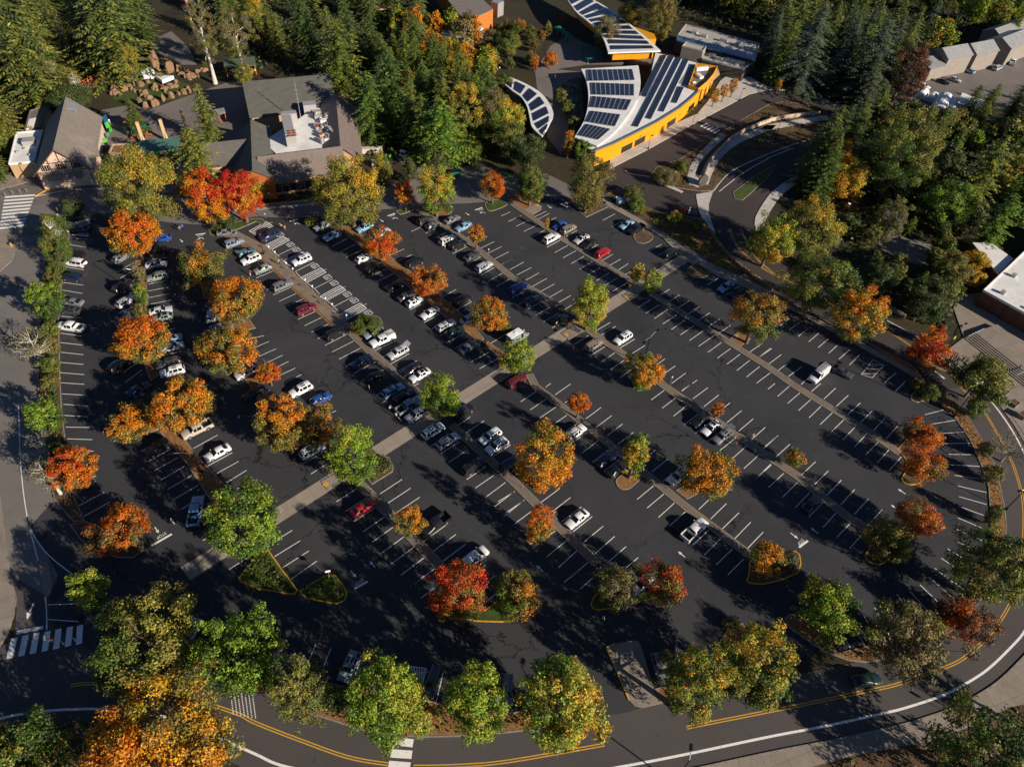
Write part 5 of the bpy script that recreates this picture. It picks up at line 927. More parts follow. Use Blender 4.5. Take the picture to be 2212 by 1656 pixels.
def quad_mesh(name, P, A, Bv, colr, m):
    """one mesh of rhombic leaf sprays: centres P, half axes A and Bv, colours"""
    n = len(P)
    v = np.empty((n, 4, 3), np.float32)
    v[:, 0] = P - A; v[:, 1] = P + Bv * .62 - A * .12; v[:, 2] = P + A; v[:, 3] = P - Bv * .62 + A * .12
    me = bpy.data.meshes.new(name)
    me.vertices.add(4 * n); me.vertices.foreach_set('co', v.ravel())
    me.loops.add(4 * n); me.loops.foreach_set('vertex_index', np.arange(4 * n, dtype=np.int32))
    me.polygons.add(n); me.polygons.foreach_set('loop_start', np.arange(0, 4 * n, 4, dtype=np.int32))
    try: me.polygons.foreach_set('loop_total', np.full(n, 4, np.int32))
    except Exception: pass
    a = me.attributes.new('leaf', 'FLOAT_COLOR', 'FACE')
    c4 = np.ones((n, 4), np.float32); c4[:, :3] = colr; a.data.foreach_set('color', c4.ravel())
    me.materials.append(m); me.update(calc_edges=True); return me
def unit(a): return a / np.maximum(np.linalg.norm(a, axis=-1, keepdims=True), 1e-6)
def leaf_axes(rng, N, size):
    r = unit(rng.normal(size=N.shape)); A = unit(np.cross(N, r)); B = np.cross(N, A)
    return A * size[:, None], B * size[:, None]
def pick(pal, u):
    w = np.cumsum([x[1] for x in PAL[pal]]); w = w / w[-1]
    idx = np.minimum(np.searchsorted(w, u), len(w) - 1)
    return np.array([CL[x[0]] for x in PAL[pal]])[idx]
def crown(seed, R, V, pal, leaf=0.34, shape='round', bias=0.35, dens=1.0, lump=0.26, ragged=0.18, gap=0.0):
    rng = np.random.default_rng(seed); lump = lump * .78
    nc = int(np.clip(3.3 / lump ** 2 * (0.55 + 0.45 * V / R) * (1 - gap), 18, 190))
    d = unit(rng.normal(size=(nc, 3))); rad = np.where(rng.random(nc) < .78, rng.uniform(.84, 1.0, nc), rng.uniform(.35, .85, nc))
    ph = rng.uniform(0, 6.28, 6); az = np.arctan2(d[:, 1], d[:, 0])
    wob = 1 + ragged * (np.sin(2 * az + ph[0]) * .35 + np.sin(3 * az + ph[1] + 2 * d[:, 2]) * .4 + rng.normal(size=nc) * .55)
    c = d * (rad * wob)[:, None]
    h = c[:, 2]
    if shape == 'cone': f = np.clip(1.15 - .75 * (h + 1) / 2, .25, 1.15)
    elif shape == 'vase': f = np.clip(.75 + .35 * (h + 1) / 2, .5, 1.1)
    else: f = np.ones(nc)
    if shape == 'dome': h = np.where(h < -.3, -.3 + (h + .3) * .6, h)
    lr = rng.uniform(.7, 1.35, nc) * lump
    k_in = 1 - lump * .55
    C = np.stack([c[:, 0] * f * R * k_in, c[:, 1] * f * R * k_in, h * V * (1 - lump * .5 * min(1, R / V))], 1)
    rc = lr * R
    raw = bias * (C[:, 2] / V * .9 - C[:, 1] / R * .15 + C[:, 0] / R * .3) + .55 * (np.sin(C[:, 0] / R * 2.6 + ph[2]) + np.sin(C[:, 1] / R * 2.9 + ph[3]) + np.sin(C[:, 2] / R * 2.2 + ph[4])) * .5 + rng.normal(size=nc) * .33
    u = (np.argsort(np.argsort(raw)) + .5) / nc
    area = 4 * math.pi * rc ** 2
    k = np.maximum((area / (leaf * leaf) * (.92 - .0 * lump) * dens).astype(int), 6)
    ci = np.repeat(np.arange(nc), k); n = len(ci)
    ld = unit(rng.normal(size=(n, 3)))
    rr = rng.uniform(.5, 1.2, n)
    P = C[ci] + ld * (rc[ci] * rr)[:, None] * np.array([1, 1, .85])
    out = unit(P / np.array([R, R, V]))
    N = unit(ld * .65 + out * .5 + rng.normal(size=(n, 3)) * .62 + np.array([0, 0, .25]))
    sz = leaf * rng.uniform(.5, 1.15, n) * .72
    A, B = leaf_axes(rng, N, sz)
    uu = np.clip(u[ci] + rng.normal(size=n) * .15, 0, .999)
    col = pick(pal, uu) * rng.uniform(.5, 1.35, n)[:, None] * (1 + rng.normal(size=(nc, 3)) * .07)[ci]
    col = col * .98
    return P, A, B, np.clip(col, .004, .8), C
def wood(seed, hc, V, R, C, m, tr=None, name='trunk', bare=False):
    rng = random.Random(seed); b = MB(); tr = tr or max(.09, .022 * (hc + V) + .02)
    top = hc + (V * .35 if not bare else V * .5)
    pts = [(0, 0, -.1)]
    for k in range(1, 5): pts.append((rng.uniform(-.06, .06) * k, rng.uniform(-.06, .06) * k, top * k / 4))
    for k in range(4): b.tube(pts[k], pts[k + 1], tr * (1.15 - .24 * k) if k else tr * 1.5, tr * (1.15 - .24 * (k + 1)), 7, cap=False)
    idx = list(range(len(C))); rng.shuffle(idx)
    for i in idx[:14 if not bare else 40]:
        z0 = max(hc - V * .75, min(top, hc + C[i][2] - R * .45)); z0 = max(z0, top * .28)
        u = z0 / top * 4; a = min(3, int(u)); f = u - a
        s = tuple(pts[a][j] + (pts[a + 1][j] - pts[a][j]) * f for j in range(3))
        e = (C[i][0], C[i][1], hc + C[i][2]); mid = tuple((s[j] * .45 + e[j] * .55) for j in range(2)) + (s[2] * .6 + e[2] * .4,)
        b.tube(s, mid, tr * .42, tr * .25, 5, cap=False); b.tube(mid, e, tr * .25, tr * .08, 5, cap=False)
        if bare:
            for q in range(3):
                e2 = tuple(e[j] + rng.uniform(-.3, .3) * R for j in range(3)); b.tube(mid if q == 0 else e, e2, tr * .12, tr * .04, 4, cap=False)
    return b
def fitbox(x0, y0, x1, y1, clear):
    cx, cy = (x0 + x1) / 2, (y0 + y1) / 2; hc = clear + 3
    for _ in range(12):
        bx, by = G(cx, cy, hc); s = mpp(cx, cy, hc); R = (x1 - x0) / 2 * s; ay = (y1 - y0) / 2 * s
        e = math.atan2(CAM_H - hc, math.hypot(bx, by))
        V = math.sqrt(max(ay * ay - (R * math.sin(e)) ** 2, (.2 * R) ** 2)) / math.cos(e)
        V = min(max(V, .55 * R), 2.3 * R); hc = V + clear
    return bx, by, hc, R, V
TREES = []
def tree(bb, pal, label, clear=1.6, shape='round', leaf=None, name='broadleaf_tree', cat='tree', group=None, bias=.35, dens=1.0, lump=.25, ragged=.16, gap=0.0, bark='bark', bare=False, seed=None, base=None):
    bx, by, hc, R, V = fitbox(*bb, clear)
    sd = seed or (int(bb[0] * 7 + bb[1] * 13) % 99991)
    leaf = (leaf or min(.37, max(.24, .036 * R + .14))) * .78
    R *= .94; V *= .94
    t = empty(name, (bx, by, .08), 0, label, cat, group)
    P, A, B, col, C = crown(sd, R, V, pal, leaf, shape, bias, dens, lump, ragged, gap)
    tr = wood(sd, hc, V, R, C, M[bark], bare=bare).build('trunk' if cat == 'tree' else 'stems', M[bark], t, smooth=True)
    P = P + np.array([0, 0, hc]); ok = P[:, 2] > .12
    if ok.sum() > 3:
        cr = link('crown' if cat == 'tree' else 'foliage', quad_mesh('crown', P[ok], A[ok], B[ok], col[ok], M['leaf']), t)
    TREES.append((bx, by, R)); return t
# ---- conifers
def conifer_mesh(seed, H=20.0, Rb=4.2, droop=.28, pal='conif', low=.06, dens=1.0, irregular=.2, curve=.85):
    rng = np.random.default_rng(seed); P, A, B, U = [], [], [], []
    z = low * H; lev = 0
    while z < H * .985:
        f = z / H; L0 = Rb * (1 - f) ** curve * (1.0 if f > .16 else .75 + f * 1.5) + .12
        nb = int(5 + 5 * (1 - f)); a0 = rng.uniform(0, 6.28)
        for k in range(nb):
            a = a0 + k * 6.283 / nb + rng.normal() * .18; L = L0 * rng.uniform(1 - irregular * 2, 1 + irregular * .6)
            if rng.random() < irregular * .35: continue
            d = np.array([math.cos(a), math.sin(a), 0]); sd = np.array([-d[1], d[0], 0])
            rise = rng.uniform(-.04, .22) * (1 if f > .55 else .5)
            m = max(3, int(L / .42 * dens))
            for j in range(m):
                t = (j + .7) / m
                c = d * L * t + np.array([0, 0, z + L * (rise * t - droop * t * t) + rng.normal() * .05])
                w = (.25 + .27 * (1 - t)) * min(1.0, .35 + L / 3.2) * rng.uniform(.8, 1.2)
                for s in (-1, 1):
                    ax = unit(sd * s * .85 + d * .75 + np.array([0, 0, -.28 - droop * .5 + rng.normal() * .12]))
                    bx = unit(np.cross(np.array([0, 0, 1.0]) + rng.normal(size=3) * .25, ax))
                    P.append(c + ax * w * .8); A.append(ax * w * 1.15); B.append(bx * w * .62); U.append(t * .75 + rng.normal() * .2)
            P.append(d * L + np.array([0, 0, z + L * (rise - droop)])); A.append(unit(d + np.array([0, 0, -.3])) * .4); B.append(sd * .22); U.append(1)
        z += max(.36, .5 * (1 - f * .45)) / dens; lev += 1
    P, A, B, U = map(np.array, (P, A, B, U))
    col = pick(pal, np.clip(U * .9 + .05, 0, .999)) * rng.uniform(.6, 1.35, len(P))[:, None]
    return quad_mesh('conifer_crown', P, A, B, np.clip(col, .003, .6), M['leaf'])
def conifer_trunk(H, r, m):
    b = MB(); b.tube((0, 0, -.2), (0, 0, H * .5), r * 1.1, r * .6, 7, cap=False); b.tube((0, 0, H * .5), (0, 0, H * .98), r * .6, r * .08, 7, cap=False)
    me = pydata('conifer_trunk', b.v, b.f, m, True); return me
CONK = [dict(Rb=4.4, irregular=.36, curve=.7), dict(Rb=4.6, droop=.38, irregular=.42, curve=.62), dict(Rb=4.2, droop=.15, curve=.6, irregular=.4), dict(Rb=5.0, droop=.42, irregular=.48, dens=.95, curve=.6), dict(Rb=4.2, droop=.22, irregular=.5, curve=.52), dict(Rb=3.8, droop=.1, curve=.5, irregular=.4)]
CONM = [conifer_mesh(101 + i, **k) for i, k in enumerate(CONK)]
CONB = [conifer_mesh(201, Rb=5.0, pal='blue', droop=.2, irregular=.3, curve=.75), conifer_mesh(202, Rb=5.6, pal='blue', droop=.3, irregular=.4)]
CTR = conifer_trunk(20, .32, M['bark'])
def conifer(x, y, H, wd, kind, tint, label, group=None, rz=None, name='conifer_tree', lib=None):
    me = (lib or CONM)[kind]; rb = 4.4
    t = empty(name, (x, y, 0), rz if rz is not None else (x * 7.3 + y * 3.1) % 6.28, label, 'tree', group)
    s = H / 20.0; w_ = wd / 2 / rb
    a = link('trunk', CTR, t); a.scale = (s, s, s)
    c = link('crown', me, t); c.scale = (w_, w_, s); c.color = (*tint, 1)
    TREES.append((x, y, wd / 2)); return t
def conifer_px(ax, ay, bx, by, wpx, kind, tint, label, group=None, lib=None):
    x, y = G(bx, by); lo, hi = 1, 70
    for _ in range(40):
        m = (lo + hi) / 2
        if proj((x, y, m))[1] > ay: lo = m
        else: hi = m
    return conifer(x, y, lo, wpx * mpp(bx, (ay + by) / 2, lo / 2), kind, tint, label, group, lib=lib)
# ---- shared broadleaf crowns for the woods (copied)
WOODP = {}
def wood_proto(pal, i):
    key = (pal, i)
    if key not in WOODP:
        sd = 900 + i * 17 + len(WOODP) * 31; R, V = 4.0, (4.6, 5.6, 3.6)[i]
        P, A, B, col, C = crown(sd, R, V, pal, .46, ('round', 'vase', 'cone')[i], .3, .95, .24, .24)
        hc = V + 1.6; P = P + np.array([0, 0, hc])
        b = wood(sd, hc, V, R, C, None)
        WOODP[key] = (quad_mesh('wood_crown', P, A, B, col, M['leaf']), pydata('wood_trunk', b.v, b.f, M['bark'], True), hc + V)
    return WOODP[key]
def wood_tree(x, y, H, wd, pal, i, label, group=None, tint=(1, 1, 1)):
    cm, tm, h0 = wood_proto(pal, i); s = H / h0; w_ = wd / 8.0
    t = empty('broadleaf_tree', (x, y, 0), (x * 5.1 + y * 2.7) % 6.28, label, 'tree', group)
    a = link('trunk', tm, t); a.scale = (w_, w_, s); c = link('crown', cm, t); c.scale = (w_, w_, s); c.color = (*tint, 1)
    TREES.append((x, y, wd / 2)); return t
# ------------------------------------------------------------------ trees of the lot, one by one (extent of each crown in the survey)
LOTT = [
 ((212, 318, 392, 490), 'olivegold', 'large olive tree with a golden orange top in front of the zoo gate', dict(clear=2.5, lump=.22)),
 ((400, 365, 492, 488), 'fire', 'flame red and orange tree, left one of the pair before the main roofed building', dict(clear=1.5, lump=.2, ragged=.25, name='maple_tree')),
 ((474, 362, 562, 472), 'red', 'flame red tree, right one of the pair before the main roofed building', dict(clear=1.8, lump=.2, ragged=.25, name='maple_tree')),
 ((226, 451, 346, 559), 'orange', 'round orange tree just below the large olive tree at the zoo gate', dict(shape='dome', lump=.2, ragged=.06)),
 ((387, 534, 495, 621), 'oliveorange', 'half bare olive tree with an orange fringe between two orange domes', dict(lump=.22, ragged=.28, gap=.25, clear=2)),
 ((450, 594, 574, 702), 'orangeolive', 'orange and olive domed tree above the larger rust coloured dome', dict(shape='dome', lump=.2, ragged=.08)),
 ((239, 680, 370, 788), 'orange', 'round orange tree with a green left flank beside light blue cars', dict(shape='dome', lump=.2, ragged=.06)),
 ((422, 701, 560, 814), 'orangeolive', 'wide rust and olive domed tree above a silver car at its lower edge', dict(shape='dome', lump=.19, ragged=.06)),
 ((552, 778, 607, 832), 'redorange', 'small round orange tree between the wide rust dome and a white car', dict(clear=1.2)),
 ((780, 487, 864, 564), 'redorange', 'orange red tree with a grey green left side in the first row', dict(lump=.22)),
 ((883, 569, 966, 642), 'redorange', 'bright red orange tree over a white hatchback in the second gap', dict(lump=.22, bias=.1)),
 ((1015, 639, 1099, 716), 'orange', 'orange tree at the lower end of the dirt strip beside a green shrub', dict(lump=.22)),
 ((1010, 484, 1049, 526), 'orangeolive', 'small round orange street tree with a bare stem above the silver SUV', dict(clear=2.2, leaf=.24)),
 ((678, 332, 832, 492), 'olivegold', 'very large olive brown tree on the island before the flat roof plant', dict(clear=1.5, lump=.2, dens=1.1)),
 ((850, 390, 897, 441), 'fire', 'small scarlet tree on a kerbed grass island near the service road', dict(clear=2.4, leaf=.26)),
 ((896, 355, 987, 462), 'yellowgreen', 'yellow green tree with orange leaf litter at its foot', dict(clear=1.6)),
 ((1033, 372, 1097, 429), 'redorange', 'small orange red tree alone on a kerbed island by the pavement', dict(clear=2.2, leaf=.28)),
 ((1108, 356, 1186, 438), 'greenolive', 'mid green tree beside the concrete pad at the top edge of the lot', dict(clear=1.6)),
 ((1223, 325, 1321, 458), 'olive', 'tall grey olive tree at the corner of the curved solar roof', dict(clear=.8, lump=.22)),
 ((1232, 603, 1319, 715), 'yellow', 'tall yellow tree standing at the pale crossing walk', dict(clear=1.0, lump=.24, ragged=.3)),
 ((1361, 564, 1391, 612), 'yellow', 'slim yellow sapling beside the bright green tree at the crossing', dict(clear=.8, leaf=.28)),
 ((1388, 577, 1430, 637), 'lime', 'small bright green tree at the far end of the crossing walk', dict(clear=.8, leaf=.3)),
 ((1175, 469, 1188, 495), 'amber', 'tiny orange sapling in the strip left of a blue car', dict(clear=.4, leaf=.2, name='sapling')),
 ((1352, 756, 1436, 842), 'ambergreen', 'half dark green and half orange tree below the double arm lamp', dict(clear=1.2, bias=.9, ragged=.3)),
 ((1580, 622, 1692, 738), 'oliveorange', 'wide olive and orange tree on a square bed near the right footpath', dict(clear=2.4, ragged=.25, gap=.15)),
 ((1079, 727, 1154, 808), 'lime', 'lime green tree beside the grey green camper van', dict(clear=1.2, ragged=.25)),
 ((904, 802, 997, 906), 'lime', 'lime green tree over the crossing walk beside a black jeep', dict(clear=1.2, ragged=.22)),
 ((320, 808, 464, 940), 'orangeolive', 'large golden olive dome over the end of a tan pickup', dict(shape='dome', lump=.19, ragged=.08)),
 ((228, 868, 342, 956), 'orangeolive', 'orange and grey green dome touching the larger golden olive dome', dict(shape='dome', lump=.2, ragged=.08)),
 ((100, 962, 209, 1066), 'redorange', 'red orange dome at the hedge corner on the left', dict(shape='dome', lump=.2, ragged=.08)),
 ((184, 1091, 318, 1196), 'rust', 'dark red and rust tree on the kerbed island at the lower left exit', dict(lump=.21, ragged=.25)),
 ((440, 1033, 614, 1207), 'green', 'big bright green tree beside the pickup with a loaded bed', dict(clear=1.5, lump=.19, ragged=.16)),
 ((557, 850, 672, 984), 'orangeolive', 'orange flecked tree, left half of the wide pair over white cars', dict(lump=.21, ragged=.2)),
 ((640, 862, 738, 970), 'oliveorange', 'dark olive tree, right half of the wide pair over white cars', dict(lump=.22, ragged=.2)),
 ((704, 917, 817, 1048), 'lime', 'lime green tree next to the clipped green hedge at the crossing walk', dict(clear=1.5, lump=.22, ragged=.25)),
 ((850, 1090, 920, 1163), 'orangeolive', 'small orange tree beside the black pickup', dict(clear=1.2)),
 ((925, 1203, 1051, 1346), 'redolive', 'red and grey green tree beside the white van on the yellow kerb island', dict(clear=1.0, lump=.21, ragged=.22)),
 ((1058, 1230, 1170, 1342), 'oliveorange', 'grey olive tree right of the red one on the same yellow kerb island', dict(clear=1.0, ragged=.25)),
 ((1108, 913, 1241, 1070), 'amber', 'tall amber orange tree, the most golden one in the middle of the lot', dict(clear=1.5, lump=.2, ragged=.16)),
 ((1136, 1082, 1197, 1180), 'orange', 'narrow orange tree with a green foot beside a white sedan', dict(clear=1.0, bias=.8)),
 ((1225, 842, 1278, 897), 'redorange', 'small red orange tree with a visible stem above the white car', dict(clear=2.0, leaf=.26)),
 ((1345, 934, 1402, 1030), 'yellowgreen', 'narrow light green tree on the oval bed of bark', dict(clear=1.6, leaf=.3, ragged=.3)),
 ((1466, 965, 1588, 1080), 'ambergreen', 'orange tree with a dark green left side over a blue white SUV', dict(clear=1.4, bias=.8, lump=.21, ragged=.22)),
 ((1536, 868, 1566, 904), 'rust', 'tiny rust coloured tree above a white crossover', dict(clear=.5, leaf=.24)),
 ((1616, 1166, 1698, 1246), 'ambergreen', 'olive and amber tree on the yellow kerb island with blue shrubs', dict(clear=.8)),
 ((1283, 1215, 1379, 1318), 'tan', 'grey green tree beside the crimson tree on the yellow kerb island', dict(clear=1.0, ragged=.25)),
 ((1376, 1200, 1493, 1312), 'redolive', 'crimson tree half hiding a white car on the yellow kerb island', dict(clear=1.2, ragged=.28, gap=.15)),
 ((1695, 966, 1739, 1011), 'oliveorange', 'small olive brown tree on the strip left of an orange pair', dict(clear=.6, leaf=.26)),
 ((1946, 908, 2037, 968), 'rust', 'red brown tree, upper one of the pair on the right yellow kerb island', dict(clear=1.0, ragged=.22)),
 ((1949, 963, 2039, 1042), 'redorange', 'deep orange tree, lower one of the pair on the right yellow kerb island', dict(clear=1.0, ragged=.22)),
 ((1874, 1112, 1972, 1216), 'oliveorange', 'olive and orange tree on the lower right yellow kerb island', dict(clear=1.0, ragged=.25)),
 ((1932, 1075, 2028, 1162), 'rust', 'rust orange tree leaning over the lower right yellow kerb island', dict(clear=1.4, ragged=.22)),
 ((1726, 1255, 1866, 1382), 'lime', 'bright green tree at the tip of the long bed by the ring road', dict(clear=1.5, ragged=.3)),
 ((1868, 1305, 2064, 1462), 'tan', 'wide grey olive tree overhanging the ring road on the right', dict(clear=2.2, lump=.19, ragged=.24, gap=.1)),
 ((2018, 1293, 2143, 1372), 'brown', 'low red brown tree by the end bays of the right curve', dict(clear=.8, ragged=.3)),
 ((2070, 1130, 2240, 1318), 'greenolive', 'large green tree on the right edge of the lot by the curve', dict(clear=2.0, lump=.19, ragged=.25)),
 ((1432, 1395, 1572, 1562), 'olivegreen', 'olive green tree beside the grey sedan at the concrete island', dict(clear=2.0, lump=.2, ragged=.25)),
 ((1545, 1345, 1724, 1537), 'olivegreen', 'tall olive tree on the pale tipped bed right of the concrete island', dict(clear=2.2, lump=.19, ragged=.24)),
 ((1107, 1415, 1312, 1627), 'yellowgreen', 'big yellow green tree with amber flecks at the bottom exit', dict(clear=2.0, lump=.18, ragged=.22)),
 ((953, 1440, 1106, 1606), 'lime', 'green tree in the middle of the bottom bed, right of the dark pickup', dict(clear=1.8, lump=.19, ragged=.2)),
 ((748, 1415, 930, 1612), 'lime', 'green tree in the bottom bed above the striped crossing', dict(clear=2.0, lump=.18, ragged=.2)),
 ((585, 1400, 712, 1580), 'mid', 'dull olive tree in the shade left of the blue SUV', dict(clear=1.2, lump=.2, ragged=.3)),
 ((425, 1305, 616, 1508), 'green', 'broad green tree at the left end of the bottom bed', dict(clear=2.0, lump=.18, ragged=.18)),
 ((190, 1262, 440, 1500), 'olivefleck', 'broad olive tree with orange flecks by the striped crossing on the left', dict(clear=2.2, lump=.17, ragged=.22)),
 ((142, 1228, 232, 1322), 'lime', 'pale green treetop at the left end of the broad olive tree', dict(clear=3.0, ragged=.25)),
 ((175, 1455, 512, 1760), 'amber', 'huge golden orange tree at the bottom left corner', dict(clear=3.0, lump=.15, ragged=.2, leaf=.36)),
 ((-60, 1560, 152, 1720), 'greenolive', 'green tree at the very bottom left beside the huge golden one', dict(clear=2.0, lump=.18, ragged=.2)),
 ((2020, 1525, 2260, 1760), 'greenolive', 'leafy green tree in the bottom right corner', dict(clear=2.0, lump=.18, ragged=.28, gap=.1)),
 ((2225, 1480, 2330, 1600), 'greenolive', 'green treetop at the right frame edge over the pavement', dict(clear=3.0, ragged=.3)),
 ((1690, 546, 1843, 673), 'greenolive', 'wide leafy green tree overhanging the access road', dict(clear=3.0, lump=.2, ragged=.3, gap=.1)),
 ((1799, 620, 1923, 740), 'ambergreen', 'olive tree with an orange crown beside the access road bend', dict(clear=2.2, lump=.2, ragged=.18)),
 ((1958, 720, 2052, 802), 'fire', 'scarlet tree by the road at the foot of the concrete steps', dict(clear=1.6, ragged=.3, gap=.2)),
 ((2008, 702, 2046, 742), 'redorange', 'small orange red tree behind the scarlet roadside tree', dict(clear=1.2)),
 ((2046, 770, 2184, 862), 'greenolive', 'olive green tree in front of the concrete steps on the right', dict(clear=2.2, ragged=.3)),
 ((1612, 462, 1722, 572), 'yellowgreen', 'yellow green tree with an orange left edge above the access road', dict(clear=2.0, ragged=.25)),
 ((1690, 430, 1815, 560), 'olivegold', 'green and gold tree with a small red sprig on its right', dict(clear=2.0, ragged=.25)),
 ((78, 458, 150, 520), 'hedge', 'upper green evergreen at the top of the left hedge bed', dict(clear=.4, shape='cone', name='hedge_tree')),
 ((88, 495, 152, 580), 'hedge', 'lower green evergreen beside the bare branches in the left hedge bed', dict(clear=.3, name='hedge_tree')),
 ((58, 605, 135, 693), 'green', 'round clipped green tree beside the left road', dict(clear=.4, lump=.22, ragged=.1, leaf=.32, name='hedge_tree')),
 ((56, 855, 132, 946), 'green', 'clipped light green tree lower down the left hedge bed', dict(clear=.4, lump=.22, ragged=.12, leaf=.32, name='hedge_tree')),
 ((100, 470, 140, 555), 'silver', 'leafless pale tree at the upper end of the left hedge bed', dict(bare=True, dens=.12, bark='bark_pale')),
 ((28, 700, 108, 785), 'silver', 'leafless pale tree halfway down the left hedge bed', dict(bare=True, dens=.16, bark='bark_pale')),
 ((52, 925, 128, 985), 'silver', 'leafless twisted tree below the clipped light green tree', dict(bare=True, dens=.1, bark='bark_pale')),
 ((70, 980, 132, 1068), 'silver', 'leafless grey tree left of the red orange dome at the hedge corner', dict(bare=True, dens=.16, bark='bark_pale')),
 ((2130, 920, 2250, 1010), 'silver', 'leafless tree overhanging the road bend on the right', dict(bare=True, dens=.05, bark='bark_grey')),
]
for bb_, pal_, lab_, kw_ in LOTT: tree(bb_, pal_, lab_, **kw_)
# ------------------------------------------------------------------ the wood round the zoo: singled out trees
W1, W2 = (1, 1.1, 1.1), (1.4, 1.35, 1.2)
for a in [(62, -30, 98, 228, 165, 3, W2, 'broad tall conifer nearest the top left corner with reddish upper trunk'), (243, -70, 268, 175, 175, 3, (1.3, 1.3, 1.1), 'broad drooping conifer behind the orange footbridge'),
          (2, 165, 20, 318, 110, 1, (1.7, 1.5, 1.1), 'olive conifer at the left frame edge beside the white flat roof'), (284, 213, 302, 288, 58, 0, W1, 'small conifer in the zoo forecourt beside the green parasols'),
          (424, 176, 462, 318, 82, 0, W2, 'grey green spruce in the forecourt before the timber poles'), (394, 272, 440, 402, 120, 1, (1.6, 1.5, 1.2), 'grey green spruce between the gate canopy and the red trees'),
          (922, 212, 955, 352, 140, 3, (1.2, 1.7, .9), 'broad bright green fir above the hedge wall'), (783, 150, 805, 300, 110, 1, (.9, 1.2, .9), 'dark fir touching the right wing of the main roof'),
          (826, 100, 848, 282, 125, 3, (.7, .95, .8), 'dark tall fir behind the one touching the main roof'), (735, 40, 742, 190, 130, 3, (1.2, 1.3, .9), 'wide conifer directly behind the main roof ridge'),
          (1738, 240, 1748, 402, 120, 1, (.8, .9, .7), 'dark drooping conifer at the end of the curved footpath'), (2060, 288, 2072, 470, 120, 4, (1.3, 1.3, .9), 'tall olive conifer left of the right hand depot road'),
          (1668, 62, 1666, 182, 62, 2, (1.6, 1.7, .7), 'narrow olive cypress at the corner of the grey flat roof'), (2100, 415, 2118, 540, 85, 4, (.9, 1.3, .7), 'green conifer behind the white annex roof')]:
    conifer_px(*a)
conifer_px(1835, 38, 1852, 215, 150, 0, W1, 'large blue grey cedar above the road bend', lib=CONB); conifer_px(1700, 5, 1722, 195, 130, 1, W1, 'blue grey cedar left of the largest cedar', lib=CONB)
conifer_px(1790, 70, 1800, 200, 90, 1, (.8, .85, .9), 'smaller blue grey cedar between two larger cedars', lib=CONB)
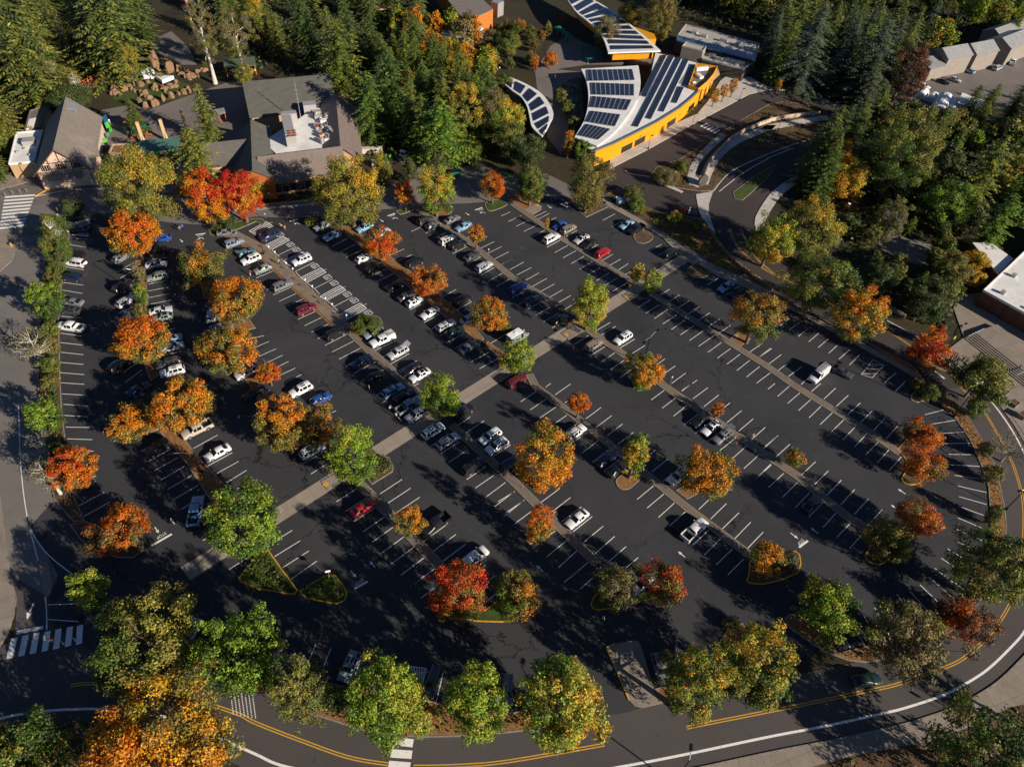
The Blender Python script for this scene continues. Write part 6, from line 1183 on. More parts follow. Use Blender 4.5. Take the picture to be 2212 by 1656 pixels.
for bb_, pal_, lab_, kw_ in [
 ((1388, -12, 1462, 92), 'olive', 'oval olive tree between the long solar roof and the grey flat roof', dict(clear=1, lump=.2)), ((1905, 92, 2008, 218), 'purple', 'dark purple brown tree left of the depot sheds', dict(clear=1.5, lump=.2)),
 ((1866, 235, 2030, 430), 'greenolive', 'very tall olive green tree left of the right hand road', dict(clear=2, lump=.17, ragged=.25)), ((1786, 338, 1886, 428), 'gold', 'bright amber tree against the dark wood on the right', dict(clear=1.5, ragged=.35, gap=.25)),
 ((1760, 300, 1850, 400), 'oliveorange', 'brown green tree just behind the bright amber tree', dict(clear=2, ragged=.3)), ((1990, 388, 2112, 500), 'green', 'large dark green tree beside the round white lamps', dict(clear=1, lump=.18)),
 ((2020, 540, 2104, 622), 'olive', 'grey olive tree beside the yellow tree near the white roof', dict(clear=1)), ((2078, 540, 2138, 588), 'gold', 'yellow tree, upper one beside the white annex roof', dict(clear=1)), ((2080, 578, 2128, 622), 'gold', 'yellow tree, lower one beside the white annex roof', dict(clear=.8)),
 ((1958, 598, 2062, 694), 'dark', 'dark green tree clump above the roadside pavement', dict(clear=.6)), ((1862, 560, 1942, 640), 'dark', 'dark green tree left of the garden terrace', dict(clear=.6)), ((1895, 430, 1960, 520), 'silver', 'grey tree above the garden terrace', dict(clear=1, ragged=.3)),
 ((404, 10, 470, 130), 'tan', 'pale birch with white stems, left one behind the pavilion roof', dict(clear=7, bark='bark_pale', ragged=.3, gap=.3)), ((470, 20, 545, 120), 'tan', 'pale birch with white stems, right one behind the pavilion roof', dict(clear=7, bark='bark_pale', ragged=.3, gap=.3)),
 ((520, 0, 590, 90), 'olivegold', 'yellow green tree at the top right of the birches', dict(clear=2)),
 ((1280, 35, 1342, 108), 'tan', 'pale buff tree on the zoo plaza', dict(clear=1)), ((1330, 5, 1392, 70), 'olivegold', 'olive yellow tree at the head of the long solar roof', dict(clear=2)), ((1172, 112, 1206, 145), 'redorange', 'small red tree on the zoo plaza', dict(clear=.6)),
 ((1145, 118, 1166, 150), 'rust', 'small brown tree left of the small red plaza tree', dict(clear=.6)), ((1066, 70, 1130, 120), 'greenolive', 'grey green round tree left of the zoo plaza', dict(clear=1)), ((1110, 42, 1138, 66), 'orange', 'little orange tree at the upper left of the zoo plaza', dict(clear=.6)),
 ((870, 85, 930, 130), 'amber', 'golden tree at the left of the yellow clump beyond the firs', dict(clear=1.5)), ((930, 85, 1000, 140), 'olivegold', 'buff yellow tree in the middle of the yellow clump', dict(clear=1.5)), ((960, 120, 1018, 180), 'gold', 'orange yellow tree at the right of the yellow clump', dict(clear=1.5, ragged=.3)),
 ((856, 155, 902, 196), 'amber', 'bright orange treetop between the dark firs', dict(clear=5, ragged=.3)), ((960, 175, 1042, 305), 'olivegold', 'tall yellow green tree behind the hedge wall', dict(clear=1.5, lump=.2)), ((1030, 190, 1102, 300), 'tan', 'pale olive tree right of the tall yellow green one', dict(clear=1.5)),
 ((1042, 210, 1132, 300), 'yellowgreen', 'yellow olive tree left of the small curved solar roof', dict(clear=2)), ((1068, 255, 1140, 345), 'mid', 'dark olive tree below the small curved solar roof', dict(clear=1)), ((1105, 290, 1180, 360), 'dark', 'dark green tree at the foot of the curved solar roofs', dict(clear=.8)),
 ((1215, 275, 1242, 340), 'orangeolive', 'slim green tree with an orange tip at the corner of the solar roof', dict(clear=.5)), ((1240, 300, 1280, 345), 'green', 'low green tree in front of the solar roof corner', dict(clear=.4)),
 ((800, 325, 850, 395), 'olivegold', 'small olive conifer-like tree behind the scarlet tree', dict(clear=.5, shape='cone')), ((865, 340, 905, 392), 'dark', 'small dark tree right of the service carts', dict(clear=.5, shape='cone')),
 ((905, 300, 985, 365), 'dark', 'dark evergreen left of the clipped hedge wall', dict(clear=.3)), ((1195, 190, 1225, 222), 'mid', 'small dark tree in the round court left of the curved solar roof', dict(clear=.6)), ((1212, 215, 1240, 250), 'greenolive', 'low green tree in the middle of the round court', dict(clear=.4)), ((1225, 250, 1252, 285), 'mid', 'low dark tree at the lower end of the round court', dict(clear=.4)), ((1075, 160, 1110, 200), 'greenolive', 'green tree above the small crescent solar roof', dict(clear=.8)), ((1100, 225, 1130, 262), 'olivegold', 'yellowish tree in front of the small crescent solar roof', dict(clear=.8)), ((535, 385, 582, 430), 'yellowgreen', 'yellow bush-like tree right of the red pair', dict(clear=.5)),
 ((1675, 170, 1690, 196), 'amber', 'amber street tree nearest the terrace', dict(clear=1)), ((1533, 190, 1556, 222), 'amber', 'narrow amber street tree, first of three on the pale pavement', dict(clear=1.4, shape='column')), ((1555, 180, 1575, 212), 'amber', 'narrow amber street tree, middle of three on the pale pavement', dict(clear=1.4, shape='column')), ((1575, 168, 1594, 202), 'amber', 'narrow amber street tree, last of three on the pale pavement', dict(clear=1.4, shape='column')),
 ((1690, 130, 1740, 185), 'dark', 'dark tree at the end of the grey flat roof', dict(clear=.5)), ((40, 180, 75, 215), 'orangeolive', 'small orange brown tree above the white flat roof', dict(clear=1)), ((150, 150, 178, 215), 'silver', 'leafless white tree behind the chalet ridge', dict(bare=True, dens=.1, bark='bark_pale')),
 ((92, 130, 130, 170), 'silver', 'leafless grey tree in front of the tall left conifers', dict(bare=True, dens=.12, bark='bark_pale')), ((120, 145, 172, 200), 'olivegold', 'yellow brown tree left of the orange footbridge', dict(clear=1.5)), ((245, 95, 300, 170), 'olivegold', 'yellow green tree behind the rock mound', dict(clear=2)),
 ((502, 135, 548, 182), 'olivegold', 'small round green tree beside the pavilion roof', dict(clear=.6)), ((270, 245, 308, 280), 'gold', 'small yellow bush-like tree by the green parasols', dict(clear=.5)),
 ((100, 205, 195, 220), 'dark', 'low dark tree behind the chalet roof', dict(clear=.5))]:
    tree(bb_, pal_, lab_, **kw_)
# ------------------------------------------------------------------ the wood: trees nothing tells apart, set out in zones
ZR = random.Random(11)
KEEP = [DD(q) for q in [[(1200, -40), (1450, 110), (1660, 180), (1560, 250), (1340, 360), (1200, 300), (1060, 190), (1190, 140), (1240, 60)], [(1350, 470), (1420, 340), (1540, 220), (1700, 190), (1860, 245), (1760, 360), (1660, 430), (1680, 520), (1840, 660), (1990, 770), (2130, 900), (1900, 800), (1500, 560)], [(1920, 165), (2300, 110), (2300, 230), (2060, 275), (1900, 240)],
         [(180, 290), (250, 210), (420, 170), (560, 170), (560, 330), (190, 380)], [(520, 165), (780, 160), (790, 350), (500, 400)], [(0, 230), (150, 205), (240, 240), (210, 400), (0, 400)], [(1050, 0), (1080, 90), (940, 90), (930, -30)], [(1420, 50), (1640, 80), (1640, 170), (1440, 130)], [(2050, 520), (2300, 480), (2300, 900), (2060, 720)], [(1890, 510), (2020, 520), (2000, 600), (1880, 580)],
         [(320, 120), (430, 60), (440, 160), (330, 180)], [(1330, 130), (1330, 60), (1180, 90), (1150, 160)], [(1940, 430), (2040, 500), (1900, 500)]]]
def zone(poly, n, label, group, maker, gap=4.5, margin=1.5):
    poly = DD(poly); xs, ys = [p[0] for p in poly], [p[1] for p in poly]; k = 0
    for _ in range(n * 90):
        if k >= n: break
        p = (ZR.uniform(min(xs), max(xs)), ZR.uniform(min(ys), max(ys)))
        if not inside(p, poly) or any(inside(p, q) for q in KEEP): continue
        if any((p[0] - t[0]) ** 2 + (p[1] - t[1]) ** 2 < (gap * .5 + t[2] * .3) ** 2 for t in TREES): continue
        maker(p[0], p[1], label, group); k += 1
def mk_con(h0, h1, tints, lib=None):
    def f(x, y, label, group):
        H = ZR.uniform(h0, h1); conifer(x, y, H, H * ZR.uniform(.48, .78), ZR.randrange(len(lib or CONM)), ZR.choice(tints), label, group, lib=lib)
    return f
def mk_wood(h0, h1, pals):
    def f(x, y, label, group):
        H = ZR.uniform(h0, h1); s = ZR.uniform(.8, 1.15); wood_tree(x, y, H, H * ZR.uniform(.6, .95), ZR.choice(pals), ZR.randrange(3), label, group, (s, s, s))
    return f
def mk_mix(*fs):
    def f(x, y, label, group): ZR.choice(fs)(x, y, label, group)
    return f
TG = [(.95, 1.1, 1.1), (1.2, 1.25, 1.15), (1.45, 1.4, 1.25), (.8, 1, 1)]
zone([(-80, -60), (340, -60), (330, 100), (190, 190), (100, 200), (-80, 320)], 50, 'tall conifer in the wood behind the chalet roofed building', 'conifers in the top left wood', mk_con(17, 28, TG), 5.5)
zone([(-60, 240), (20, 240), (30, 420), (-80, 420)], 5, 'conifer at the left frame edge beside the white flat roof annex', 'conifers at the left frame edge', mk_con(10, 16, TG[1:3]), 5)
zone([(430, -60), (960, -60), (900, 90), (820, 150), (760, 160), (540, 140), (430, 60)], 52, 'tall conifer in the wood behind the main roofed building', 'conifers behind the main building', mk_mix(mk_con(13, 22, TG), mk_con(13, 22, TG)), 5.5)
zone([(775, 330), (785, 180), (900, 110), (1000, 180), (1080, 330), (1000, 365), (900, 345)], 28, 'dark fir in the stand between the main roof and the solar roofs', 'firs beside the main building', mk_con(11, 20, [(.8, 1, .8), (1, 1.2, .8), (1.3, 1.3, 1)]), 5)
zone([(850, 60), (1060, 80), (1060, 220), (940, 160), (850, 130)], 20, 'yellowing tree in the clump beyond the dark firs', 'yellowing trees beyond the firs', mk_wood(7, 12, ['olivegold', 'yellowgreen', 'tan', 'amber']), 5)
zone([(1080, 60), (1230, 40), (1220, 130), (1120, 200), (1060, 150)], 16, 'small mixed tree in the planting of the zoo plaza', 'small trees of the zoo plaza', mk_wood(3.5, 6, ['greenolive', 'rustolive', 'olive']), 4)
zone([(1400, -120), (2060, -120), (2060, 20), (1900, 90), (1780, 60), (1640, 80), (1600, 50), (1440, 30)], 90, 'dark tree in the shaded wood behind the grey flat roof', 'dark wood behind the flat roof', mk_mix(mk_con(16, 26, [(.7, .8, .65), (1, 1.1, .8)]), mk_wood(12, 18, ['dark', 'mid', 'olive']), mk_wood(12, 17, ['mid', 'greenolive', 'olivegold'])), 5.5)
zone([(1650, 60), (1990, 80), (1980, 240), (1840, 240), (1720, 190), (1650, 130)], 24, 'dark cedar in the wood above the road bend', 'cedars above the road bend', mk_mix(mk_con(14, 22, [(.9, .95, .9)], CONB), mk_con(12, 20, TG[:2])), 6)
zone([(1960, -160), (2400, -160), (2400, 60), (2150, 100), (2010, 120)], 60, 'bright yellow green tree in the wood behind the depot sheds', 'bright trees behind the depot', mk_mix(mk_wood(11, 17, ['yellowgreen', 'lime', 'greenolive', 'olivegold']), mk_con(14, 20, [(1.4, 1.6, .8), (1.2, 1.2, .9)])), 5.5)
zone([(2030, 265), (2330, 235), (2330, 330), (2100, 300)], 14, 'shaded conifer on the near side of the depot yard', 'conifers below the depot yard', mk_con(11, 17, [(.6, .75, .6), (.9, 1, .7)]), 5.5)
zone([(1780, 300), (1880, 270), (2060, 300), (2240, 340), (2240, 470), (2100, 520), (1980, 460), (1860, 450), (1800, 420), (1760, 400)], 52, 'green tree in the mixed wood between the access road and the depot', 'mixed wood right of the access road', mk_mix(mk_wood(8, 13, ['greenolive', 'green', 'mid', 'dark']), mk_con(10, 16, TG[:2]), mk_wood(8, 13, ['dark', 'mid', 'greenolive'])), 5.5)
zone([(1800, 500), (1900, 480), (2060, 500), (2080, 640), (2050, 720), (1960, 680), (1860, 600)], 26, 'low evergreen in the garden right of the access road', 'garden evergreens', mk_mix(mk_con(5, 9, [(.8, 1, .7), (1, 1.2, .8)]), mk_wood(4, 7, ['dark', 'mid', 'hedge']), mk_wood(4, 7, ['greenolive', 'mid', 'hedge'])), 3.6)
zone([(1722, 345), (1790, 305), (1835, 400), (1745, 450)], 8, 'dark tall conifer at the lower end of the curved footpath', 'conifers at the end of the curved footpath', mk_con(15, 20, [(.7, .85, .8), (.9, 1, .9)]), 4.5)
zone([(2080, 400), (2330, 380), (2330, 490), (2150, 530)], 14, 'pale olive tree behind the large white roof', 'trees behind the white roof', mk_wood(9, 13, ['olivegold', 'greenolive', 'tan']), 5.5)
zone([(430, -200), (1500, -200), (1400, -70), (960, -60), (430, -60)], 24, 'far conifer along the top edge of the photograph', 'far conifers at the top edge', mk_con(16, 24, TG), 7)

# undergrowth under the woods and shrubs on the beds: nobody could count it
def scatter(name, polys, per_m2, size, pal, hgt, seed, avoid=(), label=None):
    rng = np.random.default_rng(seed); Ps = []
    for q in polys:
        xs, ys = [p[0] for p in q], [p[1] for p in q]; n = int((max(xs) - min(xs)) * (max(ys) - min(ys)) * per_m2)
        pts = rng.uniform((min(xs), min(ys)), (max(xs), max(ys)), (n, 2))
        k = np.sin(pts[:, 0] * .9 + np.sin(pts[:, 1] * .7) * 1.3) + np.sin(pts[:, 1] * 1.1 + seed) + rng.normal(size=n) * .5
        for p, kk in zip(pts, k):
            if kk > -.4 and inside(p, q) and not any(inside(p, a) for a in avoid): Ps.append((p[0], p[1], .08 + hgt * (.3 + .35 * max(0, kk)) * rng.random()))
    P = np.array(Ps); n = len(P)
    N = unit(rng.normal(size=(n, 3)) * .6 + np.array([0, 0, .8])); A, B = leaf_axes(rng, N, size * rng.uniform(.5, 1.2, n))
    u = np.clip(.5 + .3 * np.sin(P[:, 0] * .31 + seed) * np.sin(P[:, 1] * .37) + rng.normal(size=n) * .2, 0, .999)
    col = pick(pal, u) * rng.uniform(.5, 1.2, n)[:, None] * .85
    o = link(name, quad_mesh(name, P, A, B, col, M['leaf'])); tag(o, label, 'undergrowth', kind='stuff'); return o
WOODS = [DD(q) for q in [[(-120, -60), (330, -60), (330, 110), (180, 190), (100, 205), (0, 230), (-120, 330)], [(430, -60), (960, -60), (960, 100), (1070, 100), (1060, 200), (1090, 330), (1000, 370), (790, 335), (780, 165), (520, 150), (430, 60)], [(1420, -80), (2400, -80), (2400, 110), (2010, 150), (1960, 240), (1840, 250), (1720, 190), (1640, 80), (1440, 40)], [(1700, 300), (1860, 260), (2060, 290), (2330, 300), (2330, 480), (2060, 540), (2060, 720), (1960, 690), (1830, 560), (1720, 430)]]]
scatter('undergrowth', WOODS, 1.1, .75, 'dark', 2.2, 5, KEEP, 'dark low undergrowth on the floor of the woods')
scatter('meadow_planting', [inset(BEDS['meadow'], .3)], 20, .2, 'meadow', .7, 6, label='grey green and straw coloured grasses in the bed beside the right footpath')
scatter('apron_planting', [inset(BEDS['apron'], .4)], 7, .22, 'mid', .6, 7, [TT([('20', [(2212, 1060), (1900, 1160), (1750, 1280), (1600, 1450), (1500, 1560), (1620, 1640), (1700, 1620), (1790, 1360), (1980, 1230), (2212, 1130)]), ('30', [(420, 1050), (420, 990)])])], 'low dark planting on the slope between the curved footpaths')
scatter('hedge_bed_planting', [inset(BEDS['hedge'], .4)], 20, .27, 'hedge', 2.0, 8, label='low green hedge shrubs along the left side of the lot')
scatter('ring_bed_planting', [inset(BEDS['east'], .4)], 5, .22, 'olive', .8, 9, label='low olive shrubs in the curved bed along the ring road')
scatter('south_bed_planting', [inset(BEDS['south'], .4), inset(BEDS['south2'], .4)], 4, .22, 'olive', .7, 10, label='low olive shrubs under the trees of the bottom beds')
scatter('verge_planting', [TT([('03', [(-300, 1420), (0, 1360), (300, 1290), (600, 1270), (900, 1290), (1300, 1420), (1700, 1600), (1900, 1800), (-300, 1900)])])], 9, .26, 'greenolive', 1.1, 12, label='green shrubs on the verge at the bottom left')
scatter('verge_planting', [TT([('33', [(420, 1680), (720, 1590), (1100, 1510), (1400, 1460), (1700, 1350), (1900, 1270), (2100, 1180), (2300, 1150), (2500, 2000), (300, 1900)])])], 7, .24, 'olivegold', .9, 13, label='rough grass and shrubs below the pavement at the bottom right')
scatter('left_strip_planting', [inset(BEDS['t29'], .3), inset(BEDS['t30'], .3)], 7, .24, 'mid', 1.0, 14, label='low green shrubs at the lower left corner of the lot')

SHRUBS = [  # extent, palette, label, options
 ((756, 683, 825, 726), 'hedge', 'oval clipped shrub at the end of the boardwalk', {}), ((658, 466, 684, 488), 'yellowgreen', 'round olive shrub on a tiny kerbed circle by the front road', {}),
 ((1072, 690, 1106, 722), 'greenolive', 'green shrub below the orange tree at the end of the dirt strip', {}), 
 
 ((1366, 810, 1408, 845), 'lime', 'bright green shrub on the bed below the half orange tree', {}), ((284, 560, 312, 615), 'tan', 'straw coloured shrub on the middle bed', {}), ((288, 610, 320, 665), 'green', 'bright green shrub by the lamp on the middle bed', {}), ((290, 655, 318, 690), 'olive', 'olive shrub above the round orange tree on the middle bed', {}),
 ((100, 570, 140, 590), 'hedge', 'upper low shrub in the left hedge bed', {}), ((95, 585, 132, 612), 'olive', 'grey shrub near the white minivan in the left hedge bed', {}), ((108, 600, 136, 625), 'hedge', 'green shrub beside the blue SUV in the left hedge bed', {}),
 ((92, 690, 128, 728), 'hedge', 'upper shrub of the row below the round clipped tree', {}), ((88, 725, 128, 770), 'olive', 'second shrub of the row below the round clipped tree', {}), ((84, 765, 130, 810), 'hedge', 'third shrub of the row below the round clipped tree', {}), ((84, 808, 130, 845), 'olive', 'lowest shrub of the row below the round clipped tree', {}), ((100, 940, 140, 985), 'dark', 'dark shrub below the clipped light green tree', {}),
 ((130, 430, 182, 470), 'dark', 'shrub in the small bed with sign posts near the crosswalk', {}), ((455, 470, 510, 492), 'dark', 'low shrub under the flame red pair', {}), ((2045, 395, 2075, 425), 'dark', 'dark shrub under the tall olive conifer', {}),
 ((1965, 815, 2000, 845), 'olive', 'grey olive shrub on the kerbed point near the right curve', {}), ((1990, 830, 2030, 870), 'hedge', 'green shrub beside the tall lamp at the right curve', {}), ((2080, 860, 2130, 905), 'hedge', 'olive shrub at the ring road near the concrete planters', {}),
 ((2110, 950, 2150, 990), 'silver', 'grey shrub in the curved ring road bed, upper one', {}), ((2120, 1000, 2170, 1050), 'silver', 'grey shrub in the curved ring road bed, lower one', {}), ((2128, 1085, 2165, 1140), 'mid', 'dark green shrub at the lower part of the curved bed', {}),
 ((1930, 1188, 1970, 1214), 'gr2', 'grey shrub on the lower right yellow kerb island', {}), ((1690, 1190, 1725, 1218), 'blue', 'blue green shrub on the yellow kerb island nearest the STOP mark', {}), ((1700, 1215, 1722, 1240), 'blue', 'lower blue green shrub on the yellow kerb island nearest the STOP mark', {}),
 ((790, 1510, 830, 1560), 'olive', 'dark rounded shrub left of the green tree over the striped crossing', {}), ((930, 1495, 958, 1580), 'rustolive', 'rust coloured shrub between the two bottom green trees', {}), ((700, 1480, 760, 1540), 'dark', 'dark shrub in front of the blue SUV', {}), ((405, 1405, 440, 1440), 'amber', 'small orange shrub in front of the shaded bottom left car', {}),
 ((1560, 1330, 1600, 1360), 'tan', 'pale shrub on the tip of the bed right of the concrete island', {}), ((1420, 1400, 1450, 1440), 'olive', 'dry shrub at the nose of the grey sedan', {}), ((1868, 1340, 1905, 1372), 'rustolive', 'low shrub at the inner corner of the end bays', {}),
 ((1355, 425, 1395, 455), 'green', 'green shrub beside the utility box by the right footpath', {}), ((1440, 455, 1475, 485), 'yellowgreen', 'yellow green shrub in the bed beside the access road', {}), ((1466, 448, 1482, 470), 'redorange', 'small red shrub in the bed beside the access road', {}),
 ((1345, 405, 1390, 425), 'mid', 'rounded shrub behind the utility box', {}), ((1490, 470, 1520, 500), 'mid', 'dark green shrub near the tall grass bed', {}), ((1410, 365, 1470, 402), 'tan', 'grey green shrub clump on the road divider island', {}), ((1455, 345, 1490, 370), 'greenolive', 'yellow green shrub clump on the road divider island', {}),
 ((1040, 735, 1062, 752), 'hedge', 'x', {})]
PAL['gr2'] = PAL['silver']
for bb_, pal_, lab_, kw_ in SHRUBS:
    if lab_ == 'x': continue
    kw = dict(clear=.05, cat='shrub', name='shrub', lump=.3, ragged=.12, leaf=.24); kw.update(kw_); tree(bb_, pal_, lab_, **kw)

for P_, N_, lab_ in HEDGES:
    rng = np.random.default_rng(5); P = np.array(P_); N = unit(np.array(N_) + rng.normal(size=P.shape) * .4); A, B = leaf_axes(rng, N, rng.uniform(.12, .3, len(P)))
    o = link('hedge', quad_mesh('hedge', P, A, B, pick('hedge', rng.random(len(P))) * rng.uniform(.4, .9, len(P))[:, None], M['leaf'])); tag(o, lab_, 'hedge')
# ------------------------------------------------------------------ vehicles
def paint_material():
    m, t, b = nodes('car_paint'); oi = t.nodes.new('ShaderNodeObjectInfo')
    v = coords(t); n = noise(t, 3.0, 4, 0.7, 0, v)
    c = mixc(t, oi.outputs['Color'], ramp(t, n.outputs[0], [(0.3, (0.9,) * 3), (0.7, (1.05,) * 3)]), 1.0, 'MULTIPLY')
    t.links.new(c, b.inputs['Base Color']); b.inputs['Roughness'].default_value = 0.32; b.inputs['Metallic'].default_value = 0.0
    b.inputs['Coat Weight'].default_value = 0.7; b.inputs['Coat Roughness'].default_value = 0.06; return m
M['paint'] = paint_material(); M['tyre'] = flat('tyre_rubber', (0.012, 0.012, 0.012), 0.85); M['rim'] = flat('wheel_rim', (0.45, 0.45, 0.46), 0.35, 0.7)
M['lamp'] = flat('headlamp', (0.75, 0.75, 0.72), 0.1, 0.0, 0.6, 0.5); M['tail'] = flat('tail_lamp', (0.40, 0.01, 0.01), 0.2, 0.0, 0.5, 0.5); M['trim'] = flat('black_trim', (0.015, 0.015, 0.016), 0.5)
M['carglass'] = flat('car_glass', (0.010, 0.012, 0.014), 0.04, 0.0, 0.55)
# stations: x, sill, shoulder, top, half width, half width of the top
CT = {
 'sedan': dict(st=[(2.40, .36, .52, .58, .62, .5), (2.32, .24, .64, .71, .84, .7), (1.95, .2, .74, .84, .91, .78), (1.02, .2, .86, .98, .92, .78), (.25, .2, .91, 1.38, .92, .63), (-.12, .2, .92, 1.45, .92, .64), (-.22, .2, .92, 1.45, .92, .64), (-1.0, .2, .93, 1.42, .92, .62), (-1.12, .2, .93, 1.40, .92, .61), (-1.85, .22, .95, 1.06, .9, .7), (-2.28, .28, .88, 1.0, .86, .72), (-2.40, .4, .7, .76, .72, .62)], ws=[3], rw=[8], side=[4, 6], part=[(3, .45), (8, .35)], wb=(1.42, -1.36), r=.33, track=.80),
 'hatch': dict(st=[(2.12, .36, .55, .62, .62, .5), (2.04, .24, .68, .76, .82, .7), (1.7, .2, .78, .9, .88, .76), (.95, .2, .9, 1.04, .89, .76), (.2, .2, .96, 1.45, .89, .62), (-.2, .2, .97, 1.52, .89, .63), (-.3, .2, .97, 1.52, .89, .63), (-1.15, .2, .99, 1.48, .89, .61), (-1.5, .2, 1.0, 1.42, .88, .59), (-1.98, .24, 1.0, 1.1, .86, .68), (-2.12, .36, .72, .8, .76, .66)], ws=[3], rw=[8], side=[4, 6], part=[(3, .4), (7, .5)], wb=(1.3, -1.25), r=.32, track=.77),
 'suv': dict(st=[(2.34, .42, .66, .74, .68, .58), (2.28, .3, .82, .92, .88, .76), (1.95, .25, .92, 1.04, .94, .82), (1.1, .25, 1.02, 1.14, .95, .82), (.45, .25, 1.08, 1.62, .95, .69), (-.1, .25, 1.09, 1.72, .95, .71), (-.22, .25, 1.09, 1.72, .95, .71), (-1.1, .25, 1.1, 1.72, .95, .71), (-1.22, .25, 1.1, 1.72, .95, .71), (-1.95, .25, 1.12, 1.66, .94, .68), (-2.05, .25, 1.12, 1.62, .93, .67), (-2.3, .3, 1.08, 1.16, .91, .78), (-2.38, .42, .75, .82, .85, .75)], ws=[3], rw=[10], side=[4, 6, 8], part=[(3, .35)], wb=(1.42, -1.4), r=.37, track=.82),
 'wagon': dict(st=[(2.42, .36, .55, .62, .65, .55), (2.34, .24, .68, .76, .85, .72), (1.95, .2, .78, .88, .91, .78), (1.05, .2, .9, 1.02, .92, .78), (.3, .2, .95, 1.43, .92, .64), (-.15, .2, .96, 1.5, .92, .65), (-.25, .2, .96, 1.5, .92, .65), (-1.1, .2, .97, 1.5, .92, .65), (-1.2, .2, .97, 1.5, .92, .65), (-1.95, .2, .99, 1.44, .91, .62), (-2.3, .26, .99, 1.1, .88, .7), (-2.42, .4, .72, .8, .8, .7)], ws=[3], rw=[9], side=[4, 6, 8], part=[(3, .4)], wb=(1.42, -1.38), r=.34, track=.80),
 'minivan': dict(st=[(2.55, .38, .6, .68, .68, .58), (2.46, .26, .76, .84, .9, .78), (2.1, .22, .88, .98, .97, .84), (1.45, .22, 1.0, 1.12, .98, .84), (.6, .22, 1.06, 1.66, .98, .72), (.1, .22, 1.07, 1.75, .98, .75), (0, .22, 1.07, 1.75, .98, .75), (-1.0, .22, 1.08, 1.76, .98, .75), (-1.12, .22, 1.08, 1.76, .98, .75), (-2.15, .22, 1.1, 1.7, .97, .72), (-2.25, .22, 1.1, 1.66, .96, .71), (-2.48, .28, 1.05, 1.14, .94, .82), (-2.55, .42, .75, .82, .88, .78)], ws=[3], rw=[10], side=[4, 6, 8], part=[(3, .5)], wb=(1.55, -1.5), r=.35, track=.85),
 'pickup': dict(st=[(2.85, .5, .75, .84, .75, .65), (2.78, .36, .95, 1.06, .94, .84), (2.4, .32, 1.05, 1.16, .98, .86), (1.35, .32, 1.12, 1.24, .99, .86), (.75, .32, 1.16, 1.74, .99, .74), (.2, .32, 1.17, 1.84, .99, .76), (.1, .32, 1.17, 1.84, .99, .76), (-.75, .32, 1.18, 1.83, .99, .75), (-.95, .32, 1.18, 1.72, .99, .73), (-1.02, .32, 1.12, 1.2, .98, .86)], ws=[3], rw=[8], side=[4, 6], part=[(3, .35)], wb=(1.75, -1.75), r=.40, track=.86, bed=(-1.02, -2.88)),
 'van': dict(st=[(2.75, .42, .75, .85, .8, .68), (2.68, .32, 1.0, 1.12, .98, .84), (2.2, .3, 1.12, 1.28, 1.02, .9), (1.85, .3, 1.16, 1.4, 1.03, .9), (1.1, .3, 1.2, 2.3, 1.03, .84), (.3, .3, 1.2, 2.45, 1.03, .88), (.2, .3, 1.2, 2.46, 1.03, .88), (-2.5, .3, 1.2, 2.46, 1.03, .88), (-2.75, .32, 1.2, 2.3, 1.01, .85), (-2.8, .45, .9, 1.1, .98, .85)], ws=[3], rw=[], side=[4], part=[(3, .3)], wb=(1.85, -1.75), r=.37, track=.90)}
CT['truck_suv'] = CT['suv']
CARM = {}
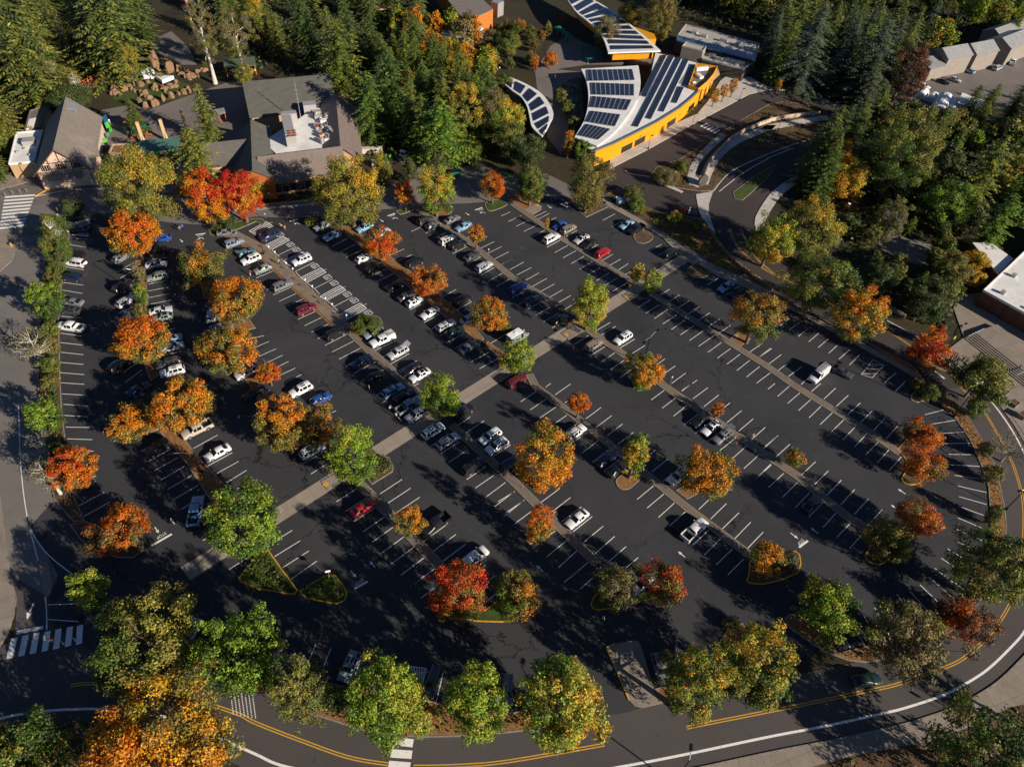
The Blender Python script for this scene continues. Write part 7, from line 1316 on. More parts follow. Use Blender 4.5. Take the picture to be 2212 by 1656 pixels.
def car_parts(kind):
    if kind in CARM: return CARM[kind]
    d = CT[kind]; st = d['st']; n = len(st); rows = []
    for x, zs, sh, tp, hw, tw in st:
        h = [(hw * .9, zs), (hw, zs + .16), (hw * 1.0, zs * .4 + sh * .6), (hw * .965, sh), (tw, max(sh + .02, tp - .06)), (tw * .86, tp), (0, tp + .025)]
        rows.append([(x, -y, z) for y, z in h] + [(x, y, z) for y, z in h[:-1][::-1]])
    m = len(rows[0]); B = MB(); W = {'windscreen': MB(), 'rear_window': MB(), 'side_window_l': MB(), 'side_window_r': MB()}
    for p in rows: pass
    for i in range(n - 1):
        for k in range(m - 1):
            q = [rows[i][k], rows[i][k + 1], rows[i + 1][k + 1], rows[i + 1][k]]
            strip = k if k < 6 else m - 2 - k
            tgt = B
            if strip in (4, 5) and i in d['ws']: tgt = W['windscreen']
            elif strip in (4, 5) and i in d['rw']: tgt = W['rear_window']
            elif strip == 3 and i in d['side']: tgt = W['side_window_r'] if k < 6 else W['side_window_l']
            tgt.add(q, [(0, 1, 2, 3)])
    B.add(rows[0], [tuple(range(m))]); B.add(rows[-1], [tuple(range(m - 1, -1, -1))])
    for s in (-1, 1): B.box((st[3][0] - .25, s * (st[3][4] + .1), st[3][2] + .08), (.16, .2, .15))
    P = {}
    bm = bmesh.new(); bm.from_mesh(pydata('t', B.v, B.f, M['paint']))
    bmesh.ops.remove_doubles(bm, verts=bm.verts, dist=.001); bmesh.ops.recalc_face_normals(bm, faces=bm.faces)
    me = bpy.data.meshes.new(kind + '_body'); bm.to_mesh(me); bm.free(); me.materials.append(M['paint']); me.polygons.foreach_set('use_smooth', [True] * len(me.polygons))
    me.set_sharp_from_angle(angle=math.radians(32)); P['body'] = me
    for nm, w_ in W.items():
        if w_.v:
            bm = bmesh.new(); bm.from_mesh(pydata('t', w_.v, w_.f, M['carglass'])); bmesh.ops.remove_doubles(bm, verts=bm.verts, dist=.001); bmesh.ops.recalc_face_normals(bm, faces=bm.faces)
            me = bpy.data.meshes.new(nm); bm.to_mesh(me); bm.free(); me.materials.append(M['carglass']); P[nm] = me
    r = d['r']; b = MB(); b.tube((0, -.13, 0), (0, .13, 0), r, n=16); b.tube((0, .13, 0), (0, .145, 0), r * .62, n=12, mi=1); b.tube((0, -.145, 0), (0, -.13, 0), r * .62, n=12, mi=1); b.tube((0, -.12, .02), (0, .12, .02), r * 1.14, n=16)
    me = pydata('wheel', b.v, b.f, [M['tyre'], M['rim']]); me.polygons.foreach_set('material_index', b.mi); P['wheel'] = me
    x0, x1 = st[1][0], st[-2][0] if kind != 'pickup' else d['bed'][1]
    b = MB(); b.box((0, 0, 0), (.16, .34, .15)); P['headlight'] = pydata('headlight', b.v, b.f, M['lamp']); b = MB(); b.box((0, 0, 0), (.12, .22, .22)); P['tail_light'] = pydata('tail_light', b.v, b.f, M['tail'])
    b = MB(); L = (.35, -1.9) if kind in ('suv', 'wagon', 'minivan') else (.2, -1.2)
    z = st[5][3] + .06; b.tube((L[0], 0, z - .05), (L[0] - .2, 0, z), .03, n=6); b.tube((L[0] - .2, 0, z), (L[1] + .2, 0, z), .03, n=6); b.tube((L[1] + .2, 0, z), (L[1], 0, z - .05), .03, n=6); P['roof_rail'] = pydata('roof_rail', b.v, b.f, M['trim'])
    b = MB(); b.box((-.55, 0, z - .055), (.9, .86, .03)); P['sunroof'] = pydata('sunroof', b.v, b.f, M['carglass'])
    b = MB(); b.box((st[0][0] - .02, 0, st[0][1] + .14), (.12, 1.0, .18)); P['grille'] = pydata('grille', b.v, b.f, M['trim'])
    if kind == 'pickup':
        a, c = d['bed']; b = MB(); hw = .98
        for s in (-1, 1): b.box(((a + c) / 2, s * (hw - .06), .78), (a - c, .12, .84))
        b.box((c + .06, 0, .80), (.12, 2 * hw - .24, .78)); b.box((a - .05, 0, .8), (.1, 2 * hw - .24, .76)); b.box(((a + c) / 2, 0, .55), (a - c, 2 * hw - .24, .1), 0, 1)
        me = pydata('bed', b.v, b.f, [M['paint'], M['trim']]); me.polygons.foreach_set('material_index', b.mi); P['bed'] = me
    CARM[kind] = (P, x0, x1, st); return CARM[kind]
SEGS = []
for t_, L_ in STALL.items():
    for q in L_:
        p, e = T(t_, [(q[0], q[1]), (q[2], q[3])]); d_ = v2(p, e)
        if d_.length < 3: continue
        if d_.x < 0: d_ = -d_
        SEGS.append(((p[0] + e[0]) / 2, (p[1] + e[1]) / 2, math.atan2(d_.y, d_.x)))
CC = dict(white=(.76, .76, .74), silver=(.46, .47, .48), grey=(.17, .175, .18), char=(.055, .056, .06), black=(.012, .012, .013), navy=(.012, .022, .065), blue=(.018, .075, .30), ltblue=(.22, .38, .52), red=(.42, .012, .016), dkred=(.15, .012, .02), dkgreen=(.012, .035, .032), taupe=(.26, .215, .17), gold=(.46, .41, .33), teal=(.05, .14, .16), sage=(.22, .26, .23), steel=(.22, .27, .33))
def car(t_, x, y, dr, kind, col, label, opt='', name=None, z0=0.03):
    p = T(t_, (x, y), .75); P, x0, x1, st = car_parts(kind)
    if isinstance(dr, (int, float)): a = math.radians(dr)
    else: a = min(SEGS, key=lambda s: (s[0] - p[0]) ** 2 + (s[1] - p[1]) ** 2)[2] + (math.pi if dr == 's' else 0)
    nm = name or {'pickup': 'pickup_truck', 'van': 'van', 'minivan': 'minivan'}.get(kind, 'parked_car'); cat = {'pickup': 'pickup truck', 'van': 'van', 'minivan': 'minivan'}.get(kind, 'car')
    o = empty(nm, (*p, z0), a, label, cat, 'vehicles in the parking lot'); c4 = (*CC[col], 1)
    def part(n_, me, loc=(0, 0, 0), sc=None):
        q = link(n_, me, o); q.location = loc; q.color = c4
        if sc: q.scale = sc
        return q
    part('body', P['body'])
    for n_ in ('windscreen', 'rear_window'):
        if n_ in P: part(n_, P[n_])
    for n_ in ('side_window_l', 'side_window_r'): part('side_window', P[n_])
    d = CT[kind]
    for wx in d['wb']:
        for s in (-1, 1): part('wheel', P['wheel'], (wx, s * d['track'], d['r']))
    for s in (-1, 1):
        part('headlight', P['headlight'], (x0 - .05, s * st[1][4] * .72, st[1][2] - .04)); part('tail_light', P['tail_light'], (x1 + .0, s * (st[-2][4] if kind != 'pickup' else .98) * .84, (st[-2][2] if kind not in ('pickup', 'van') else 1.0) - .08))
    part('grille', P['grille'])
    if 'bed' in P: part('bed', P['bed'])
    if 'r' in opt:
        for s in (-1, 1): part('roof_rail', P['roof_rail'], (0, s * st[5][5] * .8, 0))
    if 's' in opt: part('sunroof', P['sunroof'])
    if 'x' in opt:
        b = MB(); zz = st[5][3] + .1
        for k in range(4): b.tube((.1 - k * .55, -.75, zz), (.1 - k * .55, .75, zz), .03, n=6)
        part('roof_rack', pydata('roof_rack', b.v, b.f, M['metal_dark']))
    return o
V = [
 ('01', 650, 532, 's', 'sedan', 'black', 'black sedan parked directly above the white minivan in the left column', ''), ('01', 645, 612, 's', 'minivan', 'white', 'white minivan in the left column by the hedge', 'r'), ('01', 628, 737, 's', 'suv', 'navy', 'dark blue SUV alone in the left column below the white minivan', 'r'),
 ('01', 622, 950, 's', 'sedan', 'grey', 'grey sedan above a dark hatchback in the left column', ''), ('01', 610, 1022, 's', 'hatch', 'char', 'dark hatchback with red tail lights just above the white pickup', 's'), ('01', 610, 1167, 's', 'pickup', 'white', 'white crew cab pickup in the left column by the hedge', ''), ('01', 690, 318, 's', 'sedan', 'navy', 'shaded dark blue car in the hatched bays at the top left', ''),
 ('01', 1060, 818, 'n', 'suv', 'black', 'black SUV parked at an angle left of the middle bed lamp', 'r'), ('01', 1090, 940, 'n', 'wagon', 'silver', 'silver estate with roof bars, angled beside the middle bed', 'rx'), ('01', 1085, 1052, 'n', 'sedan', 'char', 'dark sedan below the silver estate with roof bars', ''), ('01', 1030, 1495, 'n', 'suv', 'black', 'black car in deep shade left of the round orange tree', ''), ('01', 1040, 565, 'n', 'hatch', 'grey', 'car mostly hidden under the round orange tree at the gate', ''),
 ('01', 1400, 398, 's', 'hatch', 'blue', 'bright blue hatchback at the right edge of the round orange tree', ''), ('01', 1360, 512, 's', 'suv', 'black', 'black SUV in shade above the pale silver sedan of the middle column', ''), ('01', 1350, 622, 'n', 'sedan', 'silver', 'pale silver sedan right of the middle bed, upper one', ''), ('01', 1360, 733, 's', 'suv', 'sage', 'grey green SUV below the pale silver sedan of the middle column', 'rx'), ('01', 1387, 1022, 'n', 'sedan', 'silver', 'silver sedan just above a pale green hatchback', ''), ('01', 1405, 1082, 's', 'hatch', 'sage', 'pale green hatchback touching the round orange tree from above', 's'),
 ('01', 1470, 1265, 'n', 'sedan', 'ltblue', 'light blue car half under the round orange tree, upper one', ''), ('01', 1485, 1335, 'n', 'sedan', 'silver', 'light blue grey car half under the round orange tree, lower one', ''), ('01', 1455, 1480, 's', 'suv', 'char', 'dark SUV directly above a white crossover in the middle column', 's'), ('01', 1488, 1550, 's', 'suv', 'white', 'white crossover with a dark sunroof in the middle column', 's'),
 ('01', 1810, 985, 90, 'hatch', 'char', 'dark car half under the orange and olive domed tree', ''), ('01', 1830, 1060, 100, 'suv', 'silver', 'silver car with a dark windscreen at the left edge of the orange and olive dome', ''), ('01', 1910, 1165, 'n', 'sedan', 'grey', 'shaded car between two domed trees', ''), ('01', 2125, 1560, 's', 'suv', 'silver', 'silver SUV at the lower right of the wide rust dome', 's'),
 ('01', 1958, 347, 'n', 'sedan', 'grey', 'grey coupe at the end of the boardwalk under the flame red pair', ''), ('01', 2022, 440, 'n', 'suv', 'steel', 'steel blue SUV with roof rails beside the boardwalk', 'r'), ('01', 2125, 520, 'n', 'hatch', 'teal', 'teal hatchback with its tailgate open beside the boardwalk', ''), ('01', 2165, 582, 's', 'suv', 'white', 'white SUV with a sunroof beside the boardwalk lamp', 's'), ('11', 55, 665, 's', 'hatch', 'sage', 'grey green hatchback with an open door left of the boardwalk', ''),
 ('11', 118, 378, 's', 'minivan', 'navy', 'navy blue minivan in the first accessible bay', 'r'), ('11', 392, 590, 's', 'suv', 'white', 'white crossover in an accessible bay beside the boardwalk', 's'), ('11', 227, 808, 'n', 'suv', 'grey', 'grey SUV nosed to the boardwalk above the dark red one', 'r'), ('11', 432, 1012, 'n', 'suv', 'dkred', 'dark red SUV nosed to the boardwalk', 'r'), ('11', 686, 1225, 'n', 'suv', 'black', 'black SUV nosed to the lower end of the boardwalk', 'rs'),
 ('11', 572, 292, 's', 'sedan', 'silver', 'silver sedan beside the small round shrub under the very large olive tree', ''), ('11', 657, 377, 's', 'sedan', 'ltblue', 'light blue sedan below the very large olive tree', ''), ('11', 935, 305, 's', 'wagon', 'ltblue', 'pale blue estate at the right edge of the very large olive tree', 'r'), ('11', 928, 572, 'n', 'hatch', 'white', 'white hatchback under the left edge of the first orange red tree', ''), ('11', 1030, 662, 'n', 'suv', 'black', 'black SUV in deep shade below the first orange red tree', ''), ('11', 1085, 348, 'n', 'sedan', 'white', 'white car mostly hidden behind the first orange red tree', ''),
 ('11', 1375, 612, 'n', 'suv', 'black', 'black SUV above the bright red orange tree', 'r'), ('11', 1200, 812, 'n', 'sedan', 'black', 'black sedan in shade left of the bright red orange tree', ''), ('11', 1300, 897, 'n', 'sedan', 'char', 'dark grey sedan left of the white hatchback below the bright red orange tree', ''), ('11', 1370, 948, 'n', 'hatch', 'white', 'white hatchback under the bright red orange tree', 's'), ('11', 1502, 1045, 's', 'sedan', 'white', 'white sedan alone between the white hatchback and the silver estate', ''), ('11', 1640, 1150, 'n', 'wagon', 'silver', 'silver estate above a dark green sedan', 's'), ('11', 1717, 1205, 'n', 'sedan', 'dkgreen', 'dark green sedan below the silver estate', ''), ('11', 1838, 1337, 'n', 'sedan', 'grey', 'grey sedan alone at the lower end of the dirt strip', ''),
 ('11', 1015, 1217, 's', 'suv', 'steel', 'steel grey SUV beside the oval clipped shrub', 'r'), ('11', 1090, 1278, 's', 'pickup', 'white', 'white pickup with a canopy and roof rack', 'x'), ('11', 1225, 1387, 's', 'suv', 'silver', 'silver SUV with a person at its open tailgate', 's'), ('11', 1350, 1528, 's', 'sedan', 'black', 'black sedan above the white car by the lime tree', ''), ('11', 1415, 1580, 's', 'sedan', 'white', 'white car touching the upper edge of the lime tree over the crossing', 's'), ('11', 912, 1462, 's', 'sedan', 'navy', 'dark blue sedan alone below the lower end of the boardwalk', ''), ('11', 1035, 1590, 'n', 'hatch', 'black', 'black hatchback in shade with people beside it', ''),
 ('11', 1465, 250, 'n', 'suv', 'char', 'dark SUV with white roof bars at the top of the second strip', 'x'), ('11', 1530, 287, 'n', 'hatch', 'grey', 'dark silver hatchback right below the SUV with white roof bars', 'r'), ('11', 1692, 235, 'n', 'sedan', 'grey', 'grey sedan right of the leaf littered strip', ''), ('11', 1790, 297, 's', 'sedan', 'ltblue', 'light blue sedan left of the small round street tree', ''), ('11', 1655, 415, 'n', 'suv', 'white', 'white SUV with roof rails and people behind it', 'rs'), ('11', 1745, 458, 'n', 'suv', 'black', 'black SUV right beside the white SUV with roof rails', 's'), ('11', 1865, 555, 'n', 'sedan', 'char', 'charcoal sedan above the silver SUV on the second strip', ''), ('11', 1970, 645, 'n', 'suv', 'silver', 'silver SUV nosed to the second strip', 'r'), ('11', 1780, 935, 'n', 'suv', 'black', 'black SUV on the upper right side of the dirt strip', 'r'), ('11', 1845, 1092, 'n', 'sedan', 'silver', 'silver car half hidden by the orange tree at the end of the dirt strip', ''),
 ('21', 50, 832, 'n', 'suv', 'blue', 'blue SUV in the shade at the second strip', ''), ('21', 170, 942, 'n', 'suv', 'navy', 'dark navy SUV with silver roof bars', 'x'), ('21', 412, 1100, 'n', 'hatch', 'black', 'black hatchback in the shade of the tall yellow tree', ''), ('21', 45, 1262, 'n', 'van', 'sage', 'grey green camper van with a white roof', 'c'), ('21', 705, 1320, 'n', 'suv', 'taupe', 'grey brown SUV right of the crossing walk', 'r'), ('21', 957, 1265, 's', 'suv', 'white', 'white SUV with a black sunroof right of the tall yellow tree', 's'),
 ('21', 410, 290, 's', 'hatch', 'blue', 'small dark blue hatchback at the top of the third strip', ''), ('21', 487, 320, 'n', 'suv', 'taupe', 'taupe SUV beside the small dark blue hatchback', 'r'), ('21', 340, 400, 'n', 'minivan', 'white', 'white minivan left of the third strip', ''), ('21', 600, 405, 's', 'sedan', 'silver', 'silver white sedan with a dark roof on the third strip', 's'), ('21', 667, 447, 's', 'sedan', 'black', 'black sedan between the silver white sedan and the red boxy SUV', ''), ('21', 780, 527, 'n', 'suv', 'red', 'bright red boxy SUV', ''), ('21', 990, 282, 's', 'sedan', 'ltblue', 'pale blue sedan by the right hand footpath', ''), ('21', 1075, 325, 's', 'pickup', 'black', 'black pickup beside the pale blue sedan at the footpath', ''), ('21', 1365, 527, 'n', 'suv', 'black', 'dark SUV in the shade at the right hand footpath', ''), ('21', 1850, 820, 's', 'sedan', 'ltblue', 'pale blue sedan beyond the crossing walk, right side', ''), ('21', 1938, 865, 's', 'hatch', 'black', 'black hatchback in shade next to the wide olive tree', ''), ('22', 40, -20, 'n', 'suv', 'dkred', 'maroon SUV beside the crossing walk below the lime tree', 'r'),
 ('31', 435, 1585, 225, 'van', 'white', 'white work van with ladders on its roof', 'L'), ('31', 640, 1550, -38, 'sedan', 'char', 'dark sedan driving in the aisle right of the work van', ''),
 ('02', 1690, 1100, 100, 'pickup', 'ltblue', 'light blue pickup with a loaded bed beside the big green tree', ''), ('02', 1878, 592, 's', 'sedan', 'white', 'white sedan alone on the lower left', ''), ('02', 1700, 395, 's', 'pickup', 'gold', 'tan silver pickup sticking out from the golden olive dome', ''), ('02', 1360, 555, 's', 'suv', 'black', 'black SUV in the shade below the orange and grey dome', ''), ('02', 1195, 50, 'n', 'sedan', 'navy', 'dark blue car in shade left of the golden olive dome', ''), ('02', 2195, 75, 's', 'sedan', 'black', 'black car in shade below the small round orange tree', ''),  # loaded pickup is white; its ltblue colour has the blue of shade painted in
 ('12', 385, 52, 's', 'suv', 'white', 'white SUV with a sunroof right of the small round orange tree', 's'), ('12', 560, 128, 'n', 'hatch', 'blue', 'blue hatchback with a red tail light behind the orange flecked tree', ''), ('12', 485, 577, 'n', 'suv', 'white', 'white car dappled by shade under the orange flecked tree', 's'), ('12', 922, 1070, 'n', 'sedan', 'red', 'red sedan with a green tinted rear window', ''), ('12', 1187, 60, 'n', 'suv', 'ltblue', 'pale blue SUV at the top of the busy row', 'sr'), ('12', 1280, 107, 'n', 'wagon', 'black', 'black estate between the pale blue SUV and the blue pickup', 'r'), ('12', 1322, 190, 'n', 'pickup', 'steel', 'blue pickup with an empty dark bed', ''), ('12', 1385, 267, 's', 'suv', 'silver', 'silver SUV with an open door and people beside it', 'r'), ('12', 1530, 407, 'n', 'suv', 'white', 'white SUV with a panoramic roof at the crossing walk', 's'), ('12', 1657, 490, 'n', 'wagon', 'silver', 'silver estate with a dark roof right of the panoramic white SUV', 's'), ('12', 1790, 242, 'n', 'suv', 'black', 'black boxy SUV under the lime tree over the crossing', 'r'), ('12', 2022, 457, 's', 'suv', 'white', 'white SUV in blue shade, upper of two alike', 'r'), ('12', 2080, 540, 's', 'suv', 'white', 'white crossover in blue shade, lower of two alike', 's'), ('12', 1880, 712, 'n', 'minivan', 'black', 'black minivan with chrome roof rails and red tail lights', 'r'), ('12', 2200, 690, 'n', 'suv', 'navy', 'dark blue car half behind the amber orange tree', ''), ('12', 1550, 1215, 's', 'pickup', 'black', 'black pickup beside the small orange tree', ''), ('12', 1890, 1500, 'n', 'minivan', 'white', 'white van beside the red and grey tree', ''),
 ('22', 550, 420, 'n', 'suv', 'white', 'white SUV with roof bars below the small red orange tree', 'rx'), ('22', 815, 650, 'n', 'wagon', 'navy', 'navy estate with roof rails in the shade', 'r'), ('22', 905, 738, 'n', 'sedan', 'black', 'black sedan beside the oval bed of bark', ''), ('22', 1628, 310, 's', 'sedan', 'black', 'black sedan left of the white car with a black glass roof', ''), ('22', 1720, 380, 's', 'sedan', 'white', 'white car with a black glass roof', 's'), ('22', 1815, 455, 's', 'suv', 'grey', 'grey SUV with its tailgate raised', 's'), ('22', 1432, 800, 's', 'suv', 'white', 'white SUV in blue shade beside the half green orange tree', 'sr'), ('22', 562, 1165, 's', 'sedan', 'white', 'white sedan alone by the narrow orange tree', ''), ('22', 1578, 1262, 'n', 'pickup', 'white', 'white pickup with a dark empty bed on the right', ''),
 ('32', 375, 1035, 'n', 'sedan', 'black', 'black sedan in deep shade on the right', ''), ('23', 1120, 65, 's', 'sedan', 'white', 'white car half hidden under the crimson tree', ''), ('03', 1635, 500, -104, 'sedan', 'silver', 'glossy silver car in shade at the left end of the bottom bays', ''), ('13', 805, 785, -103, 'suv', 'steel', 'steel blue SUV with roof rails in the bottom bays', 'rs'), ('13', 1527, 915, -101, 'suv', 'char', 'dark grey SUV beside the bottom hatched bay', ''), ('13', 2165, 995, -90, 'suv', 'grey', 'grey SUV right of the second bottom green tree', 'r'), ('23', 1285, 800, -78, 'suv', 'grey', 'grey car beside the concrete island', ''), ('33', 848, 903, 13, 'sedan', 'dkgreen', 'dark green car driving on the ring road', ''),
 ('30', 1345, 745, -42, 'suv', 'white', 'white car in the depot yard near the dark purple tree', ''), ('30', 1515, 702, -42, 'sedan', 'black', 'black car in the depot yard', ''), ('30', 1615, 685, -42, 'sedan', 'silver', 'silver car in the depot yard beside the black one', ''), ('30', 1985, 585, 40, 'minivan', 'silver', 'silver van in front of the depot sheds', ''), ('30', 2115, 535, 60, 'pickup', 'white', 'white pickup in the depot yard near the right edge', ''), ('30', 1740, 610, 130, 'hatch', 'ltblue', 'pale blue car between the depot sheds', '')]
CAMPER = None
for r_ in V:
    o = car(*r_)
    if 'L' in r_[7]:
        b = MB()
        for s in (-.5, 0, .5): b.tube((1.0, s, 2.62), (-2.7, s, 2.62), .05, n=6)
        for k in range(10): b.tube((.9 - k * .38, -.5, 2.62), (.9 - k * .38, 0, 2.62), .03, n=5); b.tube((.9 - k * .38, 0, 2.64), (.9 - k * .38, .5, 2.64), .03, n=5)
        for x in (.6, -.8, -2.2): b.tube((x, -.8, 2.5), (x, .8, 2.5), .04, n=6)
        b.build('ladder_rack', M['metal'], o)
    if 'c' in r_[7]:
        b = MB(); b.prism([(1.0, -.82), (1.0, .82), (-2.55, .82), (-2.55, -.82)], 2.46, 2.62); b.box((-.6, 0, 2.68), (.7, .6, .12)); b.build('white_roof', M['white_paint'], o)
        for c in o.children: c.scale = (.9, 1, .93) if c.name.startswith(('body', 'windscreen', 'side_window')) else c.scale
    if 'canopy' in r_[6]:
        b = MB(); b.prism([(-1.04, -.9), (-1.04, .9), (-2.8, .9), (-2.8, -.9)], 1.18, 1.78); b.build('bed_canopy', M['white_paint'], o)
        b = MB()
        for s in (-.6, .6): b.tube((-1.2, s, 1.95), (-2.7, s, 1.95), .03)
        for k in range(4): b.tube((-1.3 - k * .42, -.7, 1.95), (-1.3 - k * .42, .7, 1.95), .03)
        b.build('roof_rack', M['metal_dark'], o)
    if 'loaded bed' in r_[6]:
        b = MB(); rg = random.Random(1)
        for k in range(8): b.box((-1.3 - rg.random() * 1.4, rg.uniform(-.6, .6), .85 + rg.random() * .3), (rg.uniform(.3, .7), rg.uniform(.3, .6), rg.uniform(.3, .6)), rg.random(), k % 2)
        b.build('load', [M['blue_paint'], M['trim']], o)
    if 'tailgate open' in r_[6] or 'tailgate raised' in r_[6] or 'open tailgate' in r_[6]:
        x1 = CT[r_[4]]['st'][-3][0]; z1 = CT[r_[4]]['st'][-4][3]; b = MB(); slab(b, [(x1 + .1, -.7, z1), (x1 - .95, -.65, z1 + .35), (x1 - .95, .65, z1 + .35), (x1 + .1, .7, z1)], .05); q = b.build('tailgate', M['paint'], o); q.color = (*CC[r_[5]], 1)
    if 'open door' in r_[6]:
        s = -1; b = MB(); b.box((.05, s * 1.35, .75), (.12, .95, .75)); q = b.build('open_door', M['paint'], o); q.color = (*CC[r_[5]], 1)
# ------------------------------------------------------------------ lamps, signs, street furniture
def height_for(base, ty):
    lo, hi = 0.2, 30
    for _ in range(36):
        m = (lo + hi) / 2
        if proj((base[0], base[1], m))[1] > ty: lo = m
        else: hi = m
    return lo
def lamp(t_, base, top, label, arms=((0, 0.0),), head='box', sign=None):
    p = T(t_, base); H = min(13, max(2.5, height_for(p, tt(t_, top)[1]))); o = empty('lamp_post', (*p, 0.05), 0, label, 'lamp post', None)
    b = MB(); b.tube((0, 0, 0), (0, 0, H), .11 if H > 6 else .07, .07 if H > 6 else .05, 8); b.ring((0, 0), .28, .25, 0, .5, 10)
    b.build('post', M['metal_dark'], o)
    for a, L in arms:
        a = math.radians(a); d = (math.cos(a), math.sin(a)); b = MB()
        if L > .3: b.tube((0, 0, H - .1), (d[0] * L * .5, d[1] * L * .5, H + .35), .05, n=6); b.tube((d[0] * L * .5, d[1] * L * .5, H + .35), (d[0] * L, d[1] * L, H + .35), .05, n=6); b.build('arm', M['metal'], o)
        b = MB(); z = H + (.35 if L > .3 else .06)
        if head == 'box': b.box((d[0] * (L + .3), d[1] * (L + .3), z), (.85, .4, .16), a)
        elif head == 'disc': b.ring((0, 0), .42, .36, z, z + .14, 16)
        else: b.ring((0, 0), .22, .26, z - .1, z + .22, 12)
        b.build('lamp_head', M['metal_dark'] if head == 'box' else M['white_paint'], o)
    if sign:
        b = MB(); b.box((0, -.1, sign[0]), (.75, .05, .75), math.radians(sign[2])); b.build('sign_panel', M[sign[1]], o)
    return o
lamp('21', (1130, 1500), (1165, 1258), 'tall dark double arm lamp above the half orange tree', ((50, 2.2), (-125, 2.2)))
lamp('01', (1235, 912), (1105, 672), 'tall lamp leaning over the middle bed between angled cars', ((30, 1.6), (-150, 1.6))); lamp('01', (460, 1105), (420, 1030), 'short lamp beside the round clipped tree in the left hedge', head='globe')
lamp('02', (1740, 765), (1640, 605), 'single arm lamp over the shaded bays left of the big green tree', ((190, 3.2),)); lamp('11', (66, 545), (8, 380), 'dark lamp at the upper end of the boardwalk', ((20, .8),))
for (b_, t_, l_, a_, h_) in [((1555, 1095), (1565, 985), 'black lamp with a flat head on the pavement by the golden wall, middle one', ((20, .2),), 'box'), ((1175, 1290), (1190, 1175), 'black lamp with a flat head on the pavement by the golden wall, lower one', ((20, .2),), 'box'), ((1100, 1656), (1130, 1490), 'black lamp at the junction below the golden walled building', ((20, .2),), 'box'), ((1965, 870), (1990, 770), 'black lamp near the three narrow amber trees', ((20, .2),), 'box'), ((1395, 1580), (1405, 1495), 'lamp with a round white head on the divider island', ((0, 0),), 'globe'), ((1755, 1190), (1765, 1110), 'thin lamp beside the road crossing at the golden building', ((0, 0),), 'globe')]: lamp('20', b_, t_, l_, a_, h_)
lamp('21', (800, 105), (800, 0), 'black lamp on the footpath at the upper right corner of the lot', ((20, .3),)); lamp('21', (1085, 125), (1100, -20), 'black lamp in the grass bed beside the junction', ((20, .3),)); lamp('30', (290, 885), (310, 800), 'black lamp on the upper bend of the access road', ((0, .3),)); lamp('30', (60, 1200), (105, 1055), 'tall black lamp beside the curved footpath', ((20, .5), (200, .5)))
lamp('32', (1600, 290), (1800, 5), 'tall dark lamp at the right curve beside the ring road, upper one', ((200, 1.0), (20, 1.0))); lamp('32', (2050, 1090), (2230, 925), 'tall dark lamp at the right curve beside the ring road, lower one', ((200, 1.0), (20, 1.0)))
lamp('31', (1550, 1350), (1660, 1160), 'lamp with a lime green crossing sign at the foot of the steps', ((30, .5), (210, .5)), sign=(3.2, 'sign_lime', 40))
for b_, t_, l_ in [((1470, 440), (1530, 330), 'lamp with a white disc head on the garden terrace'), ((1230, 120), (1250, 60), 'lamp with a white disc head, topmost in the garden wood'), ((1655, 300), (1670, 215), 'lamp with a white disc head left of the yellow trees, upper one'), ((1970, 360), (1990, 280), 'lamp with a white disc head nearest the white roof'), ((840, 70), (850, 5), 'lamp with a white disc head by the amber tree'), ((670, 175), (682, 122), 'small lamp with a white head on the brown slope')]: lamp('31', b_, t_, l_, head='disc')
lamp('23', (1385, 1790), (1545, 1600), 'street lamp at the bottom edge overhanging the ring road', ((80, 1.2),), sign=(5.2, 'sign_white', 20))
lamp('00', (385, 1640), (250, 1410), 'dark lamp in front of the chalet', ((0, .4),)); lamp('10', (10, 690), (-5, 610), 'lamp behind the main roof', head='globe'); lamp('10', (2100, 700), (2100, 590), 'white lamp left of the crescent solar roof', head='globe')
def sign(t_, base, top, mat, label, wd=.45, hg=.6, az=0, grp=None, name='sign_post', cat='sign'):
    p = T(t_, base); H = min(4.5, max(1.5, height_for(p, tt(t_, top)[1]))); o = empty(name, (*p, .1), math.radians(az), label, cat, grp)
    b = MB(); b.tube((0, 0, 0), (0, 0, H), .04, n=6); b.build('post', M['metal'], o); b = MB(); b.box((0, -.06, H - hg / 2), (wd, .04, hg)); b.build('panel', M[mat], o)
ACC = [((120, 525), (108, 470)), ((175, 578), (165, 515)), ((272, 672), (258, 610)), ((328, 722), (318, 660)), ((437, 822), (425, 755)), ((497, 878), (485, 810)), ((608, 973), (597, 915)), ((668, 1033), (655, 965)), ((790, 1125), (785, 1060)), ((858, 1222), (845, 1160))]
for k, (b_, t_) in enumerate(ACC): sign('11', b_, t_, 'sign_white', 'slim accessible parking sign post along the boardwalk', .3, .45, 45, 'accessible sign posts along the boardwalk')
sign('21', (1013, 858), (1024, 800), 'sign_orange', 'orange sign at the crossing walk beside the bright green tree', .6, .8, 0); sign('21', (492, 1190), (496, 1130), 'sign_orange', 'orange sign at the crossing walk left of the tall yellow tree', .6, .8, 0); sign('12', (638, 818), (612, 745), 'sign_orange', 'orange sign at the crossing walk left of the lime tree with the clipped hedge', .6, .7, 0); sign('11', (2108, 1525), (2112, 1480), 'sign_orange', 'orange sign at the crossing walk left of the lime tree by the camper van', .6, .7, 0)
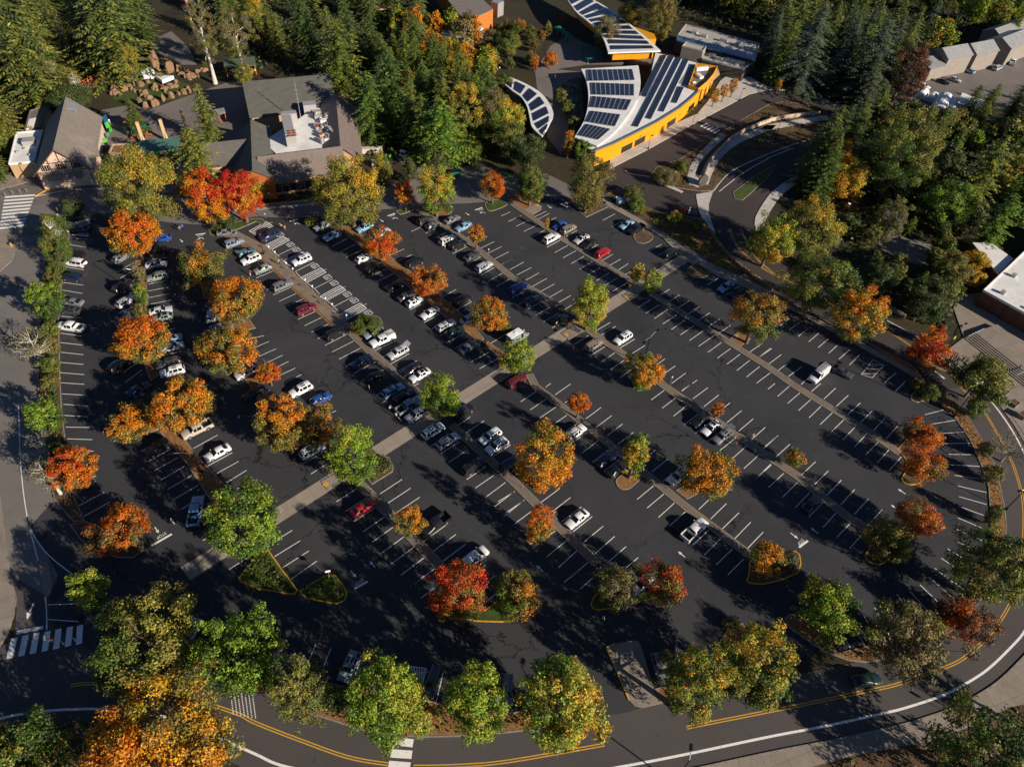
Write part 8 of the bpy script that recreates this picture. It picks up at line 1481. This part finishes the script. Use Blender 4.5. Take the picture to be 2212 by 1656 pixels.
sign('12', (640, 1690), (590, 1615), 'sign_white', 'grey box sign on a post above the yellow kerbed triangle', .8, .5, 20); sign('01', (515, 195), (500, 140), 'log', 'tall tan post in the small bed by the crosswalk', .2, .8); sign('01', (520, 245), (490, 195), 'sign_white', 'white sign post at the lower end of the small bed by the crosswalk', .35, .5); sign('01', (595, 135), (570, 85), 'sign_white', 'white sign post at the upper end of the small bed by the crosswalk', .35, .5); sign('01', (608, 385), (592, 338), 'sign_white', 'white sign post beside the hatched bays at the top left', .4, .5)
sign('00', (430, 1625), (390, 1545), 'sign_orange', 'orange diamond sign in front of the chalet', .7, .7, 20); sign('00', (615, 1570), (598, 1515), 'sign_white', 'white sign post in front of the chalet door', .4, .6); sign('31', (1275, 1500), (1320, 1430), 'sign_lime', 'lime green crossing sign under the scarlet tree', .7, .7, 30); sign('32', (1985, 75), (2050, 20), 'sign_white', 'white sign on a post beside the concrete planters', .6, .45, 30); sign('11', (2010, 560), (2008, 495), 'sign_white', 'thin sign post right of the small round street tree', .25, .4); sign('22', (785, 445), (788, 385), 'sign_white', 'thin sign post on the strip below the white SUV with roof bars', .25, .4); sign('22', (1362, 22), (1372, -60), 'sign_white', 'thin sign post on the strip below the half orange tree', .25, .4); sign('21', (450, 405), (455, 340), 'sign_white', 'thin sign post beside the white minivan on the third strip', .25, .4); sign('21', (1917, 1310), (1935, 1240), 'sign_white', 'thin sign post on the square bed of the wide olive tree', .3, .4); sign('11', (85, 232), (105, 212), 'sign_white', 'short white marker at the grass tip before the front road', .3, .3); sign('11', (125, 80), (115, 10), 'sign_white', 'sign post at the yellow kerb of the front road', .4, .5); sign('21', (228, 118), (230, 75), 'sign_orange', 'orange sign at the concrete pad', .5, .5); sign('11', (1690, 195), (1683, 125), 'sign_white', 'white sign at the yellow ramp beside the grey sedan', .4, .5); sign('22', (90, 905), (60, 830), 'sign_white', 'thin sign post on the strip left of the amber orange tree', .25, .4); sign('33', (1745, 1310), (1715, 1240), 'black', 'dark small sign on the pavement in the lower right', .5, .6, 20)
def furn(name, cat, label, p, m, parts, rz=0, grp=None):
    b = MB()
    for q in parts: b.box(*q)
    o = b.build(name, m, None); o.location = (*p, .08); o.rotation_euler = (0, 0, rz); tag(o, label, cat, grp)
furn('utility_box', 'utility box', 'green transformer box in the grass bed beside the footpath', T('21', (1055, 165)), flat('box_green', (.10, .17, .11), .6), [((0, 0, .15), (2.0, 1.7, .3)), ((0, 0, .85), (1.8, 1.5, 1.2)), ((.1, 0, 1.48), (1.9, 1.6, .08))], .7)
furn('utility_box', 'utility box', 'blue topped metal cabinet beside the footpath', T('21', (940, 105)), [M['hvac'], M['blue_paint']], [((0, 0, .7), (2.6, 1.2, 1.4)), ((0, 0, 1.44), (2.7, 1.3, .08), 0, 1), ((0, -.62, .7), (.04, .04, 1.2))], .6)
furn('utility_box', 'utility box', 'white and dark meter cabinet beside the blue topped cabinet', T('21', (890, 85)), [M['black'], M['white_paint']], [((-.5, 0, .7), (.8, .7, 1.4)), ((.4, 0, .6), (.7, .7, 1.2), 0, 1)], .6)
furn('dumpster', 'container', 'teal container beside the small service road', T('10', (1720, 1525)), [flat('container_teal', (.01, .12, .10), .6), M['black']], [((0, 0, .9), (2.6, 1.8, 1.7)), ((0, 0, 1.8), (2.7, 1.9, .1), 0, 1)], .4)
for t_, x, y, l in [('10', 2185, 1525, 'green bin at the service road, right one'), ('10', 2105, 1505, 'green bin at the service road, left one'), ('10', 1160, 1365, 'green bin beside the service ramp')]: furn('bin', 'bin', l, T(t_, (x, y)), [M['bright_green'], M['black']], [((0, 0, .55), (.7, .7, 1.1)), ((0, 0, 1.14), (.76, .76, .08), 0, 1)], .3)
furn('golf_cart', 'cart', 'white golf cart on the service ramp', T('10', (1275, 1360)), [M['white_paint'], M['black']], [((0, 0, .55), (2.4, 1.2, .5)), ((-.1, 0, 1.85), (1.9, 1.25, .08)), ((.7, .5, 1.3), (.05, .05, 1.1), 0, 1), ((.7, -.5, 1.3), (.05, .05, 1.1), 0, 1), ((-.9, .5, 1.3), (.05, .05, 1.1), 0, 1), ((-.9, -.5, 1.3), (.05, .05, 1.1), 0, 1), ((.8, .5, .25), (.5, .2, .5), 0, 1), ((.8, -.5, .25), (.5, .2, .5), 0, 1), ((-.8, .5, .25), (.5, .2, .5), 0, 1), ((-.8, -.5, .25), (.5, .2, .5), 0, 1), ((-.2, 0, 1.0), (.5, 1.0, .5), 0, 1)], -.4)
furn('hydrant', 'hydrant', 'yellow hydrant on the left pavement', T('01', (105, 475)), M['kerb_yellow'], [((0, 0, .4), (.3, .3, .8)), ((0, 0, .9), (.22, .22, .2)), ((0, 0, .6), (.6, .16, .16))], .4)
furn('kiosk', 'kiosk', 'small tan ticket machine in the bed by the crosswalk', T('01', (680, 185)), [M['log'], M['white_paint']], [((0, 0, .8), (.9, .8, 1.6)), ((0, 0, 1.64), (1.1, 1.0, .08), 0, 1)], .3)
for k, (x, y) in enumerate([(55, 45), (115, 25), (178, 15), (235, 5), (15, 300), (65, 312), (110, 330), (150, 345)]): b = MB(); b.tube((0, 0, 0), (0, 0, 1.0), .09, n=8); b.ring((0, 0), .1, .04, 1.0, 1.08, 8); o = b.build('bollard', M['metal'], None); o.location = (*T('01', (x, y)), 0.02); tag(o, 'grey bollard at the end of the zebra crossing in the top left', 'bollard', 'bollards by the top left crosswalk')
for x, y in [(410, 628), (548, 590), (652, 562)]: b = MB(); b.tube((0, 0, 0), (0, 0, .95), .06, n=8); b.ring((0, 0), .16, .12, 0, .05, 10); o = b.build('marker_post', M['white_paint'], None); o.location = (*T('03', (x, y)), .03); tag(o, 'white flexible marker post on the lower left striped crossing', 'post', 'marker posts on the lower left crossing')
p = T('03', (470, 590)); b = MB(); b.tube((0, 0, 0), (0, 0, 1.0), .05, n=8); b.tube((0, -.03, 1.25), (0, .03, 1.25), .38, n=18, mi=1); b.box((0, -.05, 1.25), (.55, .04, .14), 0, 2); o = b.build('round_sign', [M['metal'], M['sign_red'], M['white_paint']], None); o.location = (*p, .03); o.rotation_euler = (0, 0, .3); tag(o, 'red and white round sign standing on the lower left striped crossing', 'sign')
for k, (x, y) in enumerate([(2025, 92), (2112, 188), (2185, 292), (1945, 0)]):
    p = T('32', (x, y)); o = empty('planter', (*p, .09), .65, ['concrete planter, upper one on the pavement at the right', 'concrete planter, second from the top on the pavement at the right', 'concrete planter with a spilling bush at the right frame edge', 'concrete planter half under the olive green tree by the steps'][k], 'planter', 'concrete planters')
    b = MB(); q = [(-.75, -.75), (.75, -.75), (.75, .75), (-.75, .75)]; b.prism(q, 0, .85); b.ribbon(q + [q[0]], .16, .85, 0, .12); b.build('tub', M['conc'], o); b = MB(); b.sheet([(-.68, -.68), (.68, -.68), (.68, .68), (-.68, .68)], .9); b.build('soil', M['soil'], o)
# ------------------------------------------------------------------ people
SK = flat('skin', (0.42, 0.24, 0.16), 0.6); HAIR = flat('hair', (0.03, 0.018, 0.012), 0.7)
def skin_mesh(name, verts, edges, root, sub=1):
    me = bpy.data.meshes.new(name); me.from_pydata([v[:3] for v in verts], edges, []); o = bpy.data.objects.new(name, me); COL.objects.link(o)
    o.modifiers.new('s', 'SKIN'); 
    if not me.skin_vertices: return None
    for k, v in enumerate(verts): me.skin_vertices[0].data[k].radius = (v[3], v[3]); me.skin_vertices[0].data[k].use_root = (k == root)
    s = o.modifiers.new('d', 'SUBSURF'); s.levels = sub; s.render_levels = sub
    dg = bpy.context.evaluated_depsgraph_get(); dg.update()
    r = bpy.data.meshes.new_from_object(o.evaluated_get(dg)); r.name = name; bpy.data.objects.remove(o); bpy.data.meshes.remove(me)
    r.polygons.foreach_set('use_smooth', [True] * len(r.polygons)); return r
def person_mesh(pose):
    st = {'stand': (0, 0, 0), 'walk': (.28, -.26, .22), 'reach': (.05, -.05, .42)}[pose]
    V_, E_ = [], []
    def add(x, y, z, r, par=None):
        V_.append((x, y, z, r)); k = len(V_) - 1
        if par is not None: E_.append((par, k))
        return k
    pv = add(0, 0, .95, .145); sp_ = add(0, 0, 1.15, .13, pv); ch = add(.01 + st[2] * .2, 0, 1.36, .15, sp_); nk = add(.02 + st[2] * .3, 0, 1.50, .058, ch); jw = add(.05 + st[2] * .32, 0, 1.575, .074, nk); hd = add(.035 + st[2] * .34, 0, 1.655, .096, jw); add(.02 + st[2] * .34, 0, 1.735, .07, hd)
    add(.145 + st[2] * .34, 0, 1.63, .018, hd)
    for s in (-1, 1):
        sw = (st[2] if pose != 'walk' else -s * .26)
        sh = add(.0 + st[2] * .2, s * .19, 1.42, .062, ch); el = add(sw * .45, s * .25, 1.15, .046, sh)
        hx, hz = (sw, .93) if pose != 'reach' else (.5, 1.12); wr = add(hx * .95 + .02, s * .25, hz + .02, .032, el); pm = add(hx + .03, s * .25, hz - .06, .034, wr)
        for q, L in ((-.03, .075), (-.011, .088), (.01, .083), (.03, .066)):
            f1 = add(hx + .035 + q, s * .252, hz - .11, .0095, pm); add(hx + .05 + q, s * .245, hz - .11 - L, .008, f1)
        t1 = add(hx + .075, s * .235, hz - .07, .010, pm); add(hx + .10, s * .225, hz - .115, .0085, t1)
        lx = st[0] if s > 0 else st[1]; hp = add(0, s * .095, .88, .098, pv); kn = add(lx * .55 + .03, s * .1, .49, .064, hp); an = add(lx - .02, s * .1, .09 + (.06 if pose == 'walk' and lx < 0 else 0), .042, kn); add(lx + .15, s * .11, .045 + (.0 if lx >= 0 else .03), .04, an)
    me = skin_mesh('person', V_, E_, 0)
    mi = []
    for f in me.polygons:
        c = f.center
        if c.z > 1.49: k = 0
        elif c.z < .11: k = 3
        elif abs(c.y) > .2 and c.z < 1.12: k = 0
        elif c.z > .93 or abs(c.y) > .19: k = 1
        else: k = 2
        mi.append(k)
    for m_ in (SK, M['white_paint'], M['blue_paint'], M['black']): me.materials.append(m_)
    me.polygons.foreach_set('material_index', mi)
    bm = bmesh.new(); bmesh.ops.create_uvsphere(bm, u_segments=12, v_segments=8, radius=.108); hx = st[2] * .34
    bmesh.ops.delete(bm, geom=[v for v in bm.verts if v.co.z < -.03 and v.co.x > -.02 or v.co.z < -.08], context='VERTS')
    for v in bm.verts: v.co = Vector((v.co.x + .022 + hx, v.co.y, v.co.z + 1.685))
    hm = bpy.data.meshes.new('hair'); bm.to_mesh(hm); bm.free(); hm.materials.append(HAIR); hm.polygons.foreach_set('use_smooth', [True] * len(hm.polygons)); return me, hm
PM = {k: person_mesh(k) for k in ('stand', 'walk', 'reach')}
CLO = {}
def cloth(c):
    if c not in CLO: CLO[c] = flat('cloth', c, 0.85)
    return CLO[c]
def person(t_, x, y, rz, pose, top, leg, label, s=1.0):
    me, hm = PM[pose]; o = link('person', me); o.location = (*T(t_, (x, y)), .04); o.rotation_euler = (0, 0, math.radians(rz)); o.scale = (s, s, s); tag(o, label, 'person')
    for k, c in ((1, top), (2, leg)): o.material_slots[k].link = 'OBJECT'; o.material_slots[k].material = cloth(c)
    link('hair', hm, o)
Wt, Bk, Gy, Nv, Rd, Og, Jn, Tn = (.7, .7, .68), (.02, .02, .022), (.2, .2, .21), (.02, .04, .12), (.45, .02, .03), (.6, .2, .04), (.06, .10, .22), (.4, .28, .18)
for q in [('01', 1585, 330, -60, 'walk', (.03, .10, .5), Bk, 'person in a bright blue top walking in the upper left aisle'), ('01', 1562, 345, -60, 'walk', Gy, Jn, 'person in grey walking left of the one in the bright blue top'), ('01', 1525, 935, 60, 'walk', Bk, Jn, 'person in dark clothes in the shaded aisle, left of two'), ('01', 1560, 940, 60, 'walk', Nv, Bk, 'person in navy in the shaded aisle, right of two'), ('01', 1540, 250, 120, 'walk', Bk, Bk, 'person in black at the front road beneath the red trees'),
          ('11', 255, 340, -40, 'walk', Og, Jn, 'person in an orange top and jeans walking above the accessible bays'), ('11', 205, 635, 130, 'walk', Tn, Bk, 'person in a tan top walking on the boardwalk'), ('01', 2165, 730, 40, 'reach', Rd, Wt, 'person in red and white at the grey green hatchback'), ('11', 78, 700, 120, 'stand', Wt, Jn, 'person in white beside the open door of the grey green hatchback'), ('11', 1575, 440, 40, 'reach', Rd, Bk, 'person in red behind the white SUV with roof rails'), ('11', 1630, 500, 60, 'stand', Wt, Gy, 'person in white behind the black SUV on the second strip'),
          ('11', 1322, 1360, 225, 'reach', Rd, Nv, 'person in red and blue at the open tailgate of the silver SUV'), ('12', 980, 65, 30, 'stand', Tn, Bk, 'person in brown beside the black hatchback in shade'), ('12', 1155, 240, 30, 'reach', Wt, Bk, 'person in white at the back of the blue pickup'), ('12', 1212, 300, 60, 'stand', Wt, Jn, 'person in white with a tan dog below the blue pickup'), ('12', 1412, 285, 180, 'reach', Og, Tn, 'person in orange at the open door of the silver SUV'), ('12', 1415, 365, 150, 'stand', Bk, Gy, 'person in black below the silver SUV with the open door'),
          ('22', 1912, 505, 140, 'reach', Gy, Bk, 'person in grey beside the grey SUV with the raised tailgate'), ('22', 1925, 550, 160, 'stand', (.4, .02, .12), Bk, 'person in crimson beside the grey SUV with the raised tailgate'), ('22', 2070, 475, -20, 'walk', Wt, Tn, 'person in white walking right of the raised tailgate'), ('23', 785, 385, -60, 'walk', Gy, Wt, 'person in grey and white walking below the crimson tree island'), ('23', 1060, 985, -90, 'walk', Bk, Wt, 'person in black and white on the concrete island, left of two'), ('23', 1095, 980, -90, 'walk', Bk, Bk, 'person in black on the concrete island, right of two'), ('33', 1385, 1355, 160, 'walk', Og, Tn, 'person in orange walking on the lower right pavement'),
          ('21', 362, 1130, 40, 'reach', Rd, Wt, 'person in red behind the black hatchback by the tall yellow tree'), ('02', 2078, 325, -60, 'walk', (.2, .25, .6), Nv, 'person in pale blue in the shaded aisle beside the golden olive dome'), ('00', 1050, 1085, -90, 'walk', Rd, Nv, 'person in red in the zoo forecourt beside the booth'), ('00', 955, 1075, -60, 'walk', Wt, Wt, 'person in white in the zoo forecourt near the chalet'), ('20', 370, 690, 0, 'stand', (.05, .15, .5), Wt, 'person in blue on the shaded zoo plaza')]: person(*q)
# dog: deep chest, tucked belly, jointed legs
DV, DE = [], []
def da(x, y, z, r, par=None):
    DV.append((x, y, z, r)); k = len(DV) - 1
    if par is not None: DE.append((par, k))
    return k
hip = da(-.25, 0, .5, .085); bel = da(-.05, 0, .5, .085, hip); che = da(.2, 0, .48, .115, bel); ne = da(.33, 0, .62, .065, che); he = da(.42, 0, .72, .07, ne); da(.56, 0, .69, .035, he); da(-.45, 0, .62, .02, hip)
for s in (-1, 1): f_ = da(.21, s * .09, .33, .045, che); g_ = da(.2, s * .09, .17, .026, f_); h_ = da(.21, s * .09, .03, .024, g_); k_ = da(-.2, s * .09, .34, .055, hip); h2 = da(-.32, s * .09, .2, .026, k_); h3 = da(-.29, s * .09, .03, .023, h2); da(.40, s * .06, .81, .022, he)
dm = skin_mesh('dog', DV, DE, 0); dm.materials.append(cloth(Tn)); o = link('dog', dm); o.location = (*T('12', (1245, 325)), .03); o.rotation_euler = (0, 0, 2.4); tag(o, 'tan dog beside the person in white below the blue pickup', 'dog')
# rooted bits of the court planting and flowers along the golden wall
scatter('court_planting', [T('20', [(420, 760), (500, 690), (620, 660), (640, 850), (600, 1000), (520, 1120), (450, 1000), (410, 880)])], 8, .26, 'dark', 1.2, 21, label='dark planting in the round court left of the curved solar roof')
scatter('wall_planting', [T('20', [(760, 1345), (1050, 1215), (1200, 1140), (1440, 1000), (1560, 960), (1600, 900), (1590, 960), (1450, 1035), (1200, 1195), (1050, 1270), (850, 1360)])], 13, .26, 'greenolive', 2.6, 22, label='green planting at the foot of the golden wall')
